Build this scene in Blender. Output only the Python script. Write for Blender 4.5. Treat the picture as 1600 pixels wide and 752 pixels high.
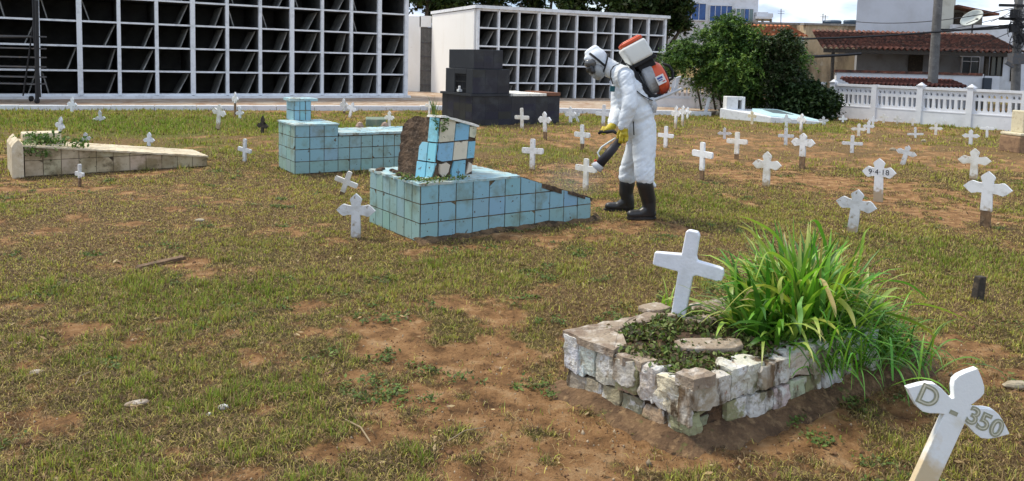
import bpy, bmesh, math, random
import numpy as np
from math import sin, cos, tan, pi, radians, atan2, sqrt, asin, hypot
from mathutils import Vector, Matrix, Euler

for o in list(bpy.data.objects):
    bpy.data.objects.remove(o, do_unlink=True)
scene = bpy.context.scene
COL = scene.collection
rng = np.random.default_rng(7)
rnd = random.Random(11)

# ------------------------------------------------------------------ camera
F_PX, PITCH, ROLL, CAM_H = 1200.0, radians(5.0), radians(1.432), 1.54
CX, CY = 800.0, 95.5 + 1200.0 * tan(radians(5.0))
_r0 = Vector((1, 0, 0)); _f = Vector((0, cos(PITCH), -sin(PITCH))); _u0 = Vector((0, sin(PITCH), cos(PITCH)))
_r = _r0 * cos(ROLL) + _u0 * sin(ROLL)
_u = -_r0 * sin(ROLL) + _u0 * cos(ROLL)
cam_d = bpy.data.cameras.new('camera')
cam = bpy.data.objects.new('camera', cam_d); COL.objects.link(cam)
m = Matrix((( _r.x, _u.x, -_f.x, 0), (_r.y, _u.y, -_f.y, 0), (_r.z, _u.z, -_f.z, CAM_H), (0, 0, 0, 1)))
cam.matrix_world = m
cam_d.sensor_fit = 'HORIZONTAL'; cam_d.sensor_width = 36.0
cam_d.lens = 36.0 * F_PX / 1600.0
cam_d.shift_y = -(376.0 - CY) / 1600.0
cam_d.clip_start = 0.05; cam_d.clip_end = 2000
scene.camera = cam

# ------------------------------------------------------------------ light
SUN_EL, SUN_AZ = radians(58), radians(-62)          # azimuth from +Y towards +X
w = bpy.data.worlds.new('World'); scene.world = w; w.use_nodes = True
nt = w.node_tree; nt.nodes.clear()
out = nt.nodes.new('ShaderNodeOutputWorld'); bg = nt.nodes.new('ShaderNodeBackground')
sky = nt.nodes.new('ShaderNodeTexSky'); sky.sky_type = 'NISHITA'; sky.sun_disc = False
sky.sun_elevation = SUN_EL; sky.sun_rotation = SUN_AZ
sky.air_density = 1.1; sky.dust_density = .7; sky.ozone_density = 1.5
tc = nt.nodes.new('ShaderNodeTexCoord'); mp = nt.nodes.new('ShaderNodeMapping')
mp.inputs['Scale'].default_value = (1.0, 1.0, 3.2)
mp.inputs['Location'].default_value = (0.35, 0.1, 0.28)
nz = nt.nodes.new('ShaderNodeTexNoise'); nz.inputs['Scale'].default_value = 3.4; nz.inputs['Detail'].default_value = 7; nz.inputs['Roughness'].default_value = .58
cr = nt.nodes.new('ShaderNodeValToRGB'); cr.color_ramp.elements[0].position = .34; cr.color_ramp.elements[1].position = .50
nz2 = nt.nodes.new('ShaderNodeTexNoise'); nz2.inputs['Scale'].default_value = 8.0; nz2.inputs['Detail'].default_value = 5
ccol = nt.nodes.new('ShaderNodeMixRGB'); ccol.inputs[1].default_value = (2.1, 2.9, 4.3, 1); ccol.inputs[2].default_value = (6.4, 6.7, 7.2, 1)
mx = nt.nodes.new('ShaderNodeMixRGB')
L = nt.links.new
L(tc.outputs['Generated'], mp.inputs['Vector']); L(mp.outputs[0], nz.inputs['Vector']); L(mp.outputs[0], nz2.inputs['Vector'])
L(nz.outputs['Fac'], cr.inputs[0]); L(cr.outputs[0], mx.inputs[0]); L(sky.outputs[0], mx.inputs[1])
cr2 = nt.nodes.new('ShaderNodeValToRGB'); cr2.color_ramp.elements[0].position = .42; cr2.color_ramp.elements[1].position = .60
L(nz2.outputs['Fac'], cr2.inputs[0]); L(cr2.outputs[0], ccol.inputs[0]); L(ccol.outputs[0], mx.inputs[2])
L(mx.outputs[0], bg.inputs['Color']); bg.inputs['Strength'].default_value = 0.128
L(bg.outputs[0], out.inputs[0])
sd = bpy.data.lights.new('sun', 'SUN'); sd.energy = 2.3; sd.angle = radians(13); sd.color = (1.0, .92, .76)
so = bpy.data.objects.new('sun', sd); COL.objects.link(so)
sdir = Vector((sin(SUN_AZ) * cos(SUN_EL), cos(SUN_AZ) * cos(SUN_EL), sin(SUN_EL)))
so.rotation_euler = sdir.to_track_quat('Z', 'Y').to_euler()
scene.view_settings.view_transform = 'Standard'; scene.view_settings.look = 'None'
scene.view_settings.exposure = 0.74; scene.view_settings.gamma = 1.0
try: scene.view_settings.use_curve_mapping = False
except Exception: pass
scene.cycles.max_bounces = 6; scene.cycles.transparent_max_bounces = 6

# ------------------------------------------------------------------ photo pixel -> world point
def ray(px, py):
    return _f + _r * ((px - CX) / F_PX) + _u * ((CY - py) / F_PX)
def at(px, py, z=0.0):
    d = ray(px, py); t = (z - CAM_H) / d.z
    return Vector((d.x * t, d.y * t, z))
def W(px, py, Y):
    d = ray(px, py); t = Y / d.y
    return Vector((d.x * t, Y, CAM_H + d.z * t))

# ------------------------------------------------------------------ noise (numpy)
def _h(ix, iy, s):
    n = (ix.astype(np.int64) * 374761393 + iy.astype(np.int64) * 668265263 + s * 974634777) & 0xffffffff
    n = ((n ^ (n >> 13)) * 1274126177) & 0xffffffff
    return ((n ^ (n >> 16)) & 0xffff) / 65535.0
def vnoise(x, y, s=0):
    x = np.asarray(x, float); y = np.asarray(y, float)
    ix = np.floor(x); iy = np.floor(y); fx = x - ix; fy = y - iy
    fx = fx * fx * (3 - 2 * fx); fy = fy * fy * (3 - 2 * fy)
    a = _h(ix, iy, s); b = _h(ix + 1, iy, s); c = _h(ix, iy + 1, s); d = _h(ix + 1, iy + 1, s)
    return (a * (1 - fx) + b * fx) * (1 - fy) + (c * (1 - fx) + d * fx) * fy
def fbm(x, y, o=4, s=0):
    r = 0; a = .5; t = 0
    for i in range(o):
        r = r + a * vnoise(x * 2 ** i + 17.3 * i, y * 2 ** i - 9.1 * i, s + i); t += a; a *= .5
    return r / t
def sstep(a, b, x):
    t = np.clip((x - a) / (b - a), 0, 1); return t * t * (3 - 2 * t)

# ------------------------------------------------------------------ materials
def mat(name, col, rough=.8, mixes=(), bump=None, attr=False, spec=.3, metal=0.0, trans=0.0, scale_obj=True):
    """mixes: list of (colour, noise scale, lo, hi, detail) laid over the base where the noise passes lo..hi"""
    m = bpy.data.materials.new(name); m.use_nodes = True
    nt = m.node_tree; b = nt.nodes['Principled BSDF']; L = nt.links.new
    b.inputs['Roughness'].default_value = rough; b.inputs['Specular IOR Level'].default_value = spec
    b.inputs['Metallic'].default_value = metal
    tc = nt.nodes.new('ShaderNodeTexCoord'); vec = tc.outputs['Object']
    if attr:
        a = nt.nodes.new('ShaderNodeAttribute'); a.attribute_name = 'Col'; cur = a.outputs['Color']
    else:
        r = nt.nodes.new('ShaderNodeRGB'); r.outputs[0].default_value = (*col, 1); cur = r.outputs[0]
    for i, mxv in enumerate(mixes):
        c2, sc, lo, hi = mxv[:4]; det = mxv[4] if len(mxv) > 4 else 5
        n = nt.nodes.new('ShaderNodeTexNoise'); n.inputs['Scale'].default_value = sc; n.inputs['Detail'].default_value = det
        n.inputs['Roughness'].default_value = .62
        mp = nt.nodes.new('ShaderNodeMapping'); mp.inputs['Location'].default_value = (3.7 * i + 1, 1.9 * i, 5.1 * i)
        if len(mxv) > 5: mp.inputs['Scale'].default_value = mxv[5]
        L(vec, mp.inputs[0]); L(mp.outputs[0], n.inputs['Vector'])
        cr = nt.nodes.new('ShaderNodeValToRGB'); cr.color_ramp.elements[0].position = lo; cr.color_ramp.elements[1].position = hi
        L(n.outputs['Fac'], cr.inputs[0])
        mx = nt.nodes.new('ShaderNodeMixRGB'); mx.inputs[2].default_value = (*c2, 1)
        L(cr.outputs[0], mx.inputs[0]); L(cur, mx.inputs[1]); cur = mx.outputs[0]
    L(cur, b.inputs['Base Color'])
    if bump:
        n = nt.nodes.new('ShaderNodeTexNoise'); n.inputs['Scale'].default_value = bump[0]; n.inputs['Detail'].default_value = 6
        bp = nt.nodes.new('ShaderNodeBump'); bp.inputs['Strength'].default_value = bump[1]; bp.inputs['Distance'].default_value = bump[2] if len(bump) > 2 else .01
        L(vec, n.inputs['Vector']); L(n.outputs['Fac'], bp.inputs['Height']); L(bp.outputs[0], b.inputs['Normal'])
    if trans:
        t = nt.nodes.new('ShaderNodeBsdfTranslucent'); ms = nt.nodes.new('ShaderNodeMixShader'); ms.inputs[0].default_value = trans
        g = nt.nodes.new('ShaderNodeMixRGB'); g.blend_type = 'MULTIPLY'; g.inputs[0].default_value = 1; g.inputs[2].default_value = (1.25, 1.3, .7, 1)
        L(cur, g.inputs[1]); L(g.outputs[0], t.inputs['Color'])
        o = nt.nodes['Material Output']; L(b.outputs[0], ms.inputs[1]); L(t.outputs[0], ms.inputs[2]); L(ms.outputs[0], o.inputs['Surface'])
    return m

def add_mud(m, z0, z1, col, sc=22, amt=.9):
    """rain-splashed mud and rust creeping up the foot of an upright thing (object z from z0 down to z1)"""
    nt = m.node_tree; b = nt.nodes['Principled BSDF']; L = nt.links.new; src = b.inputs['Base Color'].links[0].from_socket
    tc = nt.nodes.new('ShaderNodeTexCoord'); sp = nt.nodes.new('ShaderNodeSeparateXYZ'); L(tc.outputs['Object'], sp.inputs[0])
    mr = nt.nodes.new('ShaderNodeMapRange'); mr.inputs['From Min'].default_value = z0; mr.inputs['From Max'].default_value = z1; L(sp.outputs['Z'], mr.inputs['Value'])
    n = nt.nodes.new('ShaderNodeTexNoise'); n.inputs['Scale'].default_value = sc; n.inputs['Detail'].default_value = 6; L(tc.outputs['Object'], n.inputs['Vector'])
    a = nt.nodes.new('ShaderNodeMath'); a.operation = 'ADD'; L(mr.outputs[0], a.inputs[0]); L(n.outputs['Fac'], a.inputs[1])
    r = nt.nodes.new('ShaderNodeValToRGB'); r.color_ramp.elements[0].position = .72; r.color_ramp.elements[1].position = 1.0; r.color_ramp.elements[1].color = (amt, amt, amt, 1); L(a.outputs[0], r.inputs[0])
    x = nt.nodes.new('ShaderNodeMixRGB'); x.inputs[2].default_value = (*col, 1); L(r.outputs[0], x.inputs[0]); L(src, x.inputs[1]); L(x.outputs[0], b.inputs['Base Color'])
# ------------------------------------------------------------------ mesh builder
class MB:
    def __init__(s): s.v = []; s.f = []; s.c = []; s.m = []
    def add(s, vs, fs, col=(1, 1, 1), mi=0):
        b = len(s.v); s.v += [tuple(v) for v in vs]
        for f in fs: s.f.append(tuple(b + i for i in f)); s.c.append(col); s.m.append(mi)
    def box(s, c, size, rot=None, col=(1, 1, 1), mi=0, taper=1.0):
        hx, hy, hz = [k / 2 for k in size]
        vs = [Vector((sx * hx * (taper if sz > 0 else 1), sy * hy * (taper if sz > 0 else 1), sz * hz)) for sz in (-1, 1) for sy in (-1, 1) for sx in (-1, 1)]
        if rot is not None: vs = [rot @ v for v in vs]
        c = Vector(c); vs = [v + c for v in vs]
        s.add(vs, [(0, 2, 3, 1), (4, 5, 7, 6), (0, 1, 5, 4), (2, 6, 7, 3), (0, 4, 6, 2), (1, 3, 7, 5)], col, mi)
    def hexa(s, b4, t4, col=(1, 1, 1), mi=0):
        s.add(list(b4) + list(t4), [(3, 2, 1, 0), (4, 5, 6, 7), (0, 1, 5, 4), (1, 2, 6, 5), (2, 3, 7, 6), (3, 0, 4, 7)], col, mi)
    def prism(s, pts, ax, up, nrm, org, th, col=(1, 1, 1), mi=0):
        """2-D outline pts in the ax/up plane, extruded by th along nrm"""
        n = len(pts); ax = Vector(ax); up = Vector(up); nrm = Vector(nrm); org = Vector(org)
        a = [org + ax * p[0] + up * p[1] for p in pts]; b = [q + nrm * th for q in a]
        s.add(a + b, [tuple(range(n))[::-1], tuple(range(n, 2 * n))] + [(i, (i + 1) % n, n + (i + 1) % n, n + i) for i in range(n)], col, mi)
    def tube(s, pts, rad, n=8, col=(1, 1, 1), mi=0, caps=True, sc=(1, 1)):
        pts = [Vector(p) for p in pts]
        if not hasattr(rad, '__len__'): rad = [rad] * len(pts)
        b = len(s.v); k = len(pts); up = None
        for i, p in enumerate(pts):
            d = (pts[min(i + 1, k - 1)] - pts[max(i - 1, 0)]).normalized()
            if up is None: up = Vector((0, 0, 1)) if abs(d.z) < .9 else Vector((0, 1, 0))
            x = d.cross(up).normalized(); y = x.cross(d).normalized(); up = y
            for j in range(n):
                a = 2 * pi * j / n
                s.v.append(tuple(p + x * cos(a) * rad[i] * sc[0] + y * sin(a) * rad[i] * sc[1]))
        for i in range(k - 1):
            for j in range(n):
                q = b + i * n
                s.f.append((q + j, q + (j + 1) % n, q + n + (j + 1) % n, q + n + j)); s.c.append(col); s.m.append(mi)
        if caps:
            s.f.append(tuple(range(b, b + n))[::-1]); s.c.append(col); s.m.append(mi)
            s.f.append(tuple(range(b + (k - 1) * n, b + k * n))); s.c.append(col); s.m.append(mi)
    def ball(s, c, r, col=(1, 1, 1), mi=0, seg=12, rings=8, rot=None):
        if not hasattr(r, '__len__'): r = (r, r, r)
        c = Vector(c); b = len(s.v)
        P = [Vector((0, 0, -r[2]))]
        for i in range(1, rings):
            t = pi * i / rings - pi / 2
            for j in range(seg):
                a = 2 * pi * j / seg; P.append(Vector((r[0] * cos(t) * cos(a), r[1] * cos(t) * sin(a), r[2] * sin(t))))
        P.append(Vector((0, 0, r[2])))
        if rot is not None: P = [rot @ p for p in P]
        fs = []
        for j in range(seg): fs.append((0, 1 + (j + 1) % seg, 1 + j))
        for i in range(rings - 2):
            for j in range(seg):
                q = 1 + i * seg; fs.append((q + j, q + (j + 1) % seg, q + seg + (j + 1) % seg, q + seg + j))
        q = 1 + (rings - 2) * seg
        for j in range(seg): fs.append((q + j, q + (j + 1) % seg, len(P) - 1))
        s.add([p + c for p in P], fs, col, mi)
    def capsule(s, a, b, ra, rb, seg=14):
        a = Vector(a); b = Vector(b); d = (b - a); ln = d.length
        if ln < 1e-6: return s.ball(a, ra)
        q = d.to_track_quat('Z', 'Y'); M3 = q.to_matrix()
        prof = [(-ra, 0.0)] + [(-ra * cos(t), ra * sin(t)) for t in (pi / 8, pi / 4, 3 * pi / 8, pi / 2)] + [(ln + rb * sin(t), rb * cos(t)) for t in (0, pi / 8, pi / 4, 3 * pi / 8)] + [(ln + rb, 0.0)]
        P = [a + M3 @ Vector((0, 0, prof[0][0]))]
        for z, r in prof[1:-1]:
            for j in range(seg):
                t = 2 * pi * j / seg; P.append(a + M3 @ Vector((r * cos(t), r * sin(t), z)))
        P.append(a + M3 @ Vector((0, 0, prof[-1][0])))
        k = len(prof) - 2; fs = [(0, 1 + (j + 1) % seg, 1 + j) for j in range(seg)]
        for i in range(k - 1):
            for j in range(seg):
                w_ = 1 + i * seg; fs.append((w_ + j, w_ + (j + 1) % seg, w_ + seg + (j + 1) % seg, w_ + seg + j))
        w_ = 1 + (k - 1) * seg
        fs += [(w_ + j, w_ + (j + 1) % seg, len(P) - 1) for j in range(seg)]
        s.add(P, fs)
    def build(s, name, mats, parent=None, smooth=False, origin=None, bevel=0, seg=2):
        me = bpy.data.meshes.new(name)
        vs = s.v
        if origin is not None:
            ox, oy, oz = origin; vs = [(x - ox, y - oy, z - oz) for x, y, z in vs]
        me.from_pydata(vs, [], s.f); me.validate()
        if not hasattr(mats, '__len__'): mats = [mats]
        for mm in mats: me.materials.append(mm)
        if len(me.polygons) == len(s.f):
            me.polygons.foreach_set('material_index', s.m)
            if any(c != (1, 1, 1) for c in s.c):
                ca = me.color_attributes.new('Col', 'FLOAT_COLOR', 'CORNER'); arr = []
                for p, c in zip(me.polygons, s.c): arr += [c[0], c[1], c[2], 1.0] * p.loop_total
                ca.data.foreach_set('color', arr)
        if smooth: me.polygons.foreach_set('use_smooth', [True] * len(me.polygons))
        me.update()
        return link(name, me, parent, origin, bevel, seg)

def link(name, me, parent=None, origin=None, bevel=0, seg=2):
    o = bpy.data.objects.new(name, me); COL.objects.link(o)
    if parent is not None:
        o.parent = parent
        pl = parent.get('_o', None)
        base = Vector((0, 0, 0))
        p = parent
        while p is not None: base += Vector(p.location); p = p.parent
        o.location = (Vector(origin) if origin is not None else Vector((0, 0, 0))) - base
    elif origin is not None: o.location = origin
    if bevel:
        bv = o.modifiers.new('bevel', 'BEVEL'); bv.width = bevel; bv.segments = seg; bv.limit_method = 'ANGLE'; bv.angle_limit = radians(35)
    return o
def tag(o, label=None, cat=None, group=None, kind=None):
    if label: o['label'] = label
    if cat: o['category'] = cat
    if group: o['group'] = group
    if kind or cat: o['kind'] = kind or 'thing'
    return o
def empty(name, loc, label, cat, group=None):
    o = bpy.data.objects.new(name, None); COL.objects.link(o); o.location = loc; o.empty_display_size = .1
    return tag(o, label, cat, group)
def np_mesh(name, V, Fa, sizes, mats, col=None, parent=None, smooth=False, vattr=None, origin=None):
    """fast mesh from arrays: Fa flat vertex indices, sizes per-face loop counts, col per-vertex rgb"""
    me = bpy.data.meshes.new(name)
    me.vertices.add(len(V)); me.vertices.foreach_set('co', np.ascontiguousarray(V, dtype=np.float32).ravel())
    me.loops.add(len(Fa)); me.loops.foreach_set('vertex_index', np.ascontiguousarray(Fa, dtype=np.int32))
    me.polygons.add(len(sizes)); st = np.concatenate([[0], np.cumsum(sizes)[:-1]]).astype(np.int32)
    me.polygons.foreach_set('loop_start', st)
    try: me.polygons.foreach_set('loop_total', np.asarray(sizes, dtype=np.int32))
    except Exception: pass
    if smooth: me.polygons.foreach_set('use_smooth', np.ones(len(sizes), dtype=bool))
    if col is not None:
        ca = me.color_attributes.new('Col', 'FLOAT_COLOR', 'POINT')
        c4 = np.ones((len(V), 4), np.float32); c4[:, :3] = col; ca.data.foreach_set('color', c4.ravel())
    if vattr:
        for k, a in vattr.items():
            at_ = me.attributes.new(k, 'FLOAT', 'POINT'); at_.data.foreach_set('value', np.asarray(a, np.float32))
    for mm in (mats if hasattr(mats, '__len__') else [mats]): me.materials.append(mm)
    me.update(calc_edges=True); me.validate()
    return link(name, me, parent, origin)
def remesh(mb, name, voxel, m, parent=None, smooth_it=6, wr=None, origin=None):
    """fuse overlapping volumes into one continuous skin"""
    o = mb.build(name + '_tmp', m)
    r = o.modifiers.new('r', 'REMESH'); r.mode = 'VOXEL'; r.voxel_size = voxel
    s = o.modifiers.new('s', 'SMOOTH'); s.factor = .5; s.iterations = smooth_it
    dg = bpy.context.evaluated_depsgraph_get(); dg.update()
    me = bpy.data.meshes.new_from_object(o.evaluated_get(dg)); me.name = name
    bpy.data.objects.remove(o, do_unlink=True)
    n = len(me.vertices); co = np.empty(n * 3, np.float32); me.vertices.foreach_get('co', co); co = co.reshape(-1, 3)
    if wr is not None:
        no = np.empty(n * 3, np.float32); me.vertices.foreach_get('normal', no); no = no.reshape(-1, 3)
        co = wr(co, no); 
    if origin is not None: co = co - np.array(origin, np.float32)
    me.vertices.foreach_set('co', co.astype(np.float32).ravel())
    me.polygons.foreach_set('use_smooth', np.ones(len(me.polygons), dtype=bool))
    me.materials.clear(); me.materials.append(m); me.update()
    return link(name, me, parent, origin)
def text_mesh(txt, size, ext, offset=0.0, spacing=1.0):
    cu = bpy.data.curves.new('t', 'FONT'); cu.body = txt; cu.size = size; cu.extrude = ext; cu.offset = offset
    cu.align_x = 'CENTER'; cu.align_y = 'CENTER'; cu.space_character = spacing
    o = bpy.data.objects.new('t', cu); COL.objects.link(o)
    dg = bpy.context.evaluated_depsgraph_get(); dg.update()
    me = bpy.data.meshes.new_from_object(o.evaluated_get(dg)); bpy.data.objects.remove(o, do_unlink=True)
    return me
def plate_with_holes(outer, holes, ext):
    cu = bpy.data.curves.new('p', 'CURVE'); cu.dimensions = '2D'; cu.fill_mode = 'BOTH'; cu.extrude = ext
    for poly in [outer] + holes:
        sp = cu.splines.new('POLY'); sp.points.add(len(poly) - 1)
        for i, p in enumerate(poly): sp.points[i].co = (p[0], p[1], 0, 1)
        sp.use_cyclic_u = True
    o = bpy.data.objects.new('p', cu); COL.objects.link(o)
    dg = bpy.context.evaluated_depsgraph_get(); dg.update()
    me = bpy.data.meshes.new_from_object(o.evaluated_get(dg)); bpy.data.objects.remove(o, do_unlink=True)
    return me
def mesh_into(mb, me, M4, col=(1, 1, 1), mi=0):
    mb.add([M4 @ v.co for v in me.vertices], [tuple(p.vertices) for p in me.polygons], col, mi)
ROT = lambda a: Matrix.Rotation(a, 3, 'Z')
AX = radians(36)                       # long axis of the graves
LX = Vector((cos(AX), sin(AX), 0)); SX = Vector((-sin(AX), cos(AX), 0))
UP = Vector((0, 0, 1))
# ------------------------------------------------------------------ ground
PATCH = [  # px, py, radius x, radius y (m), bare, green
    (80, 650, .45, .28, .42, -.2), (300, 565, .35, .22, .38, -.1), (470, 705, .28, .16, .40, 0), (330, 700, .25, .12, .3, 0), (150, 420, .8, .3, .3, -.2), (470, 470, .6, .3, .3, -.1),
    (700, 520, .55, .5, .58, 0), (760, 600, .5, .35, .58, 0), (560, 505, .5, .4, .4, 0), (820, 700, .35, .25, .65, 0), (660, 650, .3, .3, .35, 0),
    (215, 520, .35, .25, .7, 0), (60, 492, .4, .2, .6, 0), (330, 420, .6, .3, .45, -.2), (880, 640, .2, .3, .7, 0), (1000, 700, .5, .2, .7, 0),
    (1240, 690, .5, .22, .6, 0), (1400, 640, .35, .3, .5, 0), (1560, 590, .3, .4, .4, 0), (1190, 275, .9, .5, .75, 0), (1430, 300, 1.0, .8, .6, 0), (1560, 345, .8, .5, .75, 0),
    (1340, 285, .8, .5, .5, 0), (800, 368, .9, .16, .7, 0), (960, 352, .5, .2, .45, 0), (640, 400, .5, .3, .25, 0), (150, 300, 1.5, .6, .35, -.35), (200, 360, 1.4, .8, .2, -.35), (420, 300, 1.0, .6, .15, -.2),
    (1250, 225, 3, 2.4, .12, -.22), (1450, 240, 3, 2.5, .16, -.25), (1100, 235, 2, 2, .10, -.2), (800, 212, 2.4, 1.6, .12, -.2), (1050, 215, 2, 1.5, .12, -.2),
    (180, 190, 4, 2.5, -.5, .5), (500, 200, 3, 2, -.3, .2), (860, 240, 1.4, 1.0, -.3, .35), (700, 480, .5, .3, 0, 0),
    (250, 440, 1.1, .5, -.45, .45), (60, 560, .6, .4, -.3, .35), (430, 610, .4, .2, -.55, .5), (400, 370, .6, .6, -.3, .4), (1480, 400, 1.0, .8, -.45, .35), (1100, 330, .8, .6, -.3, .4),
    (760, 420, .7, .4, -.3, .2), (620, 560, .16, .16, -.5, .2), (780, 660, .2, .12, -.4, .2), (180, 690, .6, .3, -.25, .2), (1530, 700, .4, .3, -.4, .1), (540, 690, .5, .3, -.2, .1), (980, 430, .7, .35, -.25, .1),
]
PA = []
for (px, py, rx, ry, bare, gr) in PATCH:
    q = at(px, py); PA.append((q.x, q.y, rx, ry, bare, gr))
def fields(x, y):
    x = np.asarray(x, float); y = np.asarray(y, float)
    wx = x + .35 * (fbm(x * 1.3, y * 1.3, 3, 40) - .5); wy = y + .35 * (fbm(x * 1.3 + 9, y * 1.3, 3, 41) - .5)
    bare = .30 + 1.0 * (fbm(x * .9, y * .9, 4, 5) - .5) + .95 * (fbm(x * 3.0, y * 3.0, 4, 6) - .5)
    green = .50 + .9 * (fbm(x * .55 + 5, y * .55, 3, 8) - .5) + .6 * (fbm(x * 2.4 + 5, y * 2.4, 3, 9) - .5)
    for (qx, qy, rx, ry, b, g) in PA:
        e = np.exp(-(((wx - qx) / rx) ** 2 + ((wy - qy) / ry) ** 2) * .8)
        bare = bare + b * e * .85; green = green + g * e
    bare = bare + (.25 + .9 * np.clip(bare, 0, 1)) * (1.9 * (fbm(x * 5.5, y * 5.5, 3, 11) - .52)) + .5 * (fbm(x * 16, y * 16, 2, 12) - .5)
    return np.clip(bare, 0, 1.2), np.clip(green, 0, 1.1)
def zlow(x, y):
    x = np.asarray(x, float); y = np.asarray(y, float)
    d = np.hypot(x, y); fade = 1 / (1 + (d / 18) ** 2)
    return (.07 * (fbm(x * .55, y * .55, 3, 20) - .5) + .035 * (fbm(x * 2.1, y * 2.1, 3, 21) - .5)) * fade - .005
def gz(x, y): return float(zlow(x, y))
def zfull(x, y):
    x = np.asarray(x, float); y = np.asarray(y, float)
    d = np.hypot(x, y); near = np.exp(-(d / 9) ** 2)
    b, g = fields(x, y)
    return zlow(x, y) + near * (.034 * (fbm(x * 9, y * 9, 3, 22) - .5) + .016 * (fbm(x * 30, y * 30, 2, 23) - .5)) - .008 * np.clip(b - .5, 0, .5)
def axis(fine0, fine1, step, far0, far1, grow=1.13):
    a = list(np.arange(fine0, fine1, step)); s = step; p = a[-1]
    while p < far1: s *= grow; p += s; a.append(p)
    s = step; p = a[0]; b = []
    while p > far0: s *= grow; p -= s; b.append(p)
    return np.array(b[::-1] + a)
gx = axis(-3.2, 3.6, .018, -400, 400, 1.045); gy = axis(1.9, 7.0, .018, -60, 700, 1.03)
GX, GY = np.meshgrid(gx, gy); nx_, ny_ = len(gx), len(gy)
gxf, gyf = GX.ravel(), GY.ravel()
GZ = zfull(gxf, gyf)
Bf, Gf = fields(gxf, gyf)
idx = np.arange(nx_ * ny_).reshape(ny_, nx_)
quads = np.stack([idx[:-1, :-1], idx[:-1, 1:], idx[1:, 1:], idx[1:, :-1]], -1).reshape(-1, 4)
def ground_mat():
    m = bpy.data.materials.new('soil_and_thatch'); m.use_nodes = True
    nt = m.node_tree; b = nt.nodes['Principled BSDF']; L = nt.links.new
    b.inputs['Roughness'].default_value = .95; b.inputs['Specular IOR Level'].default_value = .1
    tc = nt.nodes.new('ShaderNodeTexCoord').outputs['Object']
    def noise(sc, det=6, ro=.65):
        n = nt.nodes.new('ShaderNodeTexNoise'); n.inputs['Scale'].default_value = sc; n.inputs['Detail'].default_value = det; n.inputs['Roughness'].default_value = ro
        L(tc, n.inputs['Vector']); return n.outputs['Fac']
    def ramp(v, pts):
        c = nt.nodes.new('ShaderNodeValToRGB'); e = c.color_ramp.elements
        e[0].position = pts[0][0]; e[0].color = (*pts[0][1], 1); e[1].position = pts[-1][0]; e[1].color = (*pts[-1][1], 1)
        for p, cc in pts[1:-1]: q = e.new(p); q.color = (*cc, 1)
        L(v, c.inputs[0]); return c.outputs[0]
    def mix(f, a, c):
        n = nt.nodes.new('ShaderNodeMixRGB'); L(f, n.inputs[0]); L(a, n.inputs[1]); L(c, n.inputs[2]); return n.outputs[0]
    def math(op, a, c):
        n = nt.nodes.new('ShaderNodeMath'); n.operation = op
        (L(a, n.inputs[0]) if hasattr(a, 'links') else setattr(n.inputs[0], 'default_value', a))
        (L(c, n.inputs[1]) if hasattr(c, 'links') else setattr(n.inputs[1], 'default_value', c)); return n.outputs[0]
    aB = nt.nodes.new('ShaderNodeAttribute'); aB.attribute_name = 'bare'
    aG = nt.nodes.new('ShaderNodeAttribute'); aG.attribute_name = 'green'
    dirt = ramp(noise(7, 8), [(.30, (.11, .062, .032)), (.42, (.26, .140, .062)), (.54, (.41, .225, .10)), (.70, (.56, .36, .19))])
    thatch = ramp(noise(34, 7, .8), [(.30, (.030, .020, .011)), (.43, (.115, .072, .034)), (.54, (.25, .16, .072)), (.68, (.46, .33, .16))])
    turf = ramp(noise(30, 6, .75), [(.30, (.035, .036, .011)), (.46, (.11, .11, .028)), (.58, (.22, .20, .055)), (.72, (.40, .36, .12))])
    cover = mix(ramp(math('ADD', aG.outputs['Fac'], math('MULTIPLY', noise(5), .5)), [(.68, (0, 0, 0)), (1.0, (1, 1, 1))]), thatch, turf)
    f = math('ADD', aB.outputs['Fac'], math('MULTIPLY', math('SUBTRACT', noise(22, 8, .7), .5), 1.6))
    col = mix(ramp(f, [(.38, (0, 0, 0)), (.72, (1, 1, 1))]), cover, dirt)
    L(col, b.inputs['Base Color'])
    bp = nt.nodes.new('ShaderNodeBump'); bp.inputs['Strength'].default_value = 1.0; bp.inputs['Distance'].default_value = .035
    L(noise(60, 7, .75), bp.inputs['Height']); L(bp.outputs[0], b.inputs['Normal'])
    return m
gobj = np_mesh('ground', np.stack([gxf, gyf, GZ], -1), quads.ravel(), np.full(len(quads), 4), ground_mat(), smooth=True, vattr={'bare': Bf, 'green': Gf})
tag(gobj, kind='structure')

# footprints where no grass grows: list of (cx, cy, angle, half length, half width)
FOOT = []
def foot_rect(c, ang, hl, hw): FOOT.append((c[0], c[1], ang, hl, hw))
def blocked(x, y):
    r = np.zeros(len(x), bool)
    for (cx, cy, a, hl, hw) in FOOT:
        dx = x - cx; dy = y - cy; u_ = dx * cos(a) + dy * sin(a); v_ = -dx * sin(a) + dy * cos(a)
        r |= (abs(u_) < hl) & (abs(v_) < hw)
    return r

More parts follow.
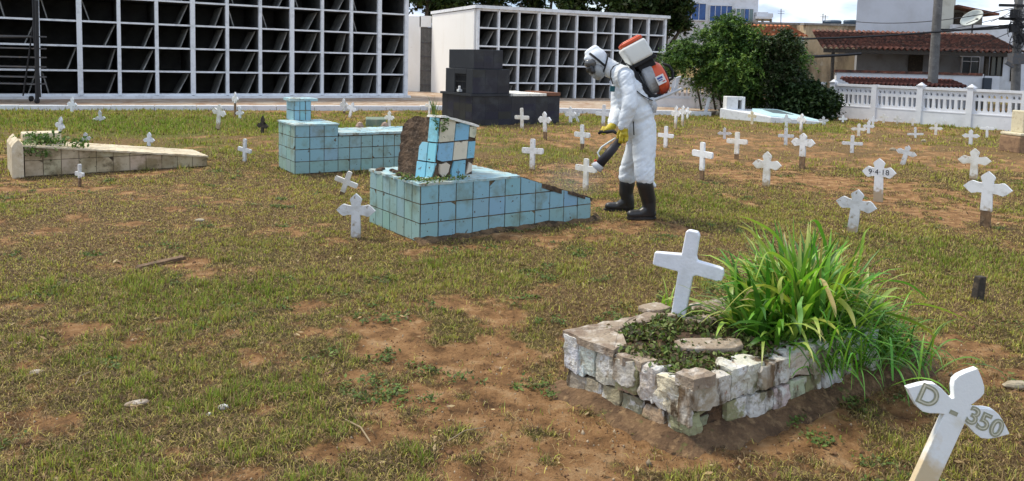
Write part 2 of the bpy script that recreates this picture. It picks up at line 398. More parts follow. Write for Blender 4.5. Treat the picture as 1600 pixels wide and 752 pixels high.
# ------------------------------------------------------------------ shared materials
M_white = mat('white_paint_weathered', (.74, .75, .76), .65, [((.55, .56, .55), 9, .5, .75), ((.40, .36, .28), 30, .66, .78)], (60, .25))
M_white2 = mat('white_cross_paint', (.82, .83, .84), .6, [((.64, .64, .63), 14, .5, .72), ((.42, .38, .30), 45, .68, .76)], (90, .25, .004))
M_conc = mat('grey_concrete', (.30, .29, .27), .9, [((.16, .15, .13), 5, .45, .7), ((.45, .42, .38), 18, .55, .75)], (40, .5))
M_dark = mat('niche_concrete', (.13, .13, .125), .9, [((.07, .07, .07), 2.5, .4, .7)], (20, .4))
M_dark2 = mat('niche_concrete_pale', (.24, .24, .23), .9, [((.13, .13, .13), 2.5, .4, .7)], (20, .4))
M_slab = mat('slab_concrete', (.36, .36, .34), .9, [((.20, .20, .19), 4, .4, .65)], (30, .5))
M_frame = mat('niche_frame_paint', (.76, .78, .80), .7, [((.50, .52, .54), 4, .5, .75), ((.42, .40, .36), 22, .66, .8)], (30, .15))
M_side = mat('whitewashed_render', (.84, .83, .80), .8, [((.74, .71, .65), 1.2, .52, .85, 6, (1, 1, .3)), ((.55, .50, .40), 8, .68, .85)], (20, .2))
M_wood = mat('weathered_wood', (.20, .125, .07), .9, [((.09, .06, .04), 14, .4, .65), ((.33, .24, .15), 30, .55, .75)], (40, .6))
M_darkwood = mat('dark_rotten_wood', (.05, .042, .035), .95, [((.12, .09, .06), 20, .5, .7)], (40, .6))
M_black = mat('black_metal', (.02, .02, .022), .5)
M_iron = mat('grey_iron', (.10, .10, .105), .6, [((.17, .13, .10), 12, .5, .7)])

# ------------------------------------------------------------------ paving round the niches
mb = MB()
k0 = at(-260, 172 - 6, 0.0); k0 = Vector((-19, 15.2, 0)); k1 = at(0, 172); k2 = at(690, 172); k3 = at(1110, 181)
kd = (k2 - k1).normalized(); k0 = k1 - kd * 12; k2b = k1 + kd * 11.8
pav = [k0, k2b, k3, Vector((9.5, 31.0, 0)), Vector((14, 46, 0)), Vector((-34, 40, 0))]
mb.prism([(p.x, p.y) for p in pav], (1, 0, 0), (0, 1, 0), (0, 0, 1), (0, 0, -.25), .33)
M_pave = mat('earth_stained_concrete', (.42, .33, .24), .9, [((.30, .18, .11), 1.3, .42, .62, 6, (1, 1, 1)), ((.55, .48, .40), 3.1, .52, .7), ((.2, .15, .1), 25, .62, .8)], (30, .4))
tag(mb.build('pavement', M_pave), kind='structure')
mb = MB()
for a, b in ((k0, k2b), (k2b, k3)):
    d = (b - a); ln = d.length; an = atan2(d.y, d.x); n = Vector((sin(an), -cos(an), 0)); k = max(1, int(ln / 1.0))
    for i in range(k):
        c = a + d * ((i + .5) / k) + n * .04
        mb.box((c.x, c.y, .02 + rnd.uniform(-.006, .006)), (ln / k - .012, .16, .22), ROT(an + rnd.uniform(-.006, .006)), mi=0)
tag(mb.build('kerb', M_white, bevel=.015), kind='structure')
KB1, KB2, KB3 = k1.copy(), k2b.copy(), k3.copy()

# ------------------------------------------------------------------ niche blocks
ORD = ['ground', 'second', 'third', 'fourth', 'fifth', 'sixth', 'seventh']
CO = ['first', 'second', 'third', 'fourth', 'fifth', 'sixth', 'seventh', 'eighth', 'ninth', 'tenth', 'eleventh', 'twelfth', 'thirteenth', 'fourteenth', 'fifteenth']
def niche_block(label, A, B, nc, nr, z0, rh, depth, thick, postw, beamh, gname, rev, side_mat, base_h, thickw, nd=2.2):
    A = Vector((A[0], A[1], 0)); B = Vector((B[0], B[1], 0)); d = B - A; ln = d.length; u = d / ln; v = Vector((-u.y, u.x, 0)); an = atan2(u.y, u.x)
    R3 = ROT(an); cw = ln / nc; H = nr * rh
    P = lambda a, b, c: A + u * a + v * b + UP * c
    root = empty('niche_block', A + UP * z0, label, 'burial niches')
    f = MB()
    for i in range(nc + 1):
        w_ = thickw if (i - thick) % 3 == 0 or i in (0, nc) else postw
        f.box(P(i * cw, .02 if w_ == postw else .012, z0 + H / 2), (w_, .14, H + .03), R3)
    for j in range(nr + 1):
        hh = beamh if 0 < j < nr else beamh * 1.6
        for i in range(nc):
            f.box(P((i + .5) * cw, .035, z0 + j * rh), (cw - postw * .9, .12, hh), R3)
    f.build('frame', M_frame, root, origin=A)
    s = MB(); s.box(P(ln / 2, depth / 2 + .13, z0 - base_h / 2 - .03), (ln + .30, depth + .60, base_h), R3)
    s.build('plinth', M_frame, root, origin=A)
    # outer shell: side walls, back and roof
    s = MB()
    s.box(P(-.06, depth / 2 + .1, z0 + H / 2), (.13, depth, H), R3); s.box(P(ln + .06, depth / 2 + .1, z0 + H / 2), (.13, depth, H), R3)
    s.box(P(ln / 2, depth + .15, z0 + H / 2), (ln + .2, .1, H), R3)
    s.build('wall', side_mat, root, origin=A)
    s = MB(); s.box(P(ln / 2, depth / 2 + .03, z0 + H + .09), (ln + .34, depth + .34, .12), R3); s.build('roof', M_frame, root, origin=A)
    # one five-sided box, reused for every niche
    n = MB(); hw = (cw - .05) / 2; hh = (rh - .04) / 2
    n.add([(-hw, 0, -hh), (hw, 0, -hh), (hw, 0, hh), (-hw, 0, hh), (-hw, nd, -hh), (hw, nd, -hh), (hw, nd, hh), (-hw, nd, hh)],
          [(4, 5, 6, 7), (0, 1, 5, 4), (1, 2, 6, 5), (2, 3, 7, 6), (3, 0, 4, 7)])
    me = None
    for j in range(nr):
        for i in range(nc):
            if me is None:
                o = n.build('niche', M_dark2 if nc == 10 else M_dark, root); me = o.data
            else: o = bpy.data.objects.new('niche', me); COL.objects.link(o); o.parent = root
            c = P((i + .5) * cw, .10, z0 + (j + .5) * rh); o.location = c - root.location; o.rotation_euler = (0, 0, an)
    # leaning cover slabs
    for j in range(nr):
        for i in range(nc):
            t = rnd.random()
            if (i, j) not in rev and t < .10: continue
            sg = -1 if (i, j) in rev else 1
            hw = cw / 2 - .05; run = rnd.uniform(.16, .34) if sg > 0 else rnd.uniform(.14, .22)
            zb = -rh / 2 + .03; zt = rh / 2 - .05 - rnd.uniform(0, .06); y0 = .14 + rnd.uniform(0, .12); y1 = y0 + rnd.uniform(.8, 1.2); th = .035
            a = Vector((sg * (hw - .02 - run), y0, zb)); b = Vector((sg * (hw - .02), y0, zt))
            dd = Vector((0, y1 - y0, 0)); off = Vector((-sg * th, 0, 0))
            q = MB(); q.hexa([a, a + off, a + off + dd, a + dd], [b, b + off, b + off + dd, b + dd])
            o = q.build('cover_slab', M_slab); o.location = P((i + .5) * cw, .10, z0 + (j + .5) * rh); o.rotation_euler = (0, 0, an)
            tag(o, 'grey slab leaning in %s, %s row up, %s niche from its left end' % (gname, ORD[j], CO[i]), 'slab', 'cover slabs leaning inside the niches')
    return root
cwl = 1.057
u_l = Vector((9.9, 6.1, 0)).normalized()
A0 = Vector((-13.95, 22.6, 0)) - u_l * cwl * 3; B0 = Vector((-4.02, 28.72, 0))
revL = {(3, 0), (2, 3), (3, 3), (4, 3), (8, 3), (9, 3), (12, 3), (8, 4), (10, 4), (12, 4), (13, 4)}
niche_block('tall white grid of open burial niches filling the left background', A0, B0, 14, 6, .19, .74, 2.3, 1, .10, .055, 'left niche block', revL, M_side, .20, .14)
A1 = (-1.40, 29.6); B1 = (6.45, 33.2)
revR = {(5, 1), (4, 1)}
niche_block('lower white grid of burial niches right of the gate, below dark trees', A1, B1, 10, 5, -.02 , .70, 5.0, 0, .075, .06, 'right niche block', revR, M_side, .22, .10)

# link wall with gate, joining the two blocks
u_r = Vector((B1[0] - A1[0], B1[1] - A1[1], 0)).normalized(); v_r = Vector((-u_r.y, u_r.x, 0))
root = empty('gate_wall', W(655, 158, 33.0), 'plain white wall with a tall narrow doorway between the two niche blocks', 'wall')
s = MB(); Yg = 34.3
def pwall(mbx, x0, y0, x1, y1, Y, th, mi=0, col=(1, 1, 1)):
    a = W(x0, y1, Y); b = W(x1, y1, Y); t = W(x0, y0, Y); t2 = W(x1, y0, Y)
    zb = min(a.z, b.z); zt = (t.z + t2.z) / 2
    mbx.box(((a.x + b.x) / 2, Y + th / 2, (zb + zt) / 2), (abs(b.x - a.x), th, zt - zb), col=col, mi=mi)
pwall(s, 600, 25, 655.5, 166, Yg, .2); pwall(s, 673.5, 25, 700, 166, Yg, .2); pwall(s, 655.5, 25, 673.5, 42, Yg, .2)
s.build('wall', M_side, root, origin=root.location)
g = MB()
for i in range(9): pwall(g, 655.8 + i * 2.1, 43, 656.5 + i * 2.1, 158, Yg + .05, .03)
pwall(g, 655.5, 43, 673.5, 160, Yg + .09, .03, 1)
for yy in (43, 66, 88, 110, 132, 156): pwall(g, 655.5, yy, 673.5, yy + 1.6, Yg + .03, .04)
g.build('gate', [M_iron, M_conc], root, origin=root.location)
# step in front of the gate
mb = MB(); pwall(mb, 600, 150.5, 662, 158.5, 31.0, .5)
o = mb.build('step', M_white, bevel=.01); tag(o, 'low white step at the right end of the tall niche block', 'step')

# rolling stair at the left edge
root = empty('rolling_stair', at(56, 165, .08), 'black metal rolling stair standing before the left niches', 'ladder')
Ys = 20.6; s = MB()
R_ = lambda px, py: W(px, py, Ys)
s.tube([R_(52, 0), R_(54, 60), R_(60, 120), R_(62, 152)], .035, 8); s.tube([R_(57, 0), R_(58, 80), R_(58, 158)], .05, 8)
s.tube([R_(54, 20), R_(46, 80), R_(36, 150)], .022, 6); s.tube([R_(52, 58), R_(-60, 58)], .03, 6)
s.tube([W(52, 0, Ys + .8), W(58, 158, Ys + .8)], .035, 8); s.tube([R_(58, 138), W(58, 138, Ys + .8)], .03, 6); s.tube([R_(54, 30), W(54, 30, Ys + .8)], .03, 6)
s.build('frame', M_black, root, origin=root.location)
for yy in (57, 76, 90, 105, 121, 132):
    s = MB(); a = R_(56, yy); b = R_(-70, yy); s.box(((a.x + b.x) / 2, Ys + .25, a.z), (abs(a.x - b.x), .45, .035)); s.build('tread', M_iron, root, origin=root.location)
for (px, py, dy) in ((58, 161, 0), (49, 157, .8), (-40, 160, 0)):
    s = MB(); c = W(px, 160, Ys + dy); c.z = .16; s.tube([c - Vector((.03, 0, 0)), c + Vector((.03, 0, 0))], .075, 12); s.build('wheel', M_black, root, origin=root.location)
# ------------------------------------------------------------------ tiled graves
M_tile = mat('glazed_tile', (.3, .6, .7), .42, [((.17, .19, .11), 5, .50, .78), ((.10, .07, .04), 18, .64, .68), ((.07, .05, .03), 60, .68, .72)], (30, .12, .004), attr=True, spec=.4)
M_grout = mat('mouldy_grout', (.19, .145, .085), .95, [((.06, .045, .03), 14, .4, .6), ((.26, .22, .16), 30, .55, .75)], (50, .7))
M_blueslab = mat('blue_washed_cement', (.34, .52, .56), .75, [((.46, .52, .48), 4, .42, .62), ((.20, .16, .10), 9, .52, .68), ((.12, .10, .07), 40, .66, .76)], (40, .5))
M_mortar = mat('exposed_mortar', (.13, .085, .055), .98, [((.065, .045, .032), 9, .4, .6), ((.24, .17, .12), 26, .55, .72)], (35, 1.0, .02))
M_whiteslab = mat('white_stained_slab', (.80, .77, .70), .8, [((.45, .38, .28), 9, .58, .75), ((.15, .12, .08), 30, .66, .76)], (40, .5))
M_cream = mat('cream_cement', (.62, .52, .36), .85, [((.40, .30, .18), 6, .5, .7), ((.70, .62, .48), 15, .5, .7), ((.12, .09, .05), 26, .64, .76)], (40, .5))
def jit(c, a): return tuple(max(.01, k * (1 + rnd.uniform(-a, a))) for k in c)
def tiles(mb, org, ax, up_off, n, length, zbot, top_fn, tw, th, colfn, gap=.010, proud=.006, missing=()):
    """grid of separate tiles on a vertical face; org is its lower left corner, ax its direction, n its normal"""
    nx = max(1, round(length / tw)); tw = length / nx
    for i in range(nx):
        x0 = i * tw + gap / 2; x1 = (i + 1) * tw - gap / 2; j = 0; z = top_fn((x0 + x1) / 2)
        # rows laid from the bottom
        zz = zbot
        while True:
            z0 = zz + gap / 2; za = min(zz + th - gap / 2, top_fn(x0)); zb_ = min(zz + th - gap / 2, top_fn(x1))
            if za - z0 < .012 and zb_ - z0 < .012: break
            za = max(za, z0 + .004); zb_ = max(zb_, z0 + .004)
            if (i, j) not in missing and rnd.random() > .006:
                pr = proud * rnd.uniform(.6, 1.3); w_ = rnd.uniform(-.0015, .0015)
                b = [org + ax * x0 + UP * (z0 + w_), org + ax * x1 + UP * (z0 - w_), org + ax * x1 + UP * (z0 - w_), org + ax * x0 + UP * (z0 + w_)]
                t = [org + ax * x0 + UP * za, org + ax * x1 + UP * zb_, org + ax * x1 + UP * zb_, org + ax * x0 + UP * za]
                b = [b[0] + n * pr, b[1] + n * pr, b[2] - n * .002, b[3] - n * .002]; t = [t[0] + n * pr, t[1] + n * pr, t[2] - n * .002, t[3] - n * .002]
                cc_ = colfn(i, j, nx)
                if rnd.random() < .16 and za - z0 > .08:      # chipped corner
                    q_ = rnd.uniform(.12, .38); k_ = rnd.randrange(4); O = [b[0], b[1], t[1], t[0]]; I = [b[3], b[2], t[2], t[3]]; o2 = []; i2 = []
                    for e in range(4):
                        if e == k_:
                            for nb_ in (-1, 1): f_ = q_ * rnd.uniform(.5, 1.2); o2.append(O[e].lerp(O[(e + nb_) % 4], f_)); i2.append(I[e].lerp(I[(e + nb_) % 4], f_))
                        else: o2.append(O[e]); i2.append(I[e])
                    k5 = len(o2); mb.add(o2 + i2, [tuple(range(k5)), tuple(range(k5, 2 * k5))[::-1]] + [(e, k5 + e, k5 + (e + 1) % k5, (e + 1) % k5) for e in range(k5)], cc_)
                else: mb.hexa(b, t, cc_)
            zz += th; j += 1
            if j > 12: break
BLUE = (.25, .46, .58); TEAL = (.27, .45, .47); OLIVE = (.27, .37, .28)
def mixc(a, b, t): return tuple(a[i] * (1 - t) + b[i] * t for i in range(3))
def bluefn(lo, hi, zrow):
    def f(i, j, nx):
        t = np.clip(lo + (hi - lo) * (.35 + .3 * rnd.random()) + (zrow if j == 0 else 0), 0, 1)
        c = mixc(BLUE, TEAL, min(1, t * 1.6)); c = mixc(c, OLIVE, max(0, t - .55) * 1.5)
        return tuple(k * s_ for k in c for s_ in [1]) if rnd.random() < .5 else tuple(k * rnd.uniform(.93, 1.05) for k in c)
    return f

# --- blue grave with the broken headstone
N = at(656, 380); FOOT_H = -.06
LL, SS, HH, HE = 1.90, .956, .492, .215
xb = 1.02
root = empty('tiled_grave', N, 'light blue tiled grave carrying a broken leaning headstone of blue and cream tiles', 'grave')
topf = lambda x: HH if x < xb else HH + (HE - HH) * (x - xb) / (LL - xb)
Q = lambda a, b, c: N + LX * a + SX * b + UP * c
foot_rect((Q(LL / 2, SS / 2, 0).x, Q(LL / 2, SS / 2, 0).y), AX, LL / 2 + .02, SS / 2 + .02)
mb = MB()
mb.hexa([Q(0, 0, FOOT_H), Q(xb, 0, FOOT_H), Q(xb, SS, FOOT_H), Q(0, SS, FOOT_H)], [Q(0, 0, HH - .012), Q(xb, 0, HH - .012), Q(xb, SS, HH - .012), Q(0, SS, HH - .012)])
mb.hexa([Q(xb, 0, FOOT_H), Q(LL, 0, FOOT_H), Q(LL, SS, FOOT_H), Q(xb, SS, FOOT_H)], [Q(xb, 0, HH - .012), Q(LL, 0, HE - .012), Q(LL, SS, HE - .012), Q(xb, SS, HH - .012)])
mb.build('core', M_grout, root, origin=N)
mb = MB(); miss = {(9, 1)}
tiles(mb, N.copy(), LX, 0, -SX, LL, 0.0, topf, .171, .164, bluefn(.0, .45, .3), missing={(8, 2)})
tiles(mb, Q(0, SS, 0), -SX, 0, -LX, SS, 0.0, lambda x: HH, .137, .164, bluefn(.45, .95, .15))
tiles(mb, Q(LL, 0, 0), SX, 0, LX, SS, 0.0, lambda x: HE, .16, .164, bluefn(.3, .8, .2))
mb.build('tiles', M_tile, root, origin=N)
def rough_slab(name, poly, z, th, m, parent, org, n=26, amp=.012, seed=1, edge=.012, slope=None, smooth=False):
    """slab with ragged edge: poly in (a,b) coordinates of Q-like function"""
    pts = []
    for i in range(len(poly)):
        p = poly[i]; q = poly[(i + 1) % len(poly)]; k = max(2, int(hypot(q[0] - p[0], q[1] - p[1]) / .04))
        for t in range(k):
            s_ = t / k; pts.append((p[0] + (q[0] - p[0]) * s_ + rnd.uniform(-edge, edge) * (t > 0), p[1] + (q[1] - p[1]) * s_ + rnd.uniform(-edge, edge) * (t > 0)))
    mbx = MB(); k = len(pts)
    zf = slope or (lambda a, b: 0)
    top = [org(a, b, z + zf(a, b) + rnd.uniform(-amp, amp) * .3) for a, b in pts]; bot = [org(a, b, z + zf(a, b) - th) for a, b in pts]
    ca = sum(p[0] for p in pts) / k; cb = sum(p[1] for p in pts) / k
    mid = [org(ca + (a - ca) * .6, cb + (b - cb) * .6, z + zf(ca + (a - ca) * .6, cb + (b - cb) * .6) + rnd.uniform(-amp, amp)) for a, b in pts]
    vs = bot + top + mid + [org(ca, cb, z + zf(ca, cb))]
    fs = [(i, (i + 1) % k, k + (i + 1) % k, k + i) for i in range(k)] + [(k + i, k + (i + 1) % k, 2 * k + (i + 1) % k, 2 * k + i) for i in range(k)] + [(2 * k + i, 2 * k + (i + 1) % k, 3 * k) for i in range(k)] + [tuple(range(k))[::-1]]
    mbx.add(vs, fs)
    return mbx.build(name, m, parent, origin=parent.location if parent is not None else None)
rough_slab('top_slab', [(-.012, -.012), (xb, -.012), (xb, SS + .012), (-.012, SS + .012)], HH + .012, .022, M_blueslab, root, Q)
def slope_top(a, b): return (HE - HH) * (a - xb) / (LL - xb)
# the sloping foot end has lost its cover: dark ragged edge
rough_slab('foot_cover', [(xb + .01, .035), (LL - .12, .05), (LL - .03, .5), (LL - .02, SS - .01), (xb + .01, SS - .01)], HH + .006, .02, M_mortar, root, Q, slope=slope_top, edge=.02)
rough_slab('broken_edge', [(1.28, -.012), (1.52, -.012), (1.46, .05), (1.28, .05)], HH + .004, .045, M_mortar, root, Q, slope=slope_top, edge=.006)
rough_slab('broken_edge', [(1.60, -.012), (LL + .012, -.012), (LL + .01, .08), (1.60, .05)], HH + .008, .03, M_mortar, root, Q, slope=slope_top, edge=.012)
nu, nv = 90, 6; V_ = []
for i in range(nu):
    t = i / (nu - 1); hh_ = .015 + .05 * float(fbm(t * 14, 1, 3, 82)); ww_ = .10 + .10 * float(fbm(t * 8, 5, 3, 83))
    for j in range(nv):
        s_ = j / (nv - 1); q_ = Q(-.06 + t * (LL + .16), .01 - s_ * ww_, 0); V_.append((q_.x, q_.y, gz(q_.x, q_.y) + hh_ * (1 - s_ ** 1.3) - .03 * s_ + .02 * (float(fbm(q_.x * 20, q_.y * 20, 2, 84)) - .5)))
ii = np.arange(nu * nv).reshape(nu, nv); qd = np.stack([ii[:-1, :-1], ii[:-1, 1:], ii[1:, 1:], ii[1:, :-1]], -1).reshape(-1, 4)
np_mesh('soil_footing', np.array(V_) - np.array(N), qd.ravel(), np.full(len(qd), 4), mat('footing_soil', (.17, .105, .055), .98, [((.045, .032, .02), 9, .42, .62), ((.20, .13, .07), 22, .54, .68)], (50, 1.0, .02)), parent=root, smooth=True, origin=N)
# headstone (leans towards the right and back)
B1_, B2_, B3_ = at(679, 281, HH + .01), at(613, 273, HH + .01), at(738, 272, HH + .01)
ha = (B3_ - B1_); hb = (B2_ - B1_); hl = ha.length * .98; hs_ = min(hb.length, .52)
hax = ha.normalized(); hbx = hb.normalized(); hbx = (hbx - hax * hbx.dot(hax)).normalized()
lean = (UP + hax * .17 + hbx * .05)
HQ = lambda a, b, c: B1_ + hax * a + hbx * b + lean * c
HT = .57
hz = lambda a, b: HT - .03 - .11 * a / hl - .02 * (b / hs_) - .09 * max(0, (b / hs_ - .65) / .35) ** 2
mb = MB(); kx, ky, kz = 10, 12, 12
def jitp(p, a): return p + Vector((rnd.uniform(-a, a), rnd.uniform(-a, a), rnd.uniform(-a, a)))
def rough_box(mb, FQ, la, lb, hz_, na, nb, nc, amp, col=(1, 1, 1), inset=0.0):
    """closed box whose surface points are jittered"""
    gridp = {}
    def gp(i, j, k):
        if (i, j, k) not in gridp:
            a = la * i / na; b = lb * j / nb; c = hz_(a, b) * k / nc
            e = amp * (1 if k > 0 else .3)
            gridp[(i, j, k)] = jitp(FQ(inset + a * (1 - 2 * inset / la), inset + b * (1 - 2 * inset / lb), c), e)
        return gridp[(i, j, k)]
    ids = {}; vs = []; fs = []
    def vid(*t):
        if t not in ids: ids[t] = len(vs); vs.append(gp(*t))
        return ids[t]
    for i in range(na):
        for j in range(nb):
            fs.append((vid(i, j, 0), vid(i, j + 1, 0), vid(i + 1, j + 1, 0), vid(i + 1, j, 0))); fs.append((vid(i, j, nc), vid(i + 1, j, nc), vid(i + 1, j + 1, nc), vid(i, j + 1, nc)))
    for i in range(na):
        for k in range(nc):
            fs.append((vid(i, 0, k), vid(i + 1, 0, k), vid(i + 1, 0, k + 1), vid(i, 0, k + 1))); fs.append((vid(i, nb, k), vid(i, nb, k + 1), vid(i + 1, nb, k + 1), vid(i + 1, nb, k)))
    for j in range(nb):
        for k in range(nc):
            fs.append((vid(0, j, k), vid(0, j, k + 1), vid(0, j + 1, k + 1), vid(0, j + 1, k))); fs.append((vid(na, j, k), vid(na, j + 1, k), vid(na, j + 1, k + 1), vid(na, j, k + 1)))
    mb.add(vs, fs, col)
rough_box(mb, HQ, hl, hs_, lambda a, b: hz(a, b) - .004, kx, ky, kz, .007)
head = mb.build('headstone', M_mortar, root, origin=N, smooth=False)
CREAM = (.66, .60, .46); HB = (.22, .47, .62); HB2 = (.26, .60, .72)
def htile(mb, face, a0, a1, c0, c1, col, th=.016, shape=None):
    """face 'r': long-side face (b=0), 'l': short-side face (a=0)"""
    sh = shape or [(0, 0), (1, 0), (1, 1), (0, 1)]
    o = []; i_ = []
    for s_, t_ in sh:
        a = a0 + (a1 - a0) * s_; c = c0 + (c1 - c0) * t_
        if face == 'r': o.append(HQ(a, -th, c)); i_.append(HQ(a, .012, c))
        else: o.append(HQ(-th, a, c)); i_.append(HQ(.012, a, c))
    k = len(sh); f = [tuple(range(k)), tuple(range(k, 2 * k))[::-1]] + [(i, k + i, k + (i + 1) % k, (i + 1) % k) for i in range(k)]
    mb.add(o + i_, f, jit(col, .05))
mb = MB(); t1 = HT - .03 - .01
w3 = hl / 2.55; g = .006
rowz = [0.0, .145, .315, .47]
# right-hand face
htile(mb, 'r', g, w3 - g, rowz[2] + g, hz(w3 / 2, 0) - .0, CREAM)
htile(mb, 'r', w3 + g, 2 * w3 - g, rowz[2] + g, hz(1.5 * w3, 0) - .004, HB)
htile(mb, 'r', 2 * w3 + g, hl - g, rowz[2] + g + .01, hz(2.3 * w3, 0) - .006, CREAM, shape=[(.1, .12), (.8, 0), (1, .3), (1, 1), (0, 1), (0, .4)])
htile(mb, 'r', g, w3 - g, rowz[1] + g, rowz[2] - g, mixc(HB, BLUE, .5), shape=[(.0, .12), (.3, .0), (1, 0), (1, 1), (0, 1)])
htile(mb, 'r', w3 + g, 2 * w3 - g, rowz[1] + g, rowz[2] - g, CREAM, shape=[(0, 0), (1, 0), (1, 1), (.6, 1), (.5, .9), (.36, 1), (0, 1)])
htile(mb, 'r', 2 * w3 + g, hl - g, rowz[1] + g, rowz[2] - g - .01, HB)
htile(mb, 'r', g + .03, w3 - g - .02, g, rowz[1] - g, CREAM, shape=[(.1, .3), (.45, 0), (.9, .35), (1, .8), (.6, 1), (.2, .9), (0, .95)])
htile(mb, 'r', w3 + g, 2 * w3 - g, -.01, rowz[1] - g, HB, shape=[(0, 0), (1, 0), (.95, 1), (.1, 1), (0, .5)])
htile(mb, 'r', 2 * w3 + g + .01, hl - g - .01, .01, rowz[1] - .03, CREAM, shape=[(0, 0), (1, .2), (.9, .8), (.3, 1)])
# left-hand face: two narrow columns kept, the rest bare mortar
lw = hs_ * .22
htile(mb, 'l', g, lw + .01, rowz[2] + g, hz(0, 0) - .01, HB2); 
for q_, cc in ((0, HB2), (1, HB)):
    htile(mb, 'l', q_ * lw + g, (q_ + 1) * lw - g + .01 * q_, rowz[1] + g, rowz[2] - g, jit(HB2, .1), shape=[(0, 0), (1, 0), (1, .75), (.7, 1), (0, 1)] if q_ else None)
    htile(mb, 'l', q_ * lw + g, (q_ + 1) * lw - g + .02 * q_, g - .01, rowz[1] - g, HB2, shape=[(0, 0), (1, .0), (1, 1), (0, 1)] if q_ else [(.35, 0), (1, 0), (1, 1), (0, 1), (0, .6)])
mb.build('tiles', M_tile, head, origin=N)
s2 = rough_slab('top_slab', [(-.03, -.035), (hl + .01, -.03), (hl + .02, hs_ * .55), (.03, hs_ * .42), (-.025, hs_ * .18)], 0, .02, M_whiteslab, root, lambda a, b, c: HQ(a, b, hz(min(max(a, 0), hl), min(max(b, 0), hs_)) + .016 + c), edge=.008)
s2.name = 'headstone_cap'
# rubble and weeds round the headstone foot
def leaf_mat(name, trans=.25, rough=.6): return mat(name, (.1, .2, .04), rough, attr=True, trans=trans, spec=.25)
M_leaf = leaf_mat('leaf'); M_grass = leaf_mat('grass_blade', .3, .7); M_treeleaf = leaf_mat('tree_leaf', .18, .55)
def leaf_cloud(name, centres, n, spread, size, cols, parent=None, m=None, flat=.6, seed=0, zmin=None, elong=1.6):
    r = np.random.default_rng(seed); C_ = np.array([tuple(c) for c in centres], float); k = r.integers(0, len(C_), n)
    P = C_[k] + r.normal(0, 1, (n, 3)) * np.array(spread)
    if zmin is not None: P[:, 2] = np.maximum(P[:, 2], zmin)
    th = r.uniform(0, 2 * pi, n); tl = r.normal(0, flat, n); t2 = r.normal(0, flat, n)
    sz = size * r.uniform(.5, 1.35, n)
    u_ = np.stack([np.cos(th) * np.cos(tl), np.sin(th) * np.cos(tl), np.sin(tl)], -1)
    v0 = np.stack([-np.sin(th), np.cos(th), np.zeros(n)], -1); wv = np.cross(u_, v0); v_ = v0 * np.cos(t2)[:, None] + wv * np.sin(t2)[:, None]
    s = sz[:, None]; hw = s * .5; hl_ = s * .5 * elong
    V = np.stack([P - u_ * hl_, P + v_ * hw * .8 - u_ * hl_ * .1, P + u_ * hl_, P - v_ * hw * .8 - u_ * hl_ * .1], 1).reshape(-1, 3)
    F_ = np.arange(4 * n); cols = np.array(cols); ci = r.integers(0, len(cols), n); c = cols[ci] * r.uniform(.7, 1.3, (n, 1))
    return np_mesh(name, V, F_, np.full(n, 4), m or M_leaf, col=np.repeat(c, 4, 0), parent=parent)
GRN = [(.05, .10, .02), (.08, .15, .03), (.11, .19, .045), (.16, .22, .06)]
cs = [Q(a, b, HH + .03) for a, b in [(.02, .12), (.1, .06), (.2, .05), (.3, .06), (.42, .07), (.0, .25), (.05, .4), (.16, .10)]]
o = leaf_cloud('weeds', cs, 420, (.04, .04, .010), .018, GRN + [(.25, .2, .08)], seed=3, zmin=HH + .015); tag(o, 'small green weeds at the foot of the broken blue and cream headstone', 'weeds', kind='stuff')
o = leaf_cloud('creeper', [HQ(-.02, .04, hz(0, 0) - .02), HQ(-.03, .0, hz(0, 0) - .07), HQ(.03, -.03, hz(0, 0) - .03), HQ(.01, -.03, hz(0, 0) - .1)], 110, (.018, .018, .025), .020, GRN, seed=4)
tag(o, 'green creeper hanging over the corner of the broken tiled headstone', 'plant')
mb = MB()
for i in range(26):
    a = rnd.uniform(-.02, .12); b = rnd.uniform(.2, SS - .05); s = rnd.uniform(.012, .035)
    mb.ball(Q(a + .02, b, HH + .02), (s, s * .8, s * .6), seg=6, rings=4)
mb.build('rubble', M_mortar, root, origin=N)
# little tuft growing out of the headstone top
def blades(mb_list, base, n, h, spread, cols, wd=.008, curve=.5, r=rnd, seg=5):
    for i in range(n):
        a = r.uniform(0, 2 * pi); d = Vector((cos(a), sin(a), 0)); hh = h * r.uniform(.55, 1.1); out_ = hh * curve * r.uniform(.2, 1.3)
        b0 = Vector(base) + Vector((r.gauss(0, spread), r.gauss(0, spread), 0)); sd_ = Vector((-d.y, d.x, 0)); col = jit(r.choice(cols), .2); vs = []
        for k in range(seg + 1):
            t = k / seg; p = b0 + d * (out_ * t * t) + UP * (hh * (t - .35 * curve * t * t * t)); w_ = wd * (1 - t ** 2.2) * (.6 + .8 * min(1, t * 3))
            vs += [p - sd_ * w_, p + sd_ * w_]
        mb_list.add(vs, [(2 * k, 2 * k + 1, 2 * k + 3, 2 * k + 2) for k in range(seg)], col)
mb = MB(); blades(mb, HQ(.02, .10, hz(0, .1)), 16, .2, .012, [(.14, .2, .05), (.2, .22, .08), (.09, .14, .04)], .004, .35)
tag(mb.build('grass_tuft', M_leaf), 'thin tuft of grass sprouting from the top of the broken headstone', 'plant')

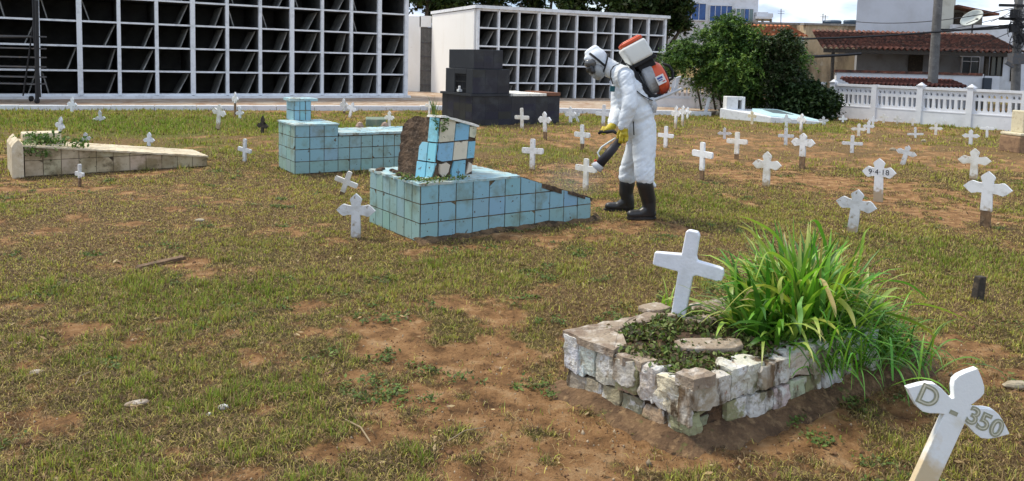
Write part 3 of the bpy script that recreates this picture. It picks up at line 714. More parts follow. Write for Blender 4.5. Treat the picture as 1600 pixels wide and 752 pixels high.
# --- second blue grave (behind, left)
N2 = at(461, 272.5); A2 = radians(33); L2 = Vector((cos(A2), sin(A2), 0)); S2 = Vector((-sin(A2), cos(A2), 0))
Q2 = lambda a, b, c: N2 + L2 * a + S2 * b + UP * c
root = empty('tiled_grave', N2, 'light blue tiled grave with intact square pillar block on its raised left end', 'grave')
sd2, hl2, h1, h2, ll2 = .72, .58, .64, .50, 2.05
foot_rect((Q2(ll2 / 2, sd2 / 2, 0).x, Q2(ll2 / 2, sd2 / 2, 0).y), A2, ll2 / 2 + .02, sd2 / 2 + .02)
def blk(mb, FQ, a0, a1, b0, b1, c0, c1, col=(1, 1, 1)):
    mb.hexa([FQ(a0, b0, c0), FQ(a1, b0, c0), FQ(a1, b1, c0), FQ(a0, b1, c0)], [FQ(a0, b0, c1), FQ(a1, b0, c1), FQ(a1, b1, c1), FQ(a0, b1, c1)], col)
mb = MB(); blk(mb, Q2, 0, hl2, 0, sd2, -.06, h1 - .01); blk(mb, Q2, hl2 + .001, ll2, .004, sd2 - .004, -.06, h2 - .012); mb.build('core', M_grout, root, origin=N2)
mb = MB()
tiles(mb, N2.copy(), L2, 0, -S2, hl2, 0, lambda x: h1 - .008, .19, .16, bluefn(.15, .6, .3)); tiles(mb, Q2(hl2, 0.004, 0), L2, 0, -S2, ll2 - hl2, 0, lambda x: h2 - .01, .165, .16, bluefn(.35, .85, .2))
tiles(mb, Q2(0, sd2, 0), -S2, 0, -L2, sd2, 0, lambda x: h1 - .008, .18, .16, bluefn(.5, .95, .2))
mb.build('tiles', M_tile, root, origin=N2)
rough_slab('top_slab', [(-.02, -.02), (hl2 + .01, -.02), (hl2 + .01, sd2 + .01), (-.02, sd2 + .01)], h1 + .012, .02, M_blueslab, root, Q2, edge=.003)
rough_slab('foot_slab', [(hl2 + .012, -.02), (ll2 + .02, -.02), (ll2 + .02, sd2 + .01), (hl2 + .012, sd2 + .01)], h2 + .02, .03, M_blueslab, root, Q2, edge=.003)
# pillar block
PB = at(459.5, 189, h1 + .012); d_ = PB - N2; pa, pb = d_.dot(L2), d_.dot(S2)
pw, pd, ph = .235, .33, .285
mb = MB(); blk(mb, Q2, pa, pa + pw, pb, pb + pd, h1 + .005, h1 + ph); pil = mb.build('pillar', M_grout, root, origin=N2)
mb = MB(); tiles(mb, Q2(pa, pb, h1 + .012), L2, 0, -S2, pw, 0, lambda x: ph - .02, .09, .14, bluefn(.0, .3, 0)); tiles(mb, Q2(pa, pb + pd, h1 + .012), -S2, 0, -L2, pd, 0, lambda x: ph - .02, .18, .14, bluefn(.1, .5, 0)); mb.build('tiles', M_tile, pil, origin=N2)
rough_slab('pillar_cap', [(pa - .06, pb - .01), (pa + pw + .09, pb - .02), (pa + pw + .08, pb + pd), (pa - .05, pb + pd)], h1 + ph + .03, .035, M_blueslab, root, Q2, edge=.008)

# --- cream grave at left
N3 = at(39, 276); A3 = radians(36.5); L3 = Vector((cos(A3), sin(A3), 0)); S3 = Vector((-sin(A3), cos(A3), 0)); Q3 = lambda a, b, c: N3 + L3 * a + S3 * b + UP * c
L3len, S3w = 2.12, .80
root = empty('tiled_grave', N3, 'long low cream tiled grave sloping down to the right at the left edge', 'grave')
foot_rect((Q3(L3len / 2, S3w / 2, 0).x, Q3(L3len / 2, S3w / 2, 0).y), A3, L3len / 2 + .1, S3w / 2)
mb = MB(); hA, hB = .37, .13
mb.hexa([Q3(0, 0, -.05), Q3(L3len, 0, -.05), Q3(L3len, S3w, -.05), Q3(0, S3w, -.05)], [Q3(0, 0, hA - .01), Q3(L3len, 0, hB - .01), Q3(L3len, S3w, hB - .01), Q3(0, S3w, hA - .01)]); mb.build('core', M_grout, root, origin=N3)
mb = MB(); CT = (.50, .41, .28); tiles(mb, N3.copy(), L3, 0, -S3, L3len, 0, lambda x: hA + (hB - hA) * x / L3len - .008, .19, .19, lambda i, j, n: jit(mixc(CT, (.40, .34, .22), rnd.random() * .6), .05), gap=.007); mb.build('tiles', mat('dirty_cream_tile', (.5, .4, .3), .6, [((.26, .20, .11), 4, .44, .62), ((.14, .11, .06), 6, .56, .70), ((.08, .06, .03), 30, .64, .69)], (30, .3, .006), attr=True), root, origin=N3)
rough_slab('sloping_cover', [(-.02, -.025), (L3len + .01, -.025), (L3len + .01, S3w), (-.02, S3w)], hA + .012, .022, M_cream, root, Q3, slope=lambda a, b: (hB - hA) * a / L3len, edge=.012, amp=.008)
mb = MB(); pr = [(0, -.05), (.12, -.05), (.12, .34), (.11, .40), (.07, .45), (.03, .41), (0, .36)]
HW = .13
mb.prism([(p[0] * 1.0, p[1] * 1.0) for p in pr], L3, UP, S3, Q3(-.13, -.03, 0), S3w + .06); mb.build('end_wall', M_cream, root, origin=N3)
mb = MB(); mb.box(Q3(.22, S3w * .62, hA + .06), (.42, .3, .12), ROT(A3)); mb.build('headstone_stub', M_cream, root, origin=N3, bevel=.015)
o = leaf_cloud('shrub', [Q3(.12, .2, hA + .08), Q3(.25, .15, hA + .06), Q3(.4, .12, hA + .03), Q3(.05, .05, hA - .02), Q3(.16, .0, hA - .08), Q3(.6, .1, hA + .0)], 700, (.065, .06, .04), .032, GRN, seed=9, flat=.8)
tag(o, 'small leafy green plant growing on the head of the low cream grave', 'plant')

# --- black grave monument
M_blackt = mat('black_wall_tile', (.026, .029, .035), .55, [((.042, .046, .052), 1.6, .45, .75)], (25, .3))
NB = at(737, 196.5); AB = radians(33); LB = Vector((cos(AB), sin(AB), 0)); SB = Vector((-sin(AB), cos(AB), 0)); QB = lambda a, b, c: NB + LB * a + SB * b + UP * c
root = empty('stepped_tomb', NB, 'tall black stepped tomb with a barred front standing before the right niches', 'tomb')
wB = 1.5; lB = 2.55
foot_rect((QB(lB / 2, wB / 2, 0).x, QB(lB / 2, wB / 2, 0).y), AB, lB / 2, wB / 2)
mb = MB(); blk(mb, QB, 0, lB, 0, wB, -.1, .69); mb.build('base', M_blackt, root, origin=NB, bevel=.01)
mb = MB(); blk(mb, QB, -.05, 1.02, -.03, wB + .03, .69, .745); mb.build('ledge', M_blackt, root, origin=NB)
mb = MB(); blk(mb, QB, .02, 1.05, .03, .34, .747, 1.33); blk(mb, QB, .02, 1.05, .92, wB - .12, .747, 1.33); blk(mb, QB, .14, 1.05, .343, .917, .747, 1.33); blk(mb, QB, .02, .139, .343, .917, 1.2, 1.33); mb.build('middle_block', M_blackt, root, origin=NB, bevel=.008)
mb = MB(); blk(mb, QB, .06, .86, .06, wB - .2, 1.333, 1.79); mb.build('top_block', M_blackt, root, origin=NB, bevel=.012)
mb = MB()
for i in range(8): mb.tube([QB(.04, .37 + i * .074, .75), QB(.04, .37 + i * .074, 1.2)], .009, 5)
for zz in (.85, 1.02, 1.17): mb.tube([QB(.035, .35, zz), QB(.035, .91, zz)], .008, 5)
mb.build('grille', M_black, root, origin=NB)
mb = MB(); mb.box(QB(-.0, .62, .80), (.1, .1, .06), ROT(AB)); mb.box(QB(0, .62, .86), (.05, .05, .09), ROT(AB)); mb.box(QB(0, .62, .90), (.015, .1, .02), ROT(AB))
o = mb.build('grave_ornament', M_white, bevel=.008); tag(o, 'small pale ornament on the ledge of the black stepped tomb', 'ornament')
rough_slab('broken_cover', [(1.12, -.03), (lB - .42, -.03), (lB - .42, wB), (1.12, wB)], .752, .06, M_whiteslab, root, QB, edge=.03, amp=.01)
mb = MB(); mb.box(QB(lB - .22, .45, .735), (.42, 1.0, .085), ROT(AB)); o = mb.build('clay_block', mat('red_clay', (.22, .10, .06), .9, [((.12, .07, .05), 12, .45, .7)], (40, .6)), bevel=.01)
tag(o, 'reddish brown block lying on the right end of the black stepped tomb', 'block')
mb = MB(); bk_ = lambda i, j, n: tuple([rnd.uniform(.020, .036)] * 2 + [rnd.uniform(.028, .042)])
tiles(mb, QB(0, 0, -.05), LB, 0, -SB, lB, 0, lambda x: .735, .36, .185, bk_, gap=.007, proud=.004)
tiles(mb, QB(0, wB, -.05), -SB, 0, -LB, wB, 0, lambda x: .735, .30, .185, bk_, gap=.007, proud=.004)
tiles(mb, QB(.02, .03, .75), LB, 0, -SB, 1.03, 0, lambda x: .575, .35, .19, bk_, gap=.007, proud=.004)
tiles(mb, QB(.06, .06, 1.34), LB, 0, -SB, .80, 0, lambda x: .445, .27, .15, bk_, gap=.007, proud=.004)
mb.build('facing_tiles', mat('black_facing_tile', (.03, .03, .035), .45, [((.055, .06, .066), 3, .5, .75)], (25, .2), attr=True), root, origin=NB)

# --- low white grave under the bush
M_pool = mat('pale_blue_paint', (.50, .72, .74), .45, [((.62, .74, .74), 2, .4, .7)], (20, .1))
Aw, Bw, Cw, Dw = Vector((6.17, 22.83, 0)), Vector((7.25, 21.45, 0)), Vector((8.75, 21.35, 0)), Vector((7.75, 23.4, 0))
root = empty('low_grave', Aw, 'low whitewashed grave with a pale blue sloping top below the feathery bush', 'grave')
foot_rect(((Aw.x + Cw.x) / 2, (Aw.y + Cw.y) / 2), -.4, 1.2, .8)
z_ = lambda p, h: p + UP * h
mb = MB(); mb.hexa([z_(p, -.1) for p in (Aw, Bw, Cw, Dw)], [z_(Aw, .30), z_(Bw, .16), z_(Cw, .06), z_(Dw, .26)]); mb.build('base', M_white, root, origin=Aw, bevel=.02)
mb = MB(); T = lambda s_, t_, h: (z_(Aw, .30) * (1 - s_) + z_(Bw, .16) * s_) * (1 - t_) + (z_(Dw, .26) * (1 - s_) + z_(Cw, .06) * s_) * t_ + UP * h
ct = [(.30, .35), (.92, .06), (.98, .97), (.25, .92)]
mb.hexa([T(a, b, -.01) for a, b in ct], [T(a, b, .10 * (1 - a) + .02) for a, b in ct]); mb.build('cover', M_pool, root, origin=Aw, bevel=.01)
mb = MB(); ct = [(.36, .5), (.62, .42), (.66, .78), (.36, .82)]
mb.hexa([T(a, b, .0) for a, b in ct], [T(a, b, .10 * (1 - a) + .03) for a, b in ct]); mb.build('plaque', mat('slate_grey', (.16, .20, .22), .3), root, origin=Aw)
a = W(1135, 170, 22.7); b = W(1164, 170, 22.7); t = W(1135, 151, 22.7)
mb = MB(); hx = (b.x - a.x); zb = .24; zt = t.z
for x0, x1, z0, z1 in ((0, .62, zb, zt), (.62, .82, zb, zb + .05), (.62, .82, zt - .1, zt), (.82, 1, zb, zt)):
    mb.box((a.x + hx * (x0 + x1) / 2, 22.9, (z0 + z1) / 2), (hx * (x1 - x0) - .001, .4, z1 - z0 - .001))
mb.box((a.x + hx * .72, 23.05, (zb + zt) / 2), (hx * .19, .08, zt - zb - .16), mi=1)
mb.build('headstone', [M_white, M_darkwood], root, origin=Aw, bevel=.015)
# small flat grave remains between the two niche blocks and second blue grave
p = at(560, 199); q = at(604, 200)
root = empty('flat_grave', p, 'tiny greenish flat grave slab lying in grass behind the pillar grave', 'grave')
mb = MB(); A_, B_ = at(567, 199.5), at(598, 200); mb.box(((A_.x + B_.x) / 2, A_.y + .35, .08), ((B_ - A_).length, .7, .22), ROT(.2)); mb.build('slab', mat('mossy_cement', (.17, .22, .17), .9, [((.28, .3, .22), 6, .5, .7)], (30, .5)), root, origin=p, bevel=.02)
for k, px in enumerate((562, 601)):
    mb = MB(); c = at(px, 200, .08); mb.ball(c, (.09, .1, .13), seg=7, rings=5); mb.build('end_stone', mat('pinkish_stone', (.42, .30, .24), .9, [((.2, .14, .1), 9, .45, .7)], (30, .6)), root, origin=p)

# ------------------------------------------------------------------ brick bordered grave in front
M_brick = mat('limewashed_brick', (.5, .48, .45), .92, [((.64, .62, .58), 7, .50, .56), ((.32, .20, .14), 9, .62, .67), ((.10, .07, .042), 7, .54, .62, 7, (1, 1, .4)), ((.14, .14, .065), 6, .58, .70), ((.34, .28, .20), 45, .55, .7)], (55, .9, .012), attr=True)
M_ledge = mat('worn_cement_top', (.33, .26, .19), .95, [((.20, .14, .10), 7, .45, .65), ((.56, .50, .43), 16, .5, .7), ((.10, .075, .05), 34, .60, .72)], (50, .9, .012))
M_soil = mat('dark_soil', (.085, .052, .03), .98, [((.15, .085, .045), 8, .45, .65), ((.045, .03, .02), 30, .45, .62)], (50, 1.0, .02))
NP = at(1078, 694); AP = radians(33); LP = Vector((cos(AP), sin(AP), 0)); 
EL = at(880, 603); SPv = EL - NP; SPl = SPv.length; SP = SPv.normalized()
QP = lambda a, b, c: NP + LP * a + SP * b + UP * c
LPl = 1.32; HPz = .255
print('planter', NP, SPl, degrees(atan2(SP.y, SP.x)) if False else math.degrees(atan2(SP.y, SP.x)))
root = empty('brick_grave', NP, 'crumbling whitewashed brick grave border filled with soil and weeds', 'grave')
cc = QP(LPl / 2, SPl / 2, 0); foot_rect((cc.x, cc.y), AP, LPl / 2 + .0, SPl / 2 + .0)
def displaced_block(mb, org, ax, nx, size, amp, col, seed, n=(6, 3, 5), rounding=.0045):
    """one block, its surface gridded and pushed about by noise"""
    L_, T_, H_ = size; ids = {}; vs = []; fs = []
    def P(i, j, k):
        key = (i, j, k)
        if key in ids: return ids[key]
        a, b, c = i / n[0], j / n[1], k / n[2]
        ex = min(a, 1 - a) * L_; ey = min(b, 1 - b) * T_; ez = min(c, 1 - c) * H_
        p = org + ax * (a * L_) + nx * (b * T_) + UP * (c * H_)
        near = sum(1 for e in (ex, ey, ez) if e < 1e-6)
        ctr = org + ax * (L_ / 2) + nx * (T_ / 2) + UP * (H_ / 2)
        if near >= 2: p = p + (ctr - p).normalized() * rounding * (near - 1) * rnd.uniform(.2, 1.3)
        q = float(vnoise(p.x * 22 + seed * 3.1, p.y * 22 + p.z * 31, seed)) - .5; q2 = float(vnoise(p.x * 60 + p.z * 47, p.y * 60 - p.z * 20, seed + 5)) - .5
        for ax_, ee in ((ax, min(a, 1 - a)), (nx, min(b, 1 - b)), (UP, min(c, 1 - c))):
            if ee < 1e-6: p = p + ax_ * ((1 if (p - ctr).dot(ax_) > 0 else -1) * (q * amp * 2.2 + q2 * amp))
        ids[key] = len(vs); vs.append(p); return ids[key]
    for i in range(n[0]):
        for k in range(n[2]): fs += [(P(i, 0, k), P(i + 1, 0, k), P(i + 1, 0, k + 1), P(i, 0, k + 1)), (P(i, n[1], k), P(i, n[1], k + 1), P(i + 1, n[1], k + 1), P(i + 1, n[1], k))]
        for j in range(n[1]): fs += [(P(i, j, 0), P(i, j + 1, 0), P(i + 1, j + 1, 0), P(i + 1, j, 0)), (P(i, j, n[2]), P(i + 1, j, n[2]), P(i + 1, j + 1, n[2]), P(i, j + 1, n[2]))]
    for j in range(n[1]):
        for k in range(n[2]): fs += [(P(0, j, k), P(0, j, k + 1), P(0, j + 1, k + 1), P(0, j + 1, k)), (P(n[0], j, k), P(n[0], j + 1, k), P(n[0], j + 1, k + 1), P(n[0], j, k + 1))]
    mb.add(vs, fs, col)
LIME = (.62, .60, .56); DIRTY = (.38, .31, .21); PINK = (.42, .27, .21); MOSS = (.27, .26, .15)
core = MB(); T0 = .10
blk(core, QP, .03, LPl, .03, .11, -.06, HPz - .045); blk(core, QP, .03, .11, .03, SPl - .03, -.06, HPz - .05); blk(core, QP, .03, LPl, SPl - .11, SPl - .03, -.06, HPz - .03); core.build('mortar_core', M_soil, root, origin=NP)
long_w = MB(); sd_i = 0; CRM = (.56, .50, .40)
top_lay = [.19, .15, .13, .18, .12, .14, .16, .15, .2]; 
def lay(mb, FQ, ax, nx, rows, z0s, hs, lens, cols, thick=.115, skip=(), amp=.006):
    global sd_i
    for r_ in range(rows):
        x = -.005 + (0 if r_ % 2 == 0 else -.06); i = 0
        while x < lens[1]:
            L_ = rnd.choice(lens[2]) * rnd.uniform(.85, 1.15); x1 = min(x + L_, lens[1])
            xx = max(x, lens[0]); sd_i += 1
            if x1 - xx > .04 and (r_, i) not in skip:
                c = jit(rnd.choice(cols[r_]), .12)
                displaced_block(mb, FQ(xx + .002, rnd.uniform(-.006, .010) + (0.012 if r_ == 0 else 0), z0s[r_] + rnd.uniform(-.004, .004)), ax, nx, (x1 - xx - .007, thick, hs[r_] - .005 + rnd.uniform(-.014, .010) * (r_ == rows - 1)), amp * rnd.uniform(.6, 1.5), c, sd_i)
            x += L_; i += 1
lay(long_w, lambda a, b, c: QP(a, b, c), LP, SP, 3, [-.06, .022, .130], [.08, .106, .128], (0, LPl, [.115, .13, .145]), [[DIRTY, MOSS, DIRTY], [CRM, DIRTY, MOSS, LIME, DIRTY], [LIME, LIME, PINK, CRM, LIME, LIME, CRM]], skip={(1, 1), (1, 9)})
long_w.build('long_wall', M_brick, root, origin=NP, smooth=False)
sh = MB()
lay(sh, lambda a, b, c: QP(b, a, c), SP, LP, 2, [-.06, .095], [.153, .163], (.02, SPl + .01, [.11, .13, .15]), [[MOSS, DIRTY, DIRTY], [LIME, CRM, MOSS, LIME]])
sh.build('end_wall', M_brick, root, origin=NP)
bk = MB(); lay(bk, lambda a, b, c: QP(a, SPl - b, c), LP, -SP, 2, [-.05, .09], [.14, .16], (0, LPl, [.2, .26]), [[DIRTY, MOSS], [DIRTY, LIME]])
bk.build('back_wall', M_brick, root, origin=NP)
def zr(a, b): return .012 * (float(fbm(a * 9, b * 9, 3, 60)) - .5)
# cement capping, broken into pieces
rough_slab('capping', [(.0, SPl - .30), (.10, SPl - .28), (.13, SPl - .09), (.62, SPl - .09), (.62, SPl + .01), (-.0, SPl + .015)], HPz + .012, .035, M_ledge, root, QP, edge=.012, amp=.006)
rough_slab('capping', [(-.005, .26), (.085, .24), (.09, SPl - .33), (.0, SPl - .32)], HPz + .004, .04, M_ledge, root, QP, edge=.014, amp=.006)
rough_slab('capping', [(-.008, -.012), (.12, -.012), (.11, .08), (.06, .10), (-.008, .08)], HPz + .022, .05, M_ledge, root, QP, edge=.012, amp=.01)
rough_slab('capping', [(.72, SPl - .2), (1.2, SPl - .15), (1.2, SPl + .01), (.72, SPl + .01)], HPz + .012, .03, M_ledge, root, QP, edge=.012, amp=.006)
# flaking limewash render clinging to the bricks
M_plaster = mat('flaking_lime_render', (.54, .50, .43), .9, [((.36, .29, .20), 6, .42, .58), ((.66, .64, .60), 11, .52, .62), ((.16, .105, .06), 7, .50, .60, 7, (1, 1, .35)), ((.12, .11, .055), 8, .56, .68)], (45, .8, .01))
def plaster(a0, a1, c0, c1, face, th=.012, seed=0):
    n = 26; o = []; rr = random.Random(seed)
    for i in range(n):
        t = 2 * pi * i / n; k = 1 / max(abs(cos(t)), abs(sin(t))) ** .8 * rr.uniform(.78, 1.05); o.append((min(max((a0 + a1) / 2 + (a1 - a0) / 2 * k * cos(t), a0), a1), min(max((c0 + c1) / 2 + (c1 - c0) / 2 * k * sin(t), c0), c1)))
    m_ = MB(); m_.prism(o, LP if face == 'l' else -SP, UP, (-SP if face == 'l' else -LP), (QP(0, .006, 0) if face == 'l' else QP(.006, SPl, 0)), th + .006); return m_
for i_, (a0, a1, c0, c1) in enumerate([(-.012, .15, .12, .262), (.40, .50, .13, .25), (.76, .88, .13, .24)]): plaster(a0, a1, c0, c1, 'l', .009 + .004 * (i_ % 3), 100 + i_).build('render_patch', M_plaster, root, origin=NP, bevel=.003)
for i_, (a0, a1, c0, c1) in enumerate([(.30, .44, .12, .255), (.66, SPl + .01, .06, .24)]): plaster(a0, a1, c0, c1, 's', .009 + .004 * (i_ % 3), 200 + i_).build('render_patch', M_plaster, root, origin=NP, bevel=.003)
# soil heaped against the outside
nu, nv = 120, 9; V_ = []
path = [QP(0, SPl + .05, 0), QP(0, 0, 0), QP(LPl + .4, 0, 0)]; nrm_ = [-LP, -SP]
for i in range(nu):
    t = i / (nu - 1); 
    if t < .36: f_ = t / .36; p_ = path[0].lerp(path[1], f_); d_n = (-LP * (1 - f_ ** 6) + (-LP - SP).normalized() * f_ ** 6).normalized()
    else: f_ = (t - .36) / .64; p_ = path[1].lerp(path[2], f_); d_n = (-SP * (1 - (1 - f_) ** 8) + (-LP - SP).normalized() * (1 - f_) ** 8).normalized()
    hgt = .02 + .05 * float(fbm(t * 9, 3, 3, 80)) + .07 * f_ * (t > .36)
    for j in range(nv):
        s_ = j / (nv - 1); q_ = p_ + d_n * (-.03 + s_ * .20); V_.append((q_.x, q_.y, hgt * (1 - s_) ** 1.4 - .05 * s_ ** 2 + gz(q_.x, q_.y) + .02 * (float(fbm(q_.x * 16, q_.y * 16, 3, 81)) - .5) * (1 - s_)))
ii = np.arange(nu * nv).reshape(nu, nv); qd = np.stack([ii[:-1, :-1], ii[1:, :-1], ii[1:, 1:], ii[:-1, 1:]], -1).reshape(-1, 4)
np_mesh('heaped_soil', np.array(V_) - np.array(NP), qd.ravel(), np.full(len(qd), 4), mat('heaped_soil', (.16, .095, .05), .98, [((.085, .05, .028), 9, .42, .62), ((.26, .165, .085), 22, .52, .68), ((.09, .10, .03), 12, .60, .70)], (50, 1.0, .02)), parent=root, smooth=True, origin=NP)
# soil filling
na, nb = 90, 54; va = np.linspace(.05, LPl + .55, na); vb = np.linspace(.05, SPl - .04, nb); VA, VB = np.meshgrid(va, vb)
zs = HPz - .018 + .05 * (fbm(VA * 5, VB * 5, 4, 70) - .5) + .02 * (fbm(VA * 22, VB * 22, 3, 71) - .5) + .035 * np.exp(-((VA - .55) ** 2 + (VB - .5) ** 2) / .06)
zs = zs - .30 * np.clip((VA - LPl - .1) / .45, 0, 1) ** 1.2
Pq = np.array(NP)[None] + VA.ravel()[:, None] * np.array(LP)[None] + VB.ravel()[:, None] * np.array(SP)[None]; Pq[:, 2] = zs.ravel()
ii = np.arange(na * nb).reshape(nb, na); qd = np.stack([ii[:-1, :-1], ii[:-1, 1:], ii[1:, 1:], ii[1:, :-1]], -1).reshape(-1, 4)
np_mesh('soil_filling', Pq - np.array(NP), qd.ravel(), np.full(len(qd), 4), M_soil, parent=root, smooth=True, origin=NP)
def soil_z(a, b):
    return float(HPz - .018 + .05 * (fbm(a * 5, b * 5, 4, 70) - .5) + .035 * math.exp(-((a - .55) ** 2 + (b - .5) ** 2) / .06))
# ground cover on the soil
cs = []
for i in range(620):
    a = rnd.uniform(.05, 1.2); b = rnd.uniform(.08, SPl - .08)
    if a < .2 and b > SPl - .3: continue
    if float(fbm(a * 6, b * 6, 3, 90)) < .40: continue
    cs.append(QP(a, b, soil_z(a, b) + .010))
GC = [(.065, .10, .025), (.10, .15, .035), (.15, .20, .05), (.22, .26, .08), (.06, .05, .025), (.16, .12, .06), (.10, .07, .04)]
o = leaf_cloud('ground_cover', cs, 15000, (.024, .024, .011), .018, GC, seed=12, flat=.7); tag(o, 'small trailing weeds covering the soil inside the brick grave border', 'weeds', kind='stuff')
# loose stones and slabs on it
def stone(name, a, b, z, size, rot, m, label, cat='slab', tilt=0.0):
    mb = MB(); pts = []
    k = 12
    for i in range(k):
        t = 2 * pi * i / k; r_ = 1 / max(abs(cos(t)), abs(sin(t))) ** .7 * rnd.uniform(.82, 1.08); pts.append((size[0] / 2 * r_ * cos(t), size[1] / 2 * r_ * sin(t)))
    mb.prism(pts, (1, 0, 0), (0, 1, 0), (0, 0, 1), (0, 0, 0), size[2])
    o = mb.build(name, m, bevel=min(.008, size[2] * .3)); o.location = QP(a, b, z); o.rotation_euler = (tilt, rnd.uniform(-.06, .06), rot); return tag(o, label, cat)
p = at(1110, 540, HPz) ; d_ = p - NP
def qp_of(px, py, z=HPz):
    p = at(px, py, z) - NP; M2 = np.array([[LP.x, SP.x], [LP.y, SP.y]]); s = np.linalg.solve(M2, np.array([p.x, p.y])); return float(s[0]), float(s[1])
a, b = qp_of(1106, 541); stone('stone_slab', a, b, soil_z(a, b) + .004, (.34, .13, .03), AP - .5, M_ledge, 'flat brown slab lying on the weeds in front of the white cross', tilt=.05)
a, b = qp_of(1100, 507); stone('stone_slab', a, b, soil_z(a, b) + .004, (.22, .1, .025), AP - .1, M_ledge, 'pale flat slab just right of the big white cross foot')
a, b = qp_of(1022, 486); stone('stone_slab', a, b, soil_z(a, b) + .01, (.16, .12, .03), .3, M_ledge, 'pale broken slab piece on the far left corner of the brick grave')
a, b = qp_of(1048, 505); stone('pebble', a, b, soil_z(a, b), (.05, .045, .035), .3, M_ledge, 'small pale pebble left of the big white cross foot', 'stone')
# ------------------------------------------------------------------ crosses
def arm_outline(L_, h, style):
    """half outline of one limb from its root to its tip: (along, half width)"""
    if style == 'P': return [(h * .9, h * .92), (L_ * .42, h * .98), (L_ * .55, h * 1.16), (L_ * .65, h * 1.22), (L_ * .77, h * .92), (L_ * .89, h * .44), (L_, 0)]
    if style == 'F': return [(h, h * .82), (L_ * .30, h * 1.0), (L_ * .44, h * 1.32), (L_ * .57, h * 1.46), (L_ * .69, h * 1.26), (L_ * .81, h * .84), (L_ * .92, h * .36), (L_, 0)]
    return [(h, h), (L_ * .9, h * 1.0), (L_ * .98, h * .8), (L_, h * .35)]
def cross_outline(span, top, bottom, hw, style, armw=None):
    pts = []
    def limb(L_, d, n):
        prof = arm_outline(L_, hw, style); a = [(p[0], p[1]) for p in prof]; up_ = a; dn = a[::-1]
        o = [(d[0] * x - n[0] * y, d[1] * x - n[1] * y) for x, y in a] + [(d[0] * x + n[0] * y, d[1] * x + n[1] * y) for x, y in dn if y > 0]
        return o
    pts += limb(span / 2, (1, 0), (0, 1))[0:]
    pts += limb(top, (0, 1), (-1, 0))
    pts += limb(span / 2, (-1, 0), (0, -1))
    pts += [(-hw, -bottom), (hw, -bottom)]
    # drop near-duplicate neighbours
    outp = []
    for p in pts:
        if not outp or hypot(p[0] - outp[-1][0], p[1] - outp[-1][1]) > 1e-4: outp.append(p)
    return outp
M_whites = [M_white2, mat('white_cross_paint_greyed', (.70, .71, .72), .7, [((.50, .50, .48), 9, .46, .68), ((.33, .28, .20), 24, .60, .70)], (80, .4, .006)), mat('white_cross_paint_mudded', (.76, .75, .71), .7, [((.60, .56, .47), 6, .46, .66), ((.36, .26, .16), 18, .60, .70)], (80, .4, .006))]
for m_ in M_whites: add_mud(m_, -.12, -.36, (.36, .27, .16))
M_deco = mat('grey_cross_paint', (.62, .63, .63), .75, [((.40, .38, .34), 25, .45, .7)], (70, .4, .004))
M_beige = mat('yellowed_cross_paint', (.62, .56, .40), .75, [((.45, .38, .25), 20, .5, .7)], (70, .4, .004))
M_darkcross = mat('blackened_wood', (.045, .038, .032), .95, [((.09, .07, .05), 20, .5, .7)], (60, .6, .006))
GROUP = 'small painted crosses standing in the lawn'
def cross(px, yt, ya, yb, span, style, foot, leandx, label, m=None, thick=.028, hwf=None, group=GROUP, zb=0.0, kf=.88, twist=None):
    G = at(px - leandx / 2, yb, zb); d = G.y; s = F_PX / d
    H = (yb - yt) / s; arm = (yb - ya) / s
    rd = Vector((G.x, G.y, 0)).normalized(); S = max(span, kf * (yb - yt)) / s; S = min(S, .43 if twist is None else 9)
    f = min(1.0, span / s / S); al = asin(f) if f < 1 else pi / 2
    if f >= .98: al = radians(75)
    if twist is not None: al = twist
    ca, sa = cos(al), sin(al)
    adir = Vector((rd.x * ca - rd.y * sa, rd.x * sa + rd.y * ca, 0)); adir = -adir          # pointing right in the picture
    nrm = Vector((adir.y, -adir.x, 0))
    hw = hwf or min(.052, max(.028, H * .108))
    if style == 'B': hw *= .84
    o = cross_outline(S, H - arm, arm + .0 - foot / s, hw, style)
    mb = MB(); mb.prism(o, (1, 0, 0), (0, 0, 1), (0, -1, 0), (0, thick / 2, 0), thick)
    ob = mb.build('grave_cross', m or rnd.choice(M_whites), bevel=min(.0025, hw * .06), seg=1)
    G.z = (gz(G.x, G.y) if zb == 0 else zb) - .01
    tilt = atan2(leandx + .0, (yb - yt)) - ROLL * 1.0
    R3 = Matrix((( adir.x, -nrm.x, 0), (adir.y, -nrm.y, 0), (0, 0, 1))).to_4x4()
    Rt = Matrix.Rotation(tilt, 4, 'Y') @ Matrix.Rotation(rnd.uniform(-.05, .05), 4, 'X')
    ob.matrix_world = Matrix.Translation(G) @ R3 @ Rt @ Matrix.Translation((0, 0, arm + .01))
    # keep transform as loc/rot (origin at arm crossing)
    tag(ob, label, 'cross', group)
    fb = MB(); fh = foot / s
    if foot > 0:
        fb.box((0, 0, -(arm - fh / 2) - .01), (hw * 1.75, thick * .9, fh + .03)); fo = fb.build('foot', M_wood if foot < 999 else M_wood, ob); fo.location = (0, 0, 0)
    return ob, dict(H=H, S=S, hw=hw, arm=arm, thick=thick)
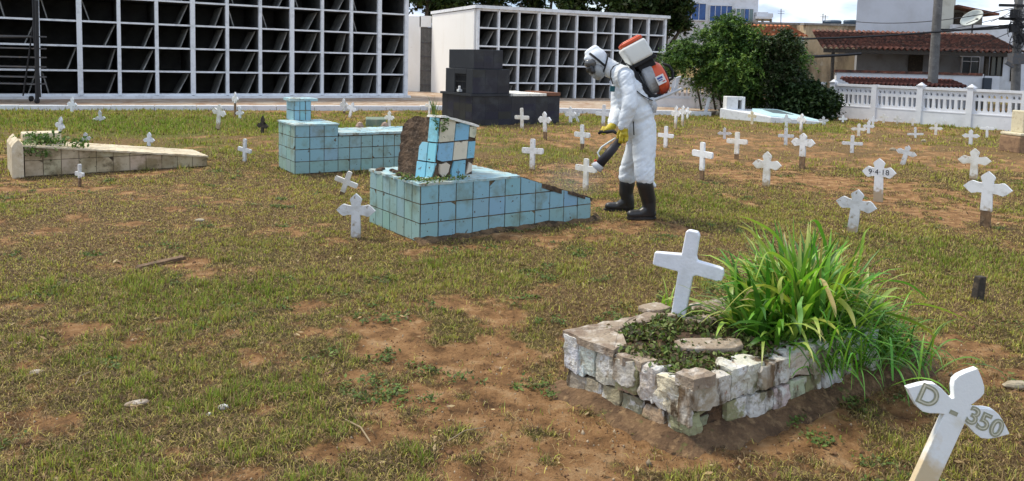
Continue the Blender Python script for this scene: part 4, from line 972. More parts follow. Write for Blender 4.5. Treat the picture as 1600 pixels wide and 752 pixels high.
CR = [
 (113, 151, 163, 176, 13, 'P', 0, 2, 'white cross seen nearly side on, standing at the kerb just right of the rolling stair', None),
 (95, 182, 197, 213, 12, 'P', 2, 6, 'narrow white cross leaning right, behind the leafy end of the cream grave', None),
 (157, 171, 184, 192, 14, 'P', 4, -1, 'short grey-white cross on a dark foot, alone in green grass below the left niches', 'deco'),
 (135, 206, 216, 222, 14, 'P', 2, -2, 'stubby dirty cross half hidden behind the top of the cream grave', 'deco'),
 (233, 205, 218, 227, 16, 'P', 0, 1, 'stubby white cross rising just behind the middle of the cream grave', None),
 (124.5, 254, 270, 290, 10, 'B', 14, 0, 'worn edge-on cross with blackened foot in front of the cream grave', 'deco'),
 (344, 162, 175, 204, 20, 'P', 3, 8, 'long-stemmed white cross leaning right below the left niches', None),
 (367, 143.5, 155, 183, 9, 'P', 22, 0, 'tiny white cross on a tall thin brown post at the kerb', None),
 (374.5, 166, 177, 188, 12, 'P', 3, -1, 'small white cross just right of the one on a thin brown post', None),
 (411, 181, 197, 209, 16, 'P', 0, 2, 'blackened dark cross left of the pillar grave', 'dark'),
 (384, 217, 235, 254, 19, 'B', 0, 4, 'small plain white cross halfway between cream grave and pillar grave', None),
 (538, 153, 163, 178, 12, 'P', 5, 0, 'upright white cross with dark foot, left one of a close pair at the kerb', None),
 (550, 158, 168, 184, 14, 'P', 0, 8, 'white cross leaning right, right one of a close pair at the kerb', None),
 (608, 173, 184, 200, 15, 'P', 0, 0, 'white cross beside the tiny greenish flat grave slab', None),
 (671, 157, 165, 186, 13, 'B', 0, 2, 'white cross seen just above the broken headstone beside its grass tuft', None),
 (724, 159.5, 171, 193, 15, 'P', 0, 1, 'white cross standing against the left part of the black tomb base', None),
 (816, 168, 183, 203, 22, 'B', 0, 0, 'plain rounded white cross before the right part of the black tomb', None),
 (852, 174, 187, 219, 20, 'P', 13, 0, 'pointed white cross on a brown foot before the right corner of the black tomb', None),
 (891, 166, 178, 193, 18, 'P', 0, -1, 'white cross at the kerb, left one of two right of the black tomb', None),
 (900, 173, 180, 191, 15, 'P', 0, -8, 'tilted white cross touching its neighbour right of the black tomb', None),
 (943, 163, 178, 197, 25, 'B', 0, 2, 'faint thin white cross at the kerb close behind the bending person', None),
 (910, 194, 210, 237, 24, 'B', 13, 0, 'plain white cross on a dark wooden foot left of the gloved hands', None),
 (831, 217, 236, 268, 33, 'B', 3, -1, 'white cross with dark foot in the green patch between blue grave and person', None),
 (915, 246, 262, 298, 33, 'B', 0, 1, 'plain white cross in front of the spray nozzle at the end of the blue grave', None),
 (541, 262, 280, 305, 38, 'B', 8, 17, 'small plain white cross leaning strongly right, left of the broken-headstone grave', None),
 (557, 301, 328, 372, 62, 'P', 0, 2, 'broad pointed white cross standing at the near left corner of the blue grave', None),
 (1040, 196, 211, 230, 24, 'B', 0, 1, 'plain white cross directly right of the person at hip height', None),
 (1055, 165, 178, 202, 15, 'P', 0, 0, 'tallest white cross, left one of three in a close row right of the backpack', None),
 (1066, 165, 175, 198, 13, 'P', 0, 0, 'middle white cross of three in a close row right of the backpack', None),
 (1074, 167, 175, 186, 11, 'P', 0, 0, 'right white cross of three in a close row right of the backpack', None),
 (1097, 221, 240, 281, 31, 'B', 15, 1, 'plain white cross on a dark foot, nearest one right of the person', None),
 (1132, 198, 208, 217, 23, 'P', 0, 0, 'low pointed white cross sunk up to its arms below the low white grave', None),
 (1150.5, 206, 221, 249, 31, 'B', 8, 0, 'plain square-armed white cross with dark foot below the left end of the white grave', None),
 (1197, 235, 256, 290, 43, 'P', 0, 0, 'large pointed white cross by a pink bare patch, above the leafy clump', None),
 (1227.5, 199.5, 212.5, 227, 24, 'B', 0, 0, 'plain white cross with yellowed foot, left neighbour of the pointed brown-footed one', None),
 (1253, 206, 221, 263, 35, 'P', 20, 0, 'pointed white cross on a brown foot below the right end of the white grave', None),
 (1251.5, 177, 187, 207, 14, 'P', 0, 1, 'narrow white cross in front of the pale blue grave top', None),
 (1243, 170, 177, 184, 11, 'P', 0, 0, 'tiny white cross tip beyond the pale blue grave top', None),
 (1286.5, 181.5, 188, 197, 16, 'P', 0, 0, 'small white cross just off the right tip of the pale blue grave', None),
 (1317, 180, 186, 193, 14, 'P', 2, 0, 'tiny white cross near the left end of the balustrade wall', None),
 (1331, 211, 224, 239, 31, 'B', 0, 0, 'plain white cross with rounded arms in the brown grass, left of the 9-4-18 cross top', None),
 (1341.5, 192, 201, 212, 24, 'P', 0, 0, 'pointed white cross, left one of a tight cluster below the balustrade wall', None),
 (1357, 188, 197, 208, 17, 'P', 0, 0, 'rounded white cross with a dark spot, middle of a tight cluster below the wall', None),
 (1364, 181, 188, 197, 15, 'P', 0, 0, 'rear white cross of a tight cluster below the balustrade wall', None),
 (1380.5, 177, 183, 192, 15, 'P', 0, 0, 'tiny white cross with dark marks on its arms against the balustrade wall', None),
 (1402, 179, 186, 193, 12, 'P', 0, 0, 'tiny greyish cross with a dark patch against the balustrade wall', None),
 (1426, 184, 190, 198, 14, 'P', 2, 0, 'faint small white cross against the wall above the half-sunk wide one', None),
 (1430, 198, 209, 215, 23, 'B', 0, -1, 'half-sunk wide white cross with only its head and arms above the grass', None),
 (1462, 192, 200, 210, 20, 'P', 0, 0, 'white cross below the utility pole at the balustrade wall foot', None),
 (1471, 183, 189, 197, 12, 'P', 0, 0, 'faint white cross touching the wall below the utility pole', None),
 (1516.5, 202, 212, 226, 25, 'P', 0, 0, 'pointed white cross behind the broken-topped one at the right', None),
 (1542, 197, 200.5, 216, 20, 'B', 0, 0, 'white T-shaped cross with no head near the wall at the right', None),
 (1414, 224, 236, 256, 31, 'P', 0, 8, 'pointed white cross leaning right, behind the 9-4-18 cross', None),
 (1521, 230, 249, 281, 49, 'P', 3, 0, 'stout pointed white cross with an uneven broken head at the right', None),
 (1540, 266, 293, 356, 68, 'P', 27, 2, 'large pointed white cross on a dark brown foot at the right edge', None),
 (1175, 173, 181, 194, 13, 'P', 0, 0, 'faint yellowed cross in front of the side of the low white grave', 'beige'),
 (1228.5, 178, 187, 198, 19, 'P', 0, 0, 'faint white cross in front of the corner of the low white grave', None),
]
MM = {'deco': M_deco, 'dark': M_darkcross, 'beige': M_beige}
for c in CR:
    kw = {}
    if c[0] == 1430: kw['kf'] = 1.2
    if c[0] in (1132,): kw['kf'] = 1.2
    if c[8].startswith('white T'): kw['kf'] = 1.0
    cross(c[0], c[1], c[2], c[3], c[4], c[5], c[6], c[7], c[8], m=MM.get(c[9]) if c[9] else None, **kw)
M_ink = mat('black_lettering', (.03, .03, .03), .7); M_olive = mat('grey_olive_lettering', (.30, .30, .21), .7, [((.38, .36, .26), 60, .45, .6)]); M_fill = mat('cream_lettering', (.62, .59, .46), .7)
def lettering(ob, info, txt, size, mats, x=0.0, z=0.0, rot=0.0, name='lettering', ext=.0006, off=0.0, lift=.0, sp=1.0):
    me = text_mesh(txt, size, ext, off, sp); me.materials.clear(); me.materials.append(mats)
    o = bpy.data.objects.new(name, me); COL.objects.link(o); o.parent = ob
    o.matrix_local = Matrix.Translation((x, -info['thick'] / 2 - .0012 - lift, z)) @ Matrix.Rotation(rot, 4, 'Y') @ Matrix.Rotation(pi / 2, 4, 'X')
    return o
ob, inf = cross(1372, 245, 267, 314, 50, 'P', 0, 0, 'white cross lettered 9-4-18 on its arms, behind the leafy clump', kf=.72)
lettering(ob, inf, '9·4·18', .088, M_ink, sp=1.05)
ob, inf = cross(1335, 292.5, 317, 364, 61, 'P', 0, 8, 'pointed white cross whose foot is hidden by the top of the leafy clump', kf=.85)
# cross D-350 close to the camera
def big_cross(cpix, depth, stem_foot_pix, span_px, tilt_extra, hw, style, S, top, label, foot_z, yaw, thick, m):
    pass
Yd = 2.62; cC = W(1494, 640, Yd); tilt = radians(21.5)
adir = Vector((cos(radians(-8)), sin(radians(-8)), 0)); nrm = Vector((adir.y, -adir.x, 0))
S_ = .372; topL = .165; armh = cC.z / cos(tilt) + .03
mb = MB(); o_ = cross_outline(S_, topL, armh, .037, 'F'); mb.prism(o_, (1, 0, 0), (0, 0, 1), (0, -1, 0), (0, .016, 0), .032)
M_near = mat('ivory_cross_paint', (.80, .81, .80), .55, [((.66, .62, .50), 7, .52, .75), ((.55, .40, .20), 60, .70, .76)], (70, .25, .004))
add_mud(M_near, -.04, -.42, (.58, .42, .20), 14, .8)
D = mb.build('grave_cross', M_near, bevel=.0025, seg=2); R3 = Matrix(((adir.x, -nrm.x, 0), (adir.y, -nrm.y, 0), (0, 0, 1))).to_4x4()
D.matrix_world = Matrix.Translation(cC) @ R3 @ Matrix.Rotation(tilt, 4, 'Y') @ Matrix.Rotation(radians(-6), 4, 'X')
tag(D, 'white pointed cross lettered D - 350, leaning right in the near right corner', 'cross', GROUP)
inf = dict(thick=.032)
for (t, x, sz, z) in (('D', -.112, .098, .002), ('-', -.012, .085, -.006), ('3', .052, .085, .003), ('5', .093, .085, .0), ('0', .137, .085, -.002)):
    a = lettering(D, inf, t, sz, M_olive, x=x, z=z, rot=0, off=.0035)
    if t != '-': lettering(a, inf, t, sz, M_fill, off=-.0022).matrix_local = Matrix.Translation((0, 0, .0016))
# big plain cross on the brick grave
a_, b_ = qp_of(1059, 503); Gc = QP(a_, b_, soil_z(a_, b_)); dd = Gc.y; s_ = F_PX / dd
Hc = 143 / s_ * 1.03; 
adir = Vector((cos(radians(-22)), sin(radians(-22)), 0)); nrm = Vector((adir.y, -adir.x, 0)); R3 = Matrix(((adir.x, -nrm.x, 0), (adir.y, -nrm.y, 0), (0, 0, 1))).to_4x4()
arm = Hc * .60; hwc = .036
o_ = [(-hwc * .95, -arm - .05), (hwc * .95, -arm - .05), (hwc * 1.02, -hwc * 1.2), (hwc * 1.45, -hwc * .9), (.160, -hwc * 1.0), (.176, -hwc * .75), (.180, 0), (.174, hwc * .8), (.155, hwc * .95), (hwc * 1.25, hwc * 1.1), (hwc * 1.0, hwc * 1.7), (hwc * .95, Hc - arm - .018), (hwc * .6, Hc - arm - .002), (-hwc * .6, Hc - arm - .002), (-hwc * .95, Hc - arm - .014), (-hwc * 1.0, hwc * 1.5), (-.150, hwc * 1.0), (-.168, hwc * .9), (-.168, -hwc * .85), (-.15, -hwc * .95), (-hwc * 1.05, -hwc * 1.0)]
mb = MB(); mb.prism(o_, (1, 0, 0), (0, 0, 1), (0, -1, 0), (0, .02, 0), .04)
B = mb.build('grave_cross', mat('lavender_white_paint', (.78, .79, .84), .6, [((.66, .67, .70), 10, .48, .7), ((.35, .30, .24), 40, .70, .78)], (60, .4, .006)), bevel=.006, seg=3)
B.matrix_world = Matrix.Translation(Gc) @ R3 @ Matrix.Rotation(radians(7.2), 4, 'Y') @ Matrix.Translation((0, 0, arm))
tag(B, 'large plain white cross planted in the soil of the brick grave', 'cross', GROUP)

# little things in the lawn
def chunk(name, px, py, size, m, label, cat, rot=0.0, h=0.0):
    mb = MB(); mb.ball((0, 0, 0), (size[0] / 2, size[1] / 2, size[2] / 2), seg=9, rings=6)
    mb.v = [tuple(Vector(v) * (1 + .35 * (float(vnoise(v[0] * 40 + px, v[1] * 40 + v[2] * 30, 3)) - .5))) for v in mb.v]
    o = mb.build(name, m); p = at(px, py); o.location = (p.x, p.y, gz(p.x, p.y) + size[2] * .25 + h); o.rotation_euler = (0, 0, rot); return tag(o, label, cat)
M_stone = mat('pale_stone', (.42, .36, .26), .9, [((.25, .2, .13), 12, .45, .7)], (60, .6, .006))
chunk('stone', 56, 578, (.075, .05, .022), M_ledge, 'flat pale stone in the grass near the lower left edge', 'stone')
chunk('stone', 214, 622, (.10, .05, .025), M_ledge, 'longish pale stone in the lower left lawn', 'stone', .5)
chunk('stone', 348, 628, (.05, .04, .025), M_white, 'small white stone beside the lower left grass strip', 'stone')
chunk('stone', 328, 638, (.03, .025, .02), M_white, 'tiny white pebble left of the small white stone', 'stone')
chunk('stone', 312, 346, (.09, .06, .03), M_stone, 'pale stone in the lawn below the cream grave', 'stone')
chunk('stone', 1590, 602, (.16, .07, .04), M_stone, 'tan slab of stone at the right edge above the D - 350 cross', 'stone', .1)
chunk('stone', 1395, 236, (.12, .1, .08), M_stone, 'pale stone lying left of the leaning pointed cross', 'stone')
chunk('stone', 1443, 222, (.12, .1, .08), M_stone, 'whitish stone behind the leaning pointed cross', 'stone')
chunk('stone', 148, 188, (.12, .1, .07), M_white, 'white pebble in green grass left of the short grey cross', 'stone')
chunk('stone', 378, 630, (.018, .015, .01), M_stone, 'tiny pale pebble right of the small white stone', 'stone')
def stick(px0, py0, px1, py1, w_, label, m=M_wood, box=True):
    a = at(px0, py0); b = at(px1, py1); d = b - a; mb = MB()
    if box: mb.box((0, 0, 0), (d.length, w_, w_ * .5), taper=.9)
    else: mb.tube([(-d.length / 2, 0, 0), (0, .01, .008), (d.length / 2, -.01, 0)], w_, 5)
    o = mb.build('stick', m, bevel=.002 if box else 0); c = (a + b) / 2; o.location = (c.x, c.y, gz(c.x, c.y) + .018); o.rotation_euler = (0.1, -.02, atan2(d.y, d.x)); return tag(o, label, 'stick')
stick(212, 420, 290, 404, .05, 'flat weathered board lying in the left lawn')
M_twig = mat('dry_twig', (.33, .25, .15), .9)
stick(540, 655, 582, 690, .003, 'thin dry twig in the centre foreground', M_twig, False); stick(1000, 600, 1030, 640, .003, 'thin curved twig at the foot of the brick grave', M_twig, False)
stick(118, 600, 138, 580, .002, 'thin straw twig in the lower left corner', M_twig, False); stick(700, 690, 756, 668, .0022, 'thin dry twig in the dirt left of the brick grave', M_twig, False)
mb = MB(); p = at(1527, 468); mb.box((0, 0, .07), (.075, .05, .2), taper=.9); o = mb.build('wooden_stub', M_darkwood, bevel=.006); o.location = (p.x, p.y, gz(p.x, p.y)); o.rotation_euler = (.03, .04, .4); tag(o, 'short dark wooden stub in the lawn right of the leafy clump', 'stub')
# low brick remnant at the right edge
p = at(1600, 240); root = empty('low_grave', p, 'low brick grave end with yellow painted top at the right edge', 'grave')
mb = MB(); mb.box((p.x + .12, p.y + .3, .15), (.55, .5, .34), ROT(.2)); mb.build('brick_end', mat('old_brick', (.30, .19, .11), .9, [((.18, .11, .07), 10, .45, .65)], (40, .6)), root, origin=p, bevel=.03)
mb = MB(); mb.box((p.x + .12, p.y + .3, .355), (.52, .5, .06), ROT(.2)); mb.box((p.x + .06, p.y + .3, .60), (.1, .3, .44), ROT(.2)); mb.build('cap', M_beige, root, origin=p, bevel=.02)
# ------------------------------------------------------------------ balustrade wall
M_bal = mat('white_wall_paint', (.74, .75, .78), .7, [((.62, .63, .66), 2.2, .45, .7), ((.45, .44, .42), 14, .68, .82)], (25, .15))
def hole_oval(cx, cz, w_, h_, n=10): return [(cx + w_ / 2 * cos(2 * pi * i / n), cz + h_ / 2 * sin(2 * pi * i / n)) for i in range(n)]
def hole_slot(cx, z0, z1, w_):
    p = [(cx + w_ / 2, z1), (cx - w_ / 2, z1 - .0)]
    k = 6; p += [(cx - w_ / 2 * cos(pi * i / k), z0 + w_ / 2 - w_ / 2 * sin(pi * i / k) * 1.2) for i in range(k + 1)]
    return p
def bal_wall(label, pts, Hw, caps, panel=1.35, holes=8, z0=-.08):
    root = empty('balustrade_wall', (pts[0][0], pts[0][1], 0), label, 'wall'); org = root.location
    me = None; idx = 0
    for s in range(len(pts) - 1):
        A = Vector((*pts[s], 0)); B = Vector((*pts[s + 1], 0)); d = B - A; n = max(1, round(d.length / panel)); pw = d.length / n; an = atan2(d.y, d.x); u = d.normalized(); R3 = ROT(an)
        lw = MB(); c = A + d / 2; zl = Hw * .34
        lw.box((c.x, c.y, (z0 + zl) / 2), (d.length, .15, zl - z0), R3); lw.build('lower_wall', M_bal, root, origin=org)
        lw = MB(); lw.box((c.x, c.y, Hw - .045), (d.length, .17, .07), R3); lw.box((c.x, c.y, zl + .012), (d.length, .165, .02), R3); lw.build('rail', M_bal, root, origin=org)
        for i in range(n):
            x0 = -pw / 2 + .075; x1 = pw / 2 - .075; zb = zl + .024; zt = Hw - .082; sp = (x1 - x0) / holes; hs = []
            for k in range(holes):
                cx = x0 + sp * (k + .5) + (sp * .06 if k % 2 == 0 else -sp * .06)
                hs.append([(cx - .036, Hw * .775), (cx + .036, Hw * .775), (cx + .034, Hw * .82), (cx, Hw * .86), (cx - .034, Hw * .82)])
                hs.append(hole_slot(cx, Hw * .44, Hw * .69, .085))
            pm = plate_with_holes([(x0, zb), (x1, zb), (x1, zt), (x0, zt)], hs, .035)
            pm.materials.clear(); pm.materials.append(M_bal)
            o = bpy.data.objects.new('pierced_panel', pm); COL.objects.link(o); o.parent = root
            q = A + u * pw * (i + .5); o.location = q - org; o.rotation_euler = (pi / 2, 0, an)
            p_ = MB(); q = A + u * pw * i; cap = (idx % 2 == 0) if caps is None else caps(idx)
            hh = Hw + (.02 if cap else -.0)
            p_.box((q.x, q.y, (z0 + hh) / 2 + .001), (.155, .20, hh - z0), R3)
            if cap:
                p_.box((q.x, q.y, hh + .012), (.2, .24, .025), R3); p_.box((q.x, q.y, hh + .065), (.16, .2, .08), R3, taper=.12)
            p_.build('pillar', M_bal, root, origin=org); idx += 1
    return root
WA, WB = (10.29, 24.69), (13.66, 20.44)
ext = (WB[0] + (WB[0] - WA[0]) * 1.2, WB[1] + (WB[1] - WA[1]) * 1.2)
bal_wall('long white balustrade wall with pierced blocks closing the lawn on the right', [WA, WB, ext], 1.09, lambda i: i in (0, 2, 3, 5, 6, 8))
bal_wall('white balustrade wall section behind the feathery bush and the backpack', [(4.9, 26.9), (10.1, 24.85)], 1.12, None)

# dark sheet added behind the wall so its openings look shaded
mb = MB(); mb.add([(10.7, 25.2, .012), (14.3, 20.6, .012), (40, 20, .012), (40, 30.0, .012), (10.5, 30.0, .012)], [(0, 1, 2, 3, 4)])
tag(mb.build('shade_strip', mat('shade_strip_dark', (.05, .05, .05), .9, [((.08, .075, .07), 6, .5, .7)], (40, .4))), kind='structure')
# ------------------------------------------------------------------ houses behind
def px_box(mbx, x0, y0, x1, y1, Y, th, mi=0, col=(1, 1, 1)): pwall(mbx, x0, y0, x1, y1, Y, th, mi, col)
def block(mbx, x0, y0, x1, y1, Y, th, bx0, bx1, mi=0):
    """building body whose back corners lie at picture columns bx0, bx1 (a body turned away from the viewer)"""
    xm = (x0 + x1) / 2; zb = W(xm, y1, Y).z; zt = W(xm, y0, Y).z; P = [W(x0, y1, Y), W(x1, y1, Y), W(bx1, y1, Y + th), W(bx0, y1, Y + th)]
    mbx.hexa([Vector((p.x, p.y, zb)) for p in P], [Vector((p.x, p.y, zt)) for p in P], mi=mi)
M_wallw = mat('white_house_render', (.72, .72, .74), .85, [((.55, .54, .52), 1.5, .5, .75), ((.35, .32, .28), 6, .68, .82)], (12, .2))
M_grey = mat('grey_plaster', (.60, .61, .65), .9, [((.50, .50, .52), .8, .4, .7)], (12, .2))
M_shade = mat('shaded_wall_grey', (.30, .30, .31), .9, [((.22, .21, .2), 2, .45, .7)])  # grey with the shade under the roofs painted in
M_tan = mat('stained_tan_render', (.55, .43, .28), .9, [((.22, .17, .12), 1.0, .45, .62, 8, (1, 1, .35)), ((.55, .48, .36), 3, .55, .7), ((.10, .08, .06), 5, .62, .75)], (10, .4))
M_roof = mat('clay_roof_tiles', (.20, .075, .05), .9, [((.085, .045, .035), 2.2, .42, .60), ((.36, .17, .11), 7, .54, .68), ((.035, .03, .028), 9, .52, .64)], (20, .4))
M_roof2 = mat('orange_roof_tiles', (.50, .17, .075), .9, [((.34, .12, .06), 6, .45, .65), ((.6, .3, .17), 12, .6, .75)], (20, .4))
M_glass = mat('dark_window_glass', (.03, .04, .045), .15, spec=.6)
M_blue = mat('blue_window_glass', (.02, .09, .30), .2, [((.01, .05, .2), .8, .45, .6)], spec=.6)
M_green = mat('greenish_glass', (.15, .22, .22), .2, spec=.6)
def tile_roof(name, x0, x1, ye, Ye, rise, run, m, parent, ntile, rows=7, ridge_cut=0.0):
    """corrugated clay roof: eave from pixel x0..x1 at row ye and depth Ye, rising away"""
    a = W(x0, ye, Ye); b = W(x1, ye, Ye); z = (a.z + b.z) / 2; Lr = b.x - a.x; nU = ntile * 6; V = []; F_ = []; S_ = []
    us = np.linspace(0, 1, nU + 1); lay_ = []
    for r_ in range(rows):
        for e in (0, 1):
            t = (r_ + e * 1.12) / rows; lay_.append((min(t, 1.02), (.03 if e == 0 else 0.0) + .0))
    for (t, lift) in lay_:
        for u_ in us:
            w_ = abs(sin(pi * u_ * ntile)); hh = w_ * .10 + lift + (rnd.random() - .5) * .008
            cut = ridge_cut * t * (1 if u_ < .5 else 0) * (.5 - u_) * 2
            V.append((a.x + Lr * (u_ * (1 - cut * .5) + cut * .5), Ye + run * t, z + rise * t + hh))
    k = nU + 1
    for r_ in range(len(lay_) - 1):
        for i in range(nU): F_ += [r_ * k + i, r_ * k + i + 1, (r_ + 1) * k + i + 1, (r_ + 1) * k + i]; S_.append(4)
    o = np_mesh(name, np.array(V), np.array(F_), np.array(S_), m, parent=parent)
    md = o.modifiers.new('thick', 'SOLIDIFY'); md.thickness = .03; md.offset = -1
    return o
# tiled-roof house
Yh = 31.0
root = empty('house', W(1440, 118, Yh), 'house with red clay roof, shaded veranda and white parapet behind the wall', 'house')
og = root.location
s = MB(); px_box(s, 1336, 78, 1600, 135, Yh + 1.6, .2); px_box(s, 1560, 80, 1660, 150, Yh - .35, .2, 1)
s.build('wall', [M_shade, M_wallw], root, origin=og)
s = MB(); px_box(s, 1306, 113, 1536, 134, Yh - .6, .18); px_box(s, 1306, 134.05, 1536, 165, Yh - .58, .15, 1); px_box(s, 1536.5, 119, 1560, 150, Yh - .58, .16, 0); s.build('parapet', [M_wallw, mat('shade_dark_wall', (.07, .068, .065), .9)], root, origin=og)  # lower part coloured dark as shade seen through the balustrade openings
s = MB(); px_box(s, 1305, 111.8, 1536, 113, Yh - .64, .26); s.build('parapet_top', M_roof, root, origin=og)
tile_roof('roof', 1285, 1604, 80.5, Yh - .9, .78, 2.4, M_roof, root, 36, 6, .12)
s = MB(); px_box(s, 1288, 79.5, 1602, 82.0, Yh - .85, .12); s.build('fascia', M_darkwood, root, origin=og)
s = MB(); a = W(1302, 80, Yh - .7); s.box((a.x, Yh - .7, a.z - .6), (.1, .1, 1.25)); s.build('post', M_darkwood, root, origin=og)
s = MB(); a = W(1544, 80, Yh - .5); s.box((a.x, Yh - .45, a.z - .6), (.13, .13, 1.2)); s.build('post', M_darkwood, root, origin=og)
d_ = MB(); px_box(d_, 1419, 84, 1441, 116, Yh + 1.52, .06); d_.build('door', M_darkwood, root, origin=og)
def window(x0, y0, x1, y1, Y, parent, org, panes=2, gl=None, fr=None, top=False):
    f = MB(); t = .9; px_box(f, x0, y0, x1, y0 + t, Y, .1); px_box(f, x0, y1 - t, x1, y1, Y, .1); px_box(f, x0, y0 + t, x0 + t, y1 - t, Y, .1); px_box(f, x1 - t, y0 + t, x1, y1 - t, Y, .1)
    for i in range(1, panes): xm = x0 + (x1 - x0) * i / panes; px_box(f, xm - t * .4, y0 + t, xm + t * .4, y1 - t, Y, .09)
    if top: px_box(f, x0 + t, y0 + (y1 - y0) * .26, x1 - t, y0 + (y1 - y0) * .26 + .8, Y + .002, .088)
    w_ = f.build('window', fr or M_wallw, parent, origin=org)
    g = MB(); px_box(g, x0 + t * .5, y0 + t * .5, x1 - t * .5, y1 - t * .5, Y + .05, .02); g.build('pane', gl or M_glass, w_, origin=org); return w_
window(1502, 88, 1530, 117, Yh + 1.50, root, og, 2, top=True); window(1547.5, 86, 1566, 119, Yh - .42, root, og, 2, fr=M_darkwood); window(1579, 95, 1587, 127, Yh - .42, root, og, 1, fr=M_darkwood)
s = MB(); px_box(s, 1537, 122, 1549, 140, Yh - .75, .12); s.build('meter_box', mat('dark_blue_grey', (.05, .06, .075), .7), root, origin=og)
# grey block rising behind it
root = empty('tall_house', W(1410, 60, 36), 'tall blank grey-white house block rising out of the picture behind the clay roof', 'house'); og = root.location
s = MB(); block(s, 1335, -60, 1463, 75, 35.5, 4.0, 1337, 1480); s.build('wall', M_grey, root, origin=og)
s = MB(); block(s, 1463.3, -60, 1486, 75, 35.45, 3.4, 1484, 1488); s.build('side_wall', mat('yellowed_render', (.58, .56, .48), .9, [((.45, .42, .34), 2, .5, .7)]), root, origin=og)
s = MB(); px_box(s, 1486.5, 40, 1640, 75, 35.0, .25); s.build('terrace_parapet', M_wallw, root, origin=og)
s = MB(); block(s, 1489, 16, 1534, 44, 36.2, 1.4, 1490, 1530); s.build('roof_room', mat('brown_grey_render', (.25, .23, .19), .9, [((.15, .13, .1), 3, .5, .7)]), root, origin=og)
s = MB(); px_box(s, 1491, 20, 1504, 42, 36.12, .05); s.build('doorway', M_darkwood, root, origin=og)
s = MB(); a = W(1486, 9, 36); b = W(1549, 22, 36); c = .10; s.hexa([a + Vector((0, -.6, -c)), b + Vector((0, -.6, -c)), b + Vector((0, 1.6, -c)), a + Vector((0, 1.6, -c))], [a + Vector((0, -.6, 0)), b + Vector((0, -.6, 0)), b + Vector((0, 1.6, 0)), a + Vector((0, 1.6, 0))]); s.build('canopy', M_roof, root, origin=og)
# satellite dish
c = W(1519, 30, 34.6); root = empty('satellite_dish', c, 'pale oval satellite dish on the terrace beside the tall house', 'dish')
s = MB(); prof = 8; seg = 22; vs = [(0, 0, 0)]; fs = []
for i in range(1, prof + 1):
    r_ = .44 * i / prof
    for j in range(seg): t = 2 * pi * j / seg; vs.append((r_ * cos(t), -.16 * (i / prof) ** 2, r_ * sin(t)))
for j in range(seg): fs.append((0, 1 + j, 1 + (j + 1) % seg))
for i in range(prof - 1):
    for j in range(seg): q = 1 + i * seg; fs.append((q + j, q + seg + j, q + seg + (j + 1) % seg, q + (j + 1) % seg))
Rd = Euler((radians(-28), radians(-35), radians(-25))).to_matrix() @ Matrix.Diagonal((1.1, 1, .68))
s.add([Rd @ Vector(v) + c for v in vs], fs); o = s.build('reflector', mat('dish_paint', (.62, .65, .60), .6, [((.5, .52, .47), 3, .5, .7)]), root, origin=c, smooth=True); md = o.modifiers.new('t', 'SOLIDIFY'); md.thickness = .02
s = MB(); s.tube([c + Vector((.1, .1, -.1)), c + Vector((.15, .2, -.75))], .035, 8); s.tube([c + Vector((-.3, -.1, -.22)), c + Vector((-.25, -.75, -.05))], .015, 5); s.box(c + Vector((-.25, -.78, -.05)), (.07, .1, .07)); s.build('arm', M_iron, root, origin=c)
# small tiled awning behind the balustrade
a = W(1420, 133, 26.6); root = empty('low_tiled_roof', a, 'low dark red tiled lean-to roof peeping over the balustrade wall', 'roof')
o = tile_roof('roof', 1331, 1512, 136, 26.2, .20, 1.0, mat('dark_red_tiles', (.13, .045, .035), .9, [((.06, .03, .025), 8, .45, .65), ((.25, .09, .06), 14, .6, .72)]), None, 26, 4)
o.parent = root; o.location = -root.location
s = MB(); px_box(s, 1336, 138, 1508, 165, 26.5, .15); s.build('wall', M_shade, root, origin=root.location)  # dark grey stands in for the shade below the lean-to roof
# tan building
root = empty('stained_building', W(1300, 80, 40), 'stained tan building with flat parapet left of the tall grey house', 'building'); og = root.location
s = MB(); px_box(s, 1256, 38, 1345, 150, 40, .3); px_box(s, 1170, 36, 1256, 60, 41.5, .3); px_box(s, 1253, 38, 1256.2, 150, 40.02, 1.8); px_box(s, 1246, 52, 1253, 130, 39.4, 1.2, 1); px_box(s, 1232, 52, 1246, 130, 40.2, .3, 1)
s.build('wall', [M_tan, mat('pale_teal_render', (.50, .60, .58), .85, [((.38, .45, .42), 2, .5, .7)])], root, origin=og)
s = MB(); px_box(s, 1170, 35, 1256, 37, 41.4, .5); px_box(s, 1256, 37, 1345, 39, 39.9, .5); s.build('parapet_top', M_conc, root, origin=og)
tile_roof('roof', 1150, 1263, 57, 38.5, .62, 2.6, M_roof2, root, 16, 6)
for (x0, x1, y0) in ((1286, 1314, 33.5), (1318, 1340, 33)):
    s = MB(); a = W(x0, 40, 41); b = W(x1, y0, 41); r_ = (b.x - a.x) / 2; s.tube([Vector(((a.x + b.x) / 2, 41, a.z - .2)), Vector(((a.x + b.x) / 2, 41, b.z - .05))], [r_ * .85, r_], 18)
    s.tube([Vector(((a.x + b.x) / 2, 41, b.z - .049)), Vector(((a.x + b.x) / 2, 41, b.z + .03))], [r_ * 1.03, r_ * .9], 18)
    o = s.build('water_tank', mat('blue_grey_plastic', (.07, .11, .16), .5)); tag(o, 'blue-grey round water tank on the tan building roof, %s one' % ('left' if x0 < 1300 else 'right'), 'water tank', 'water tanks on the tan building roof')
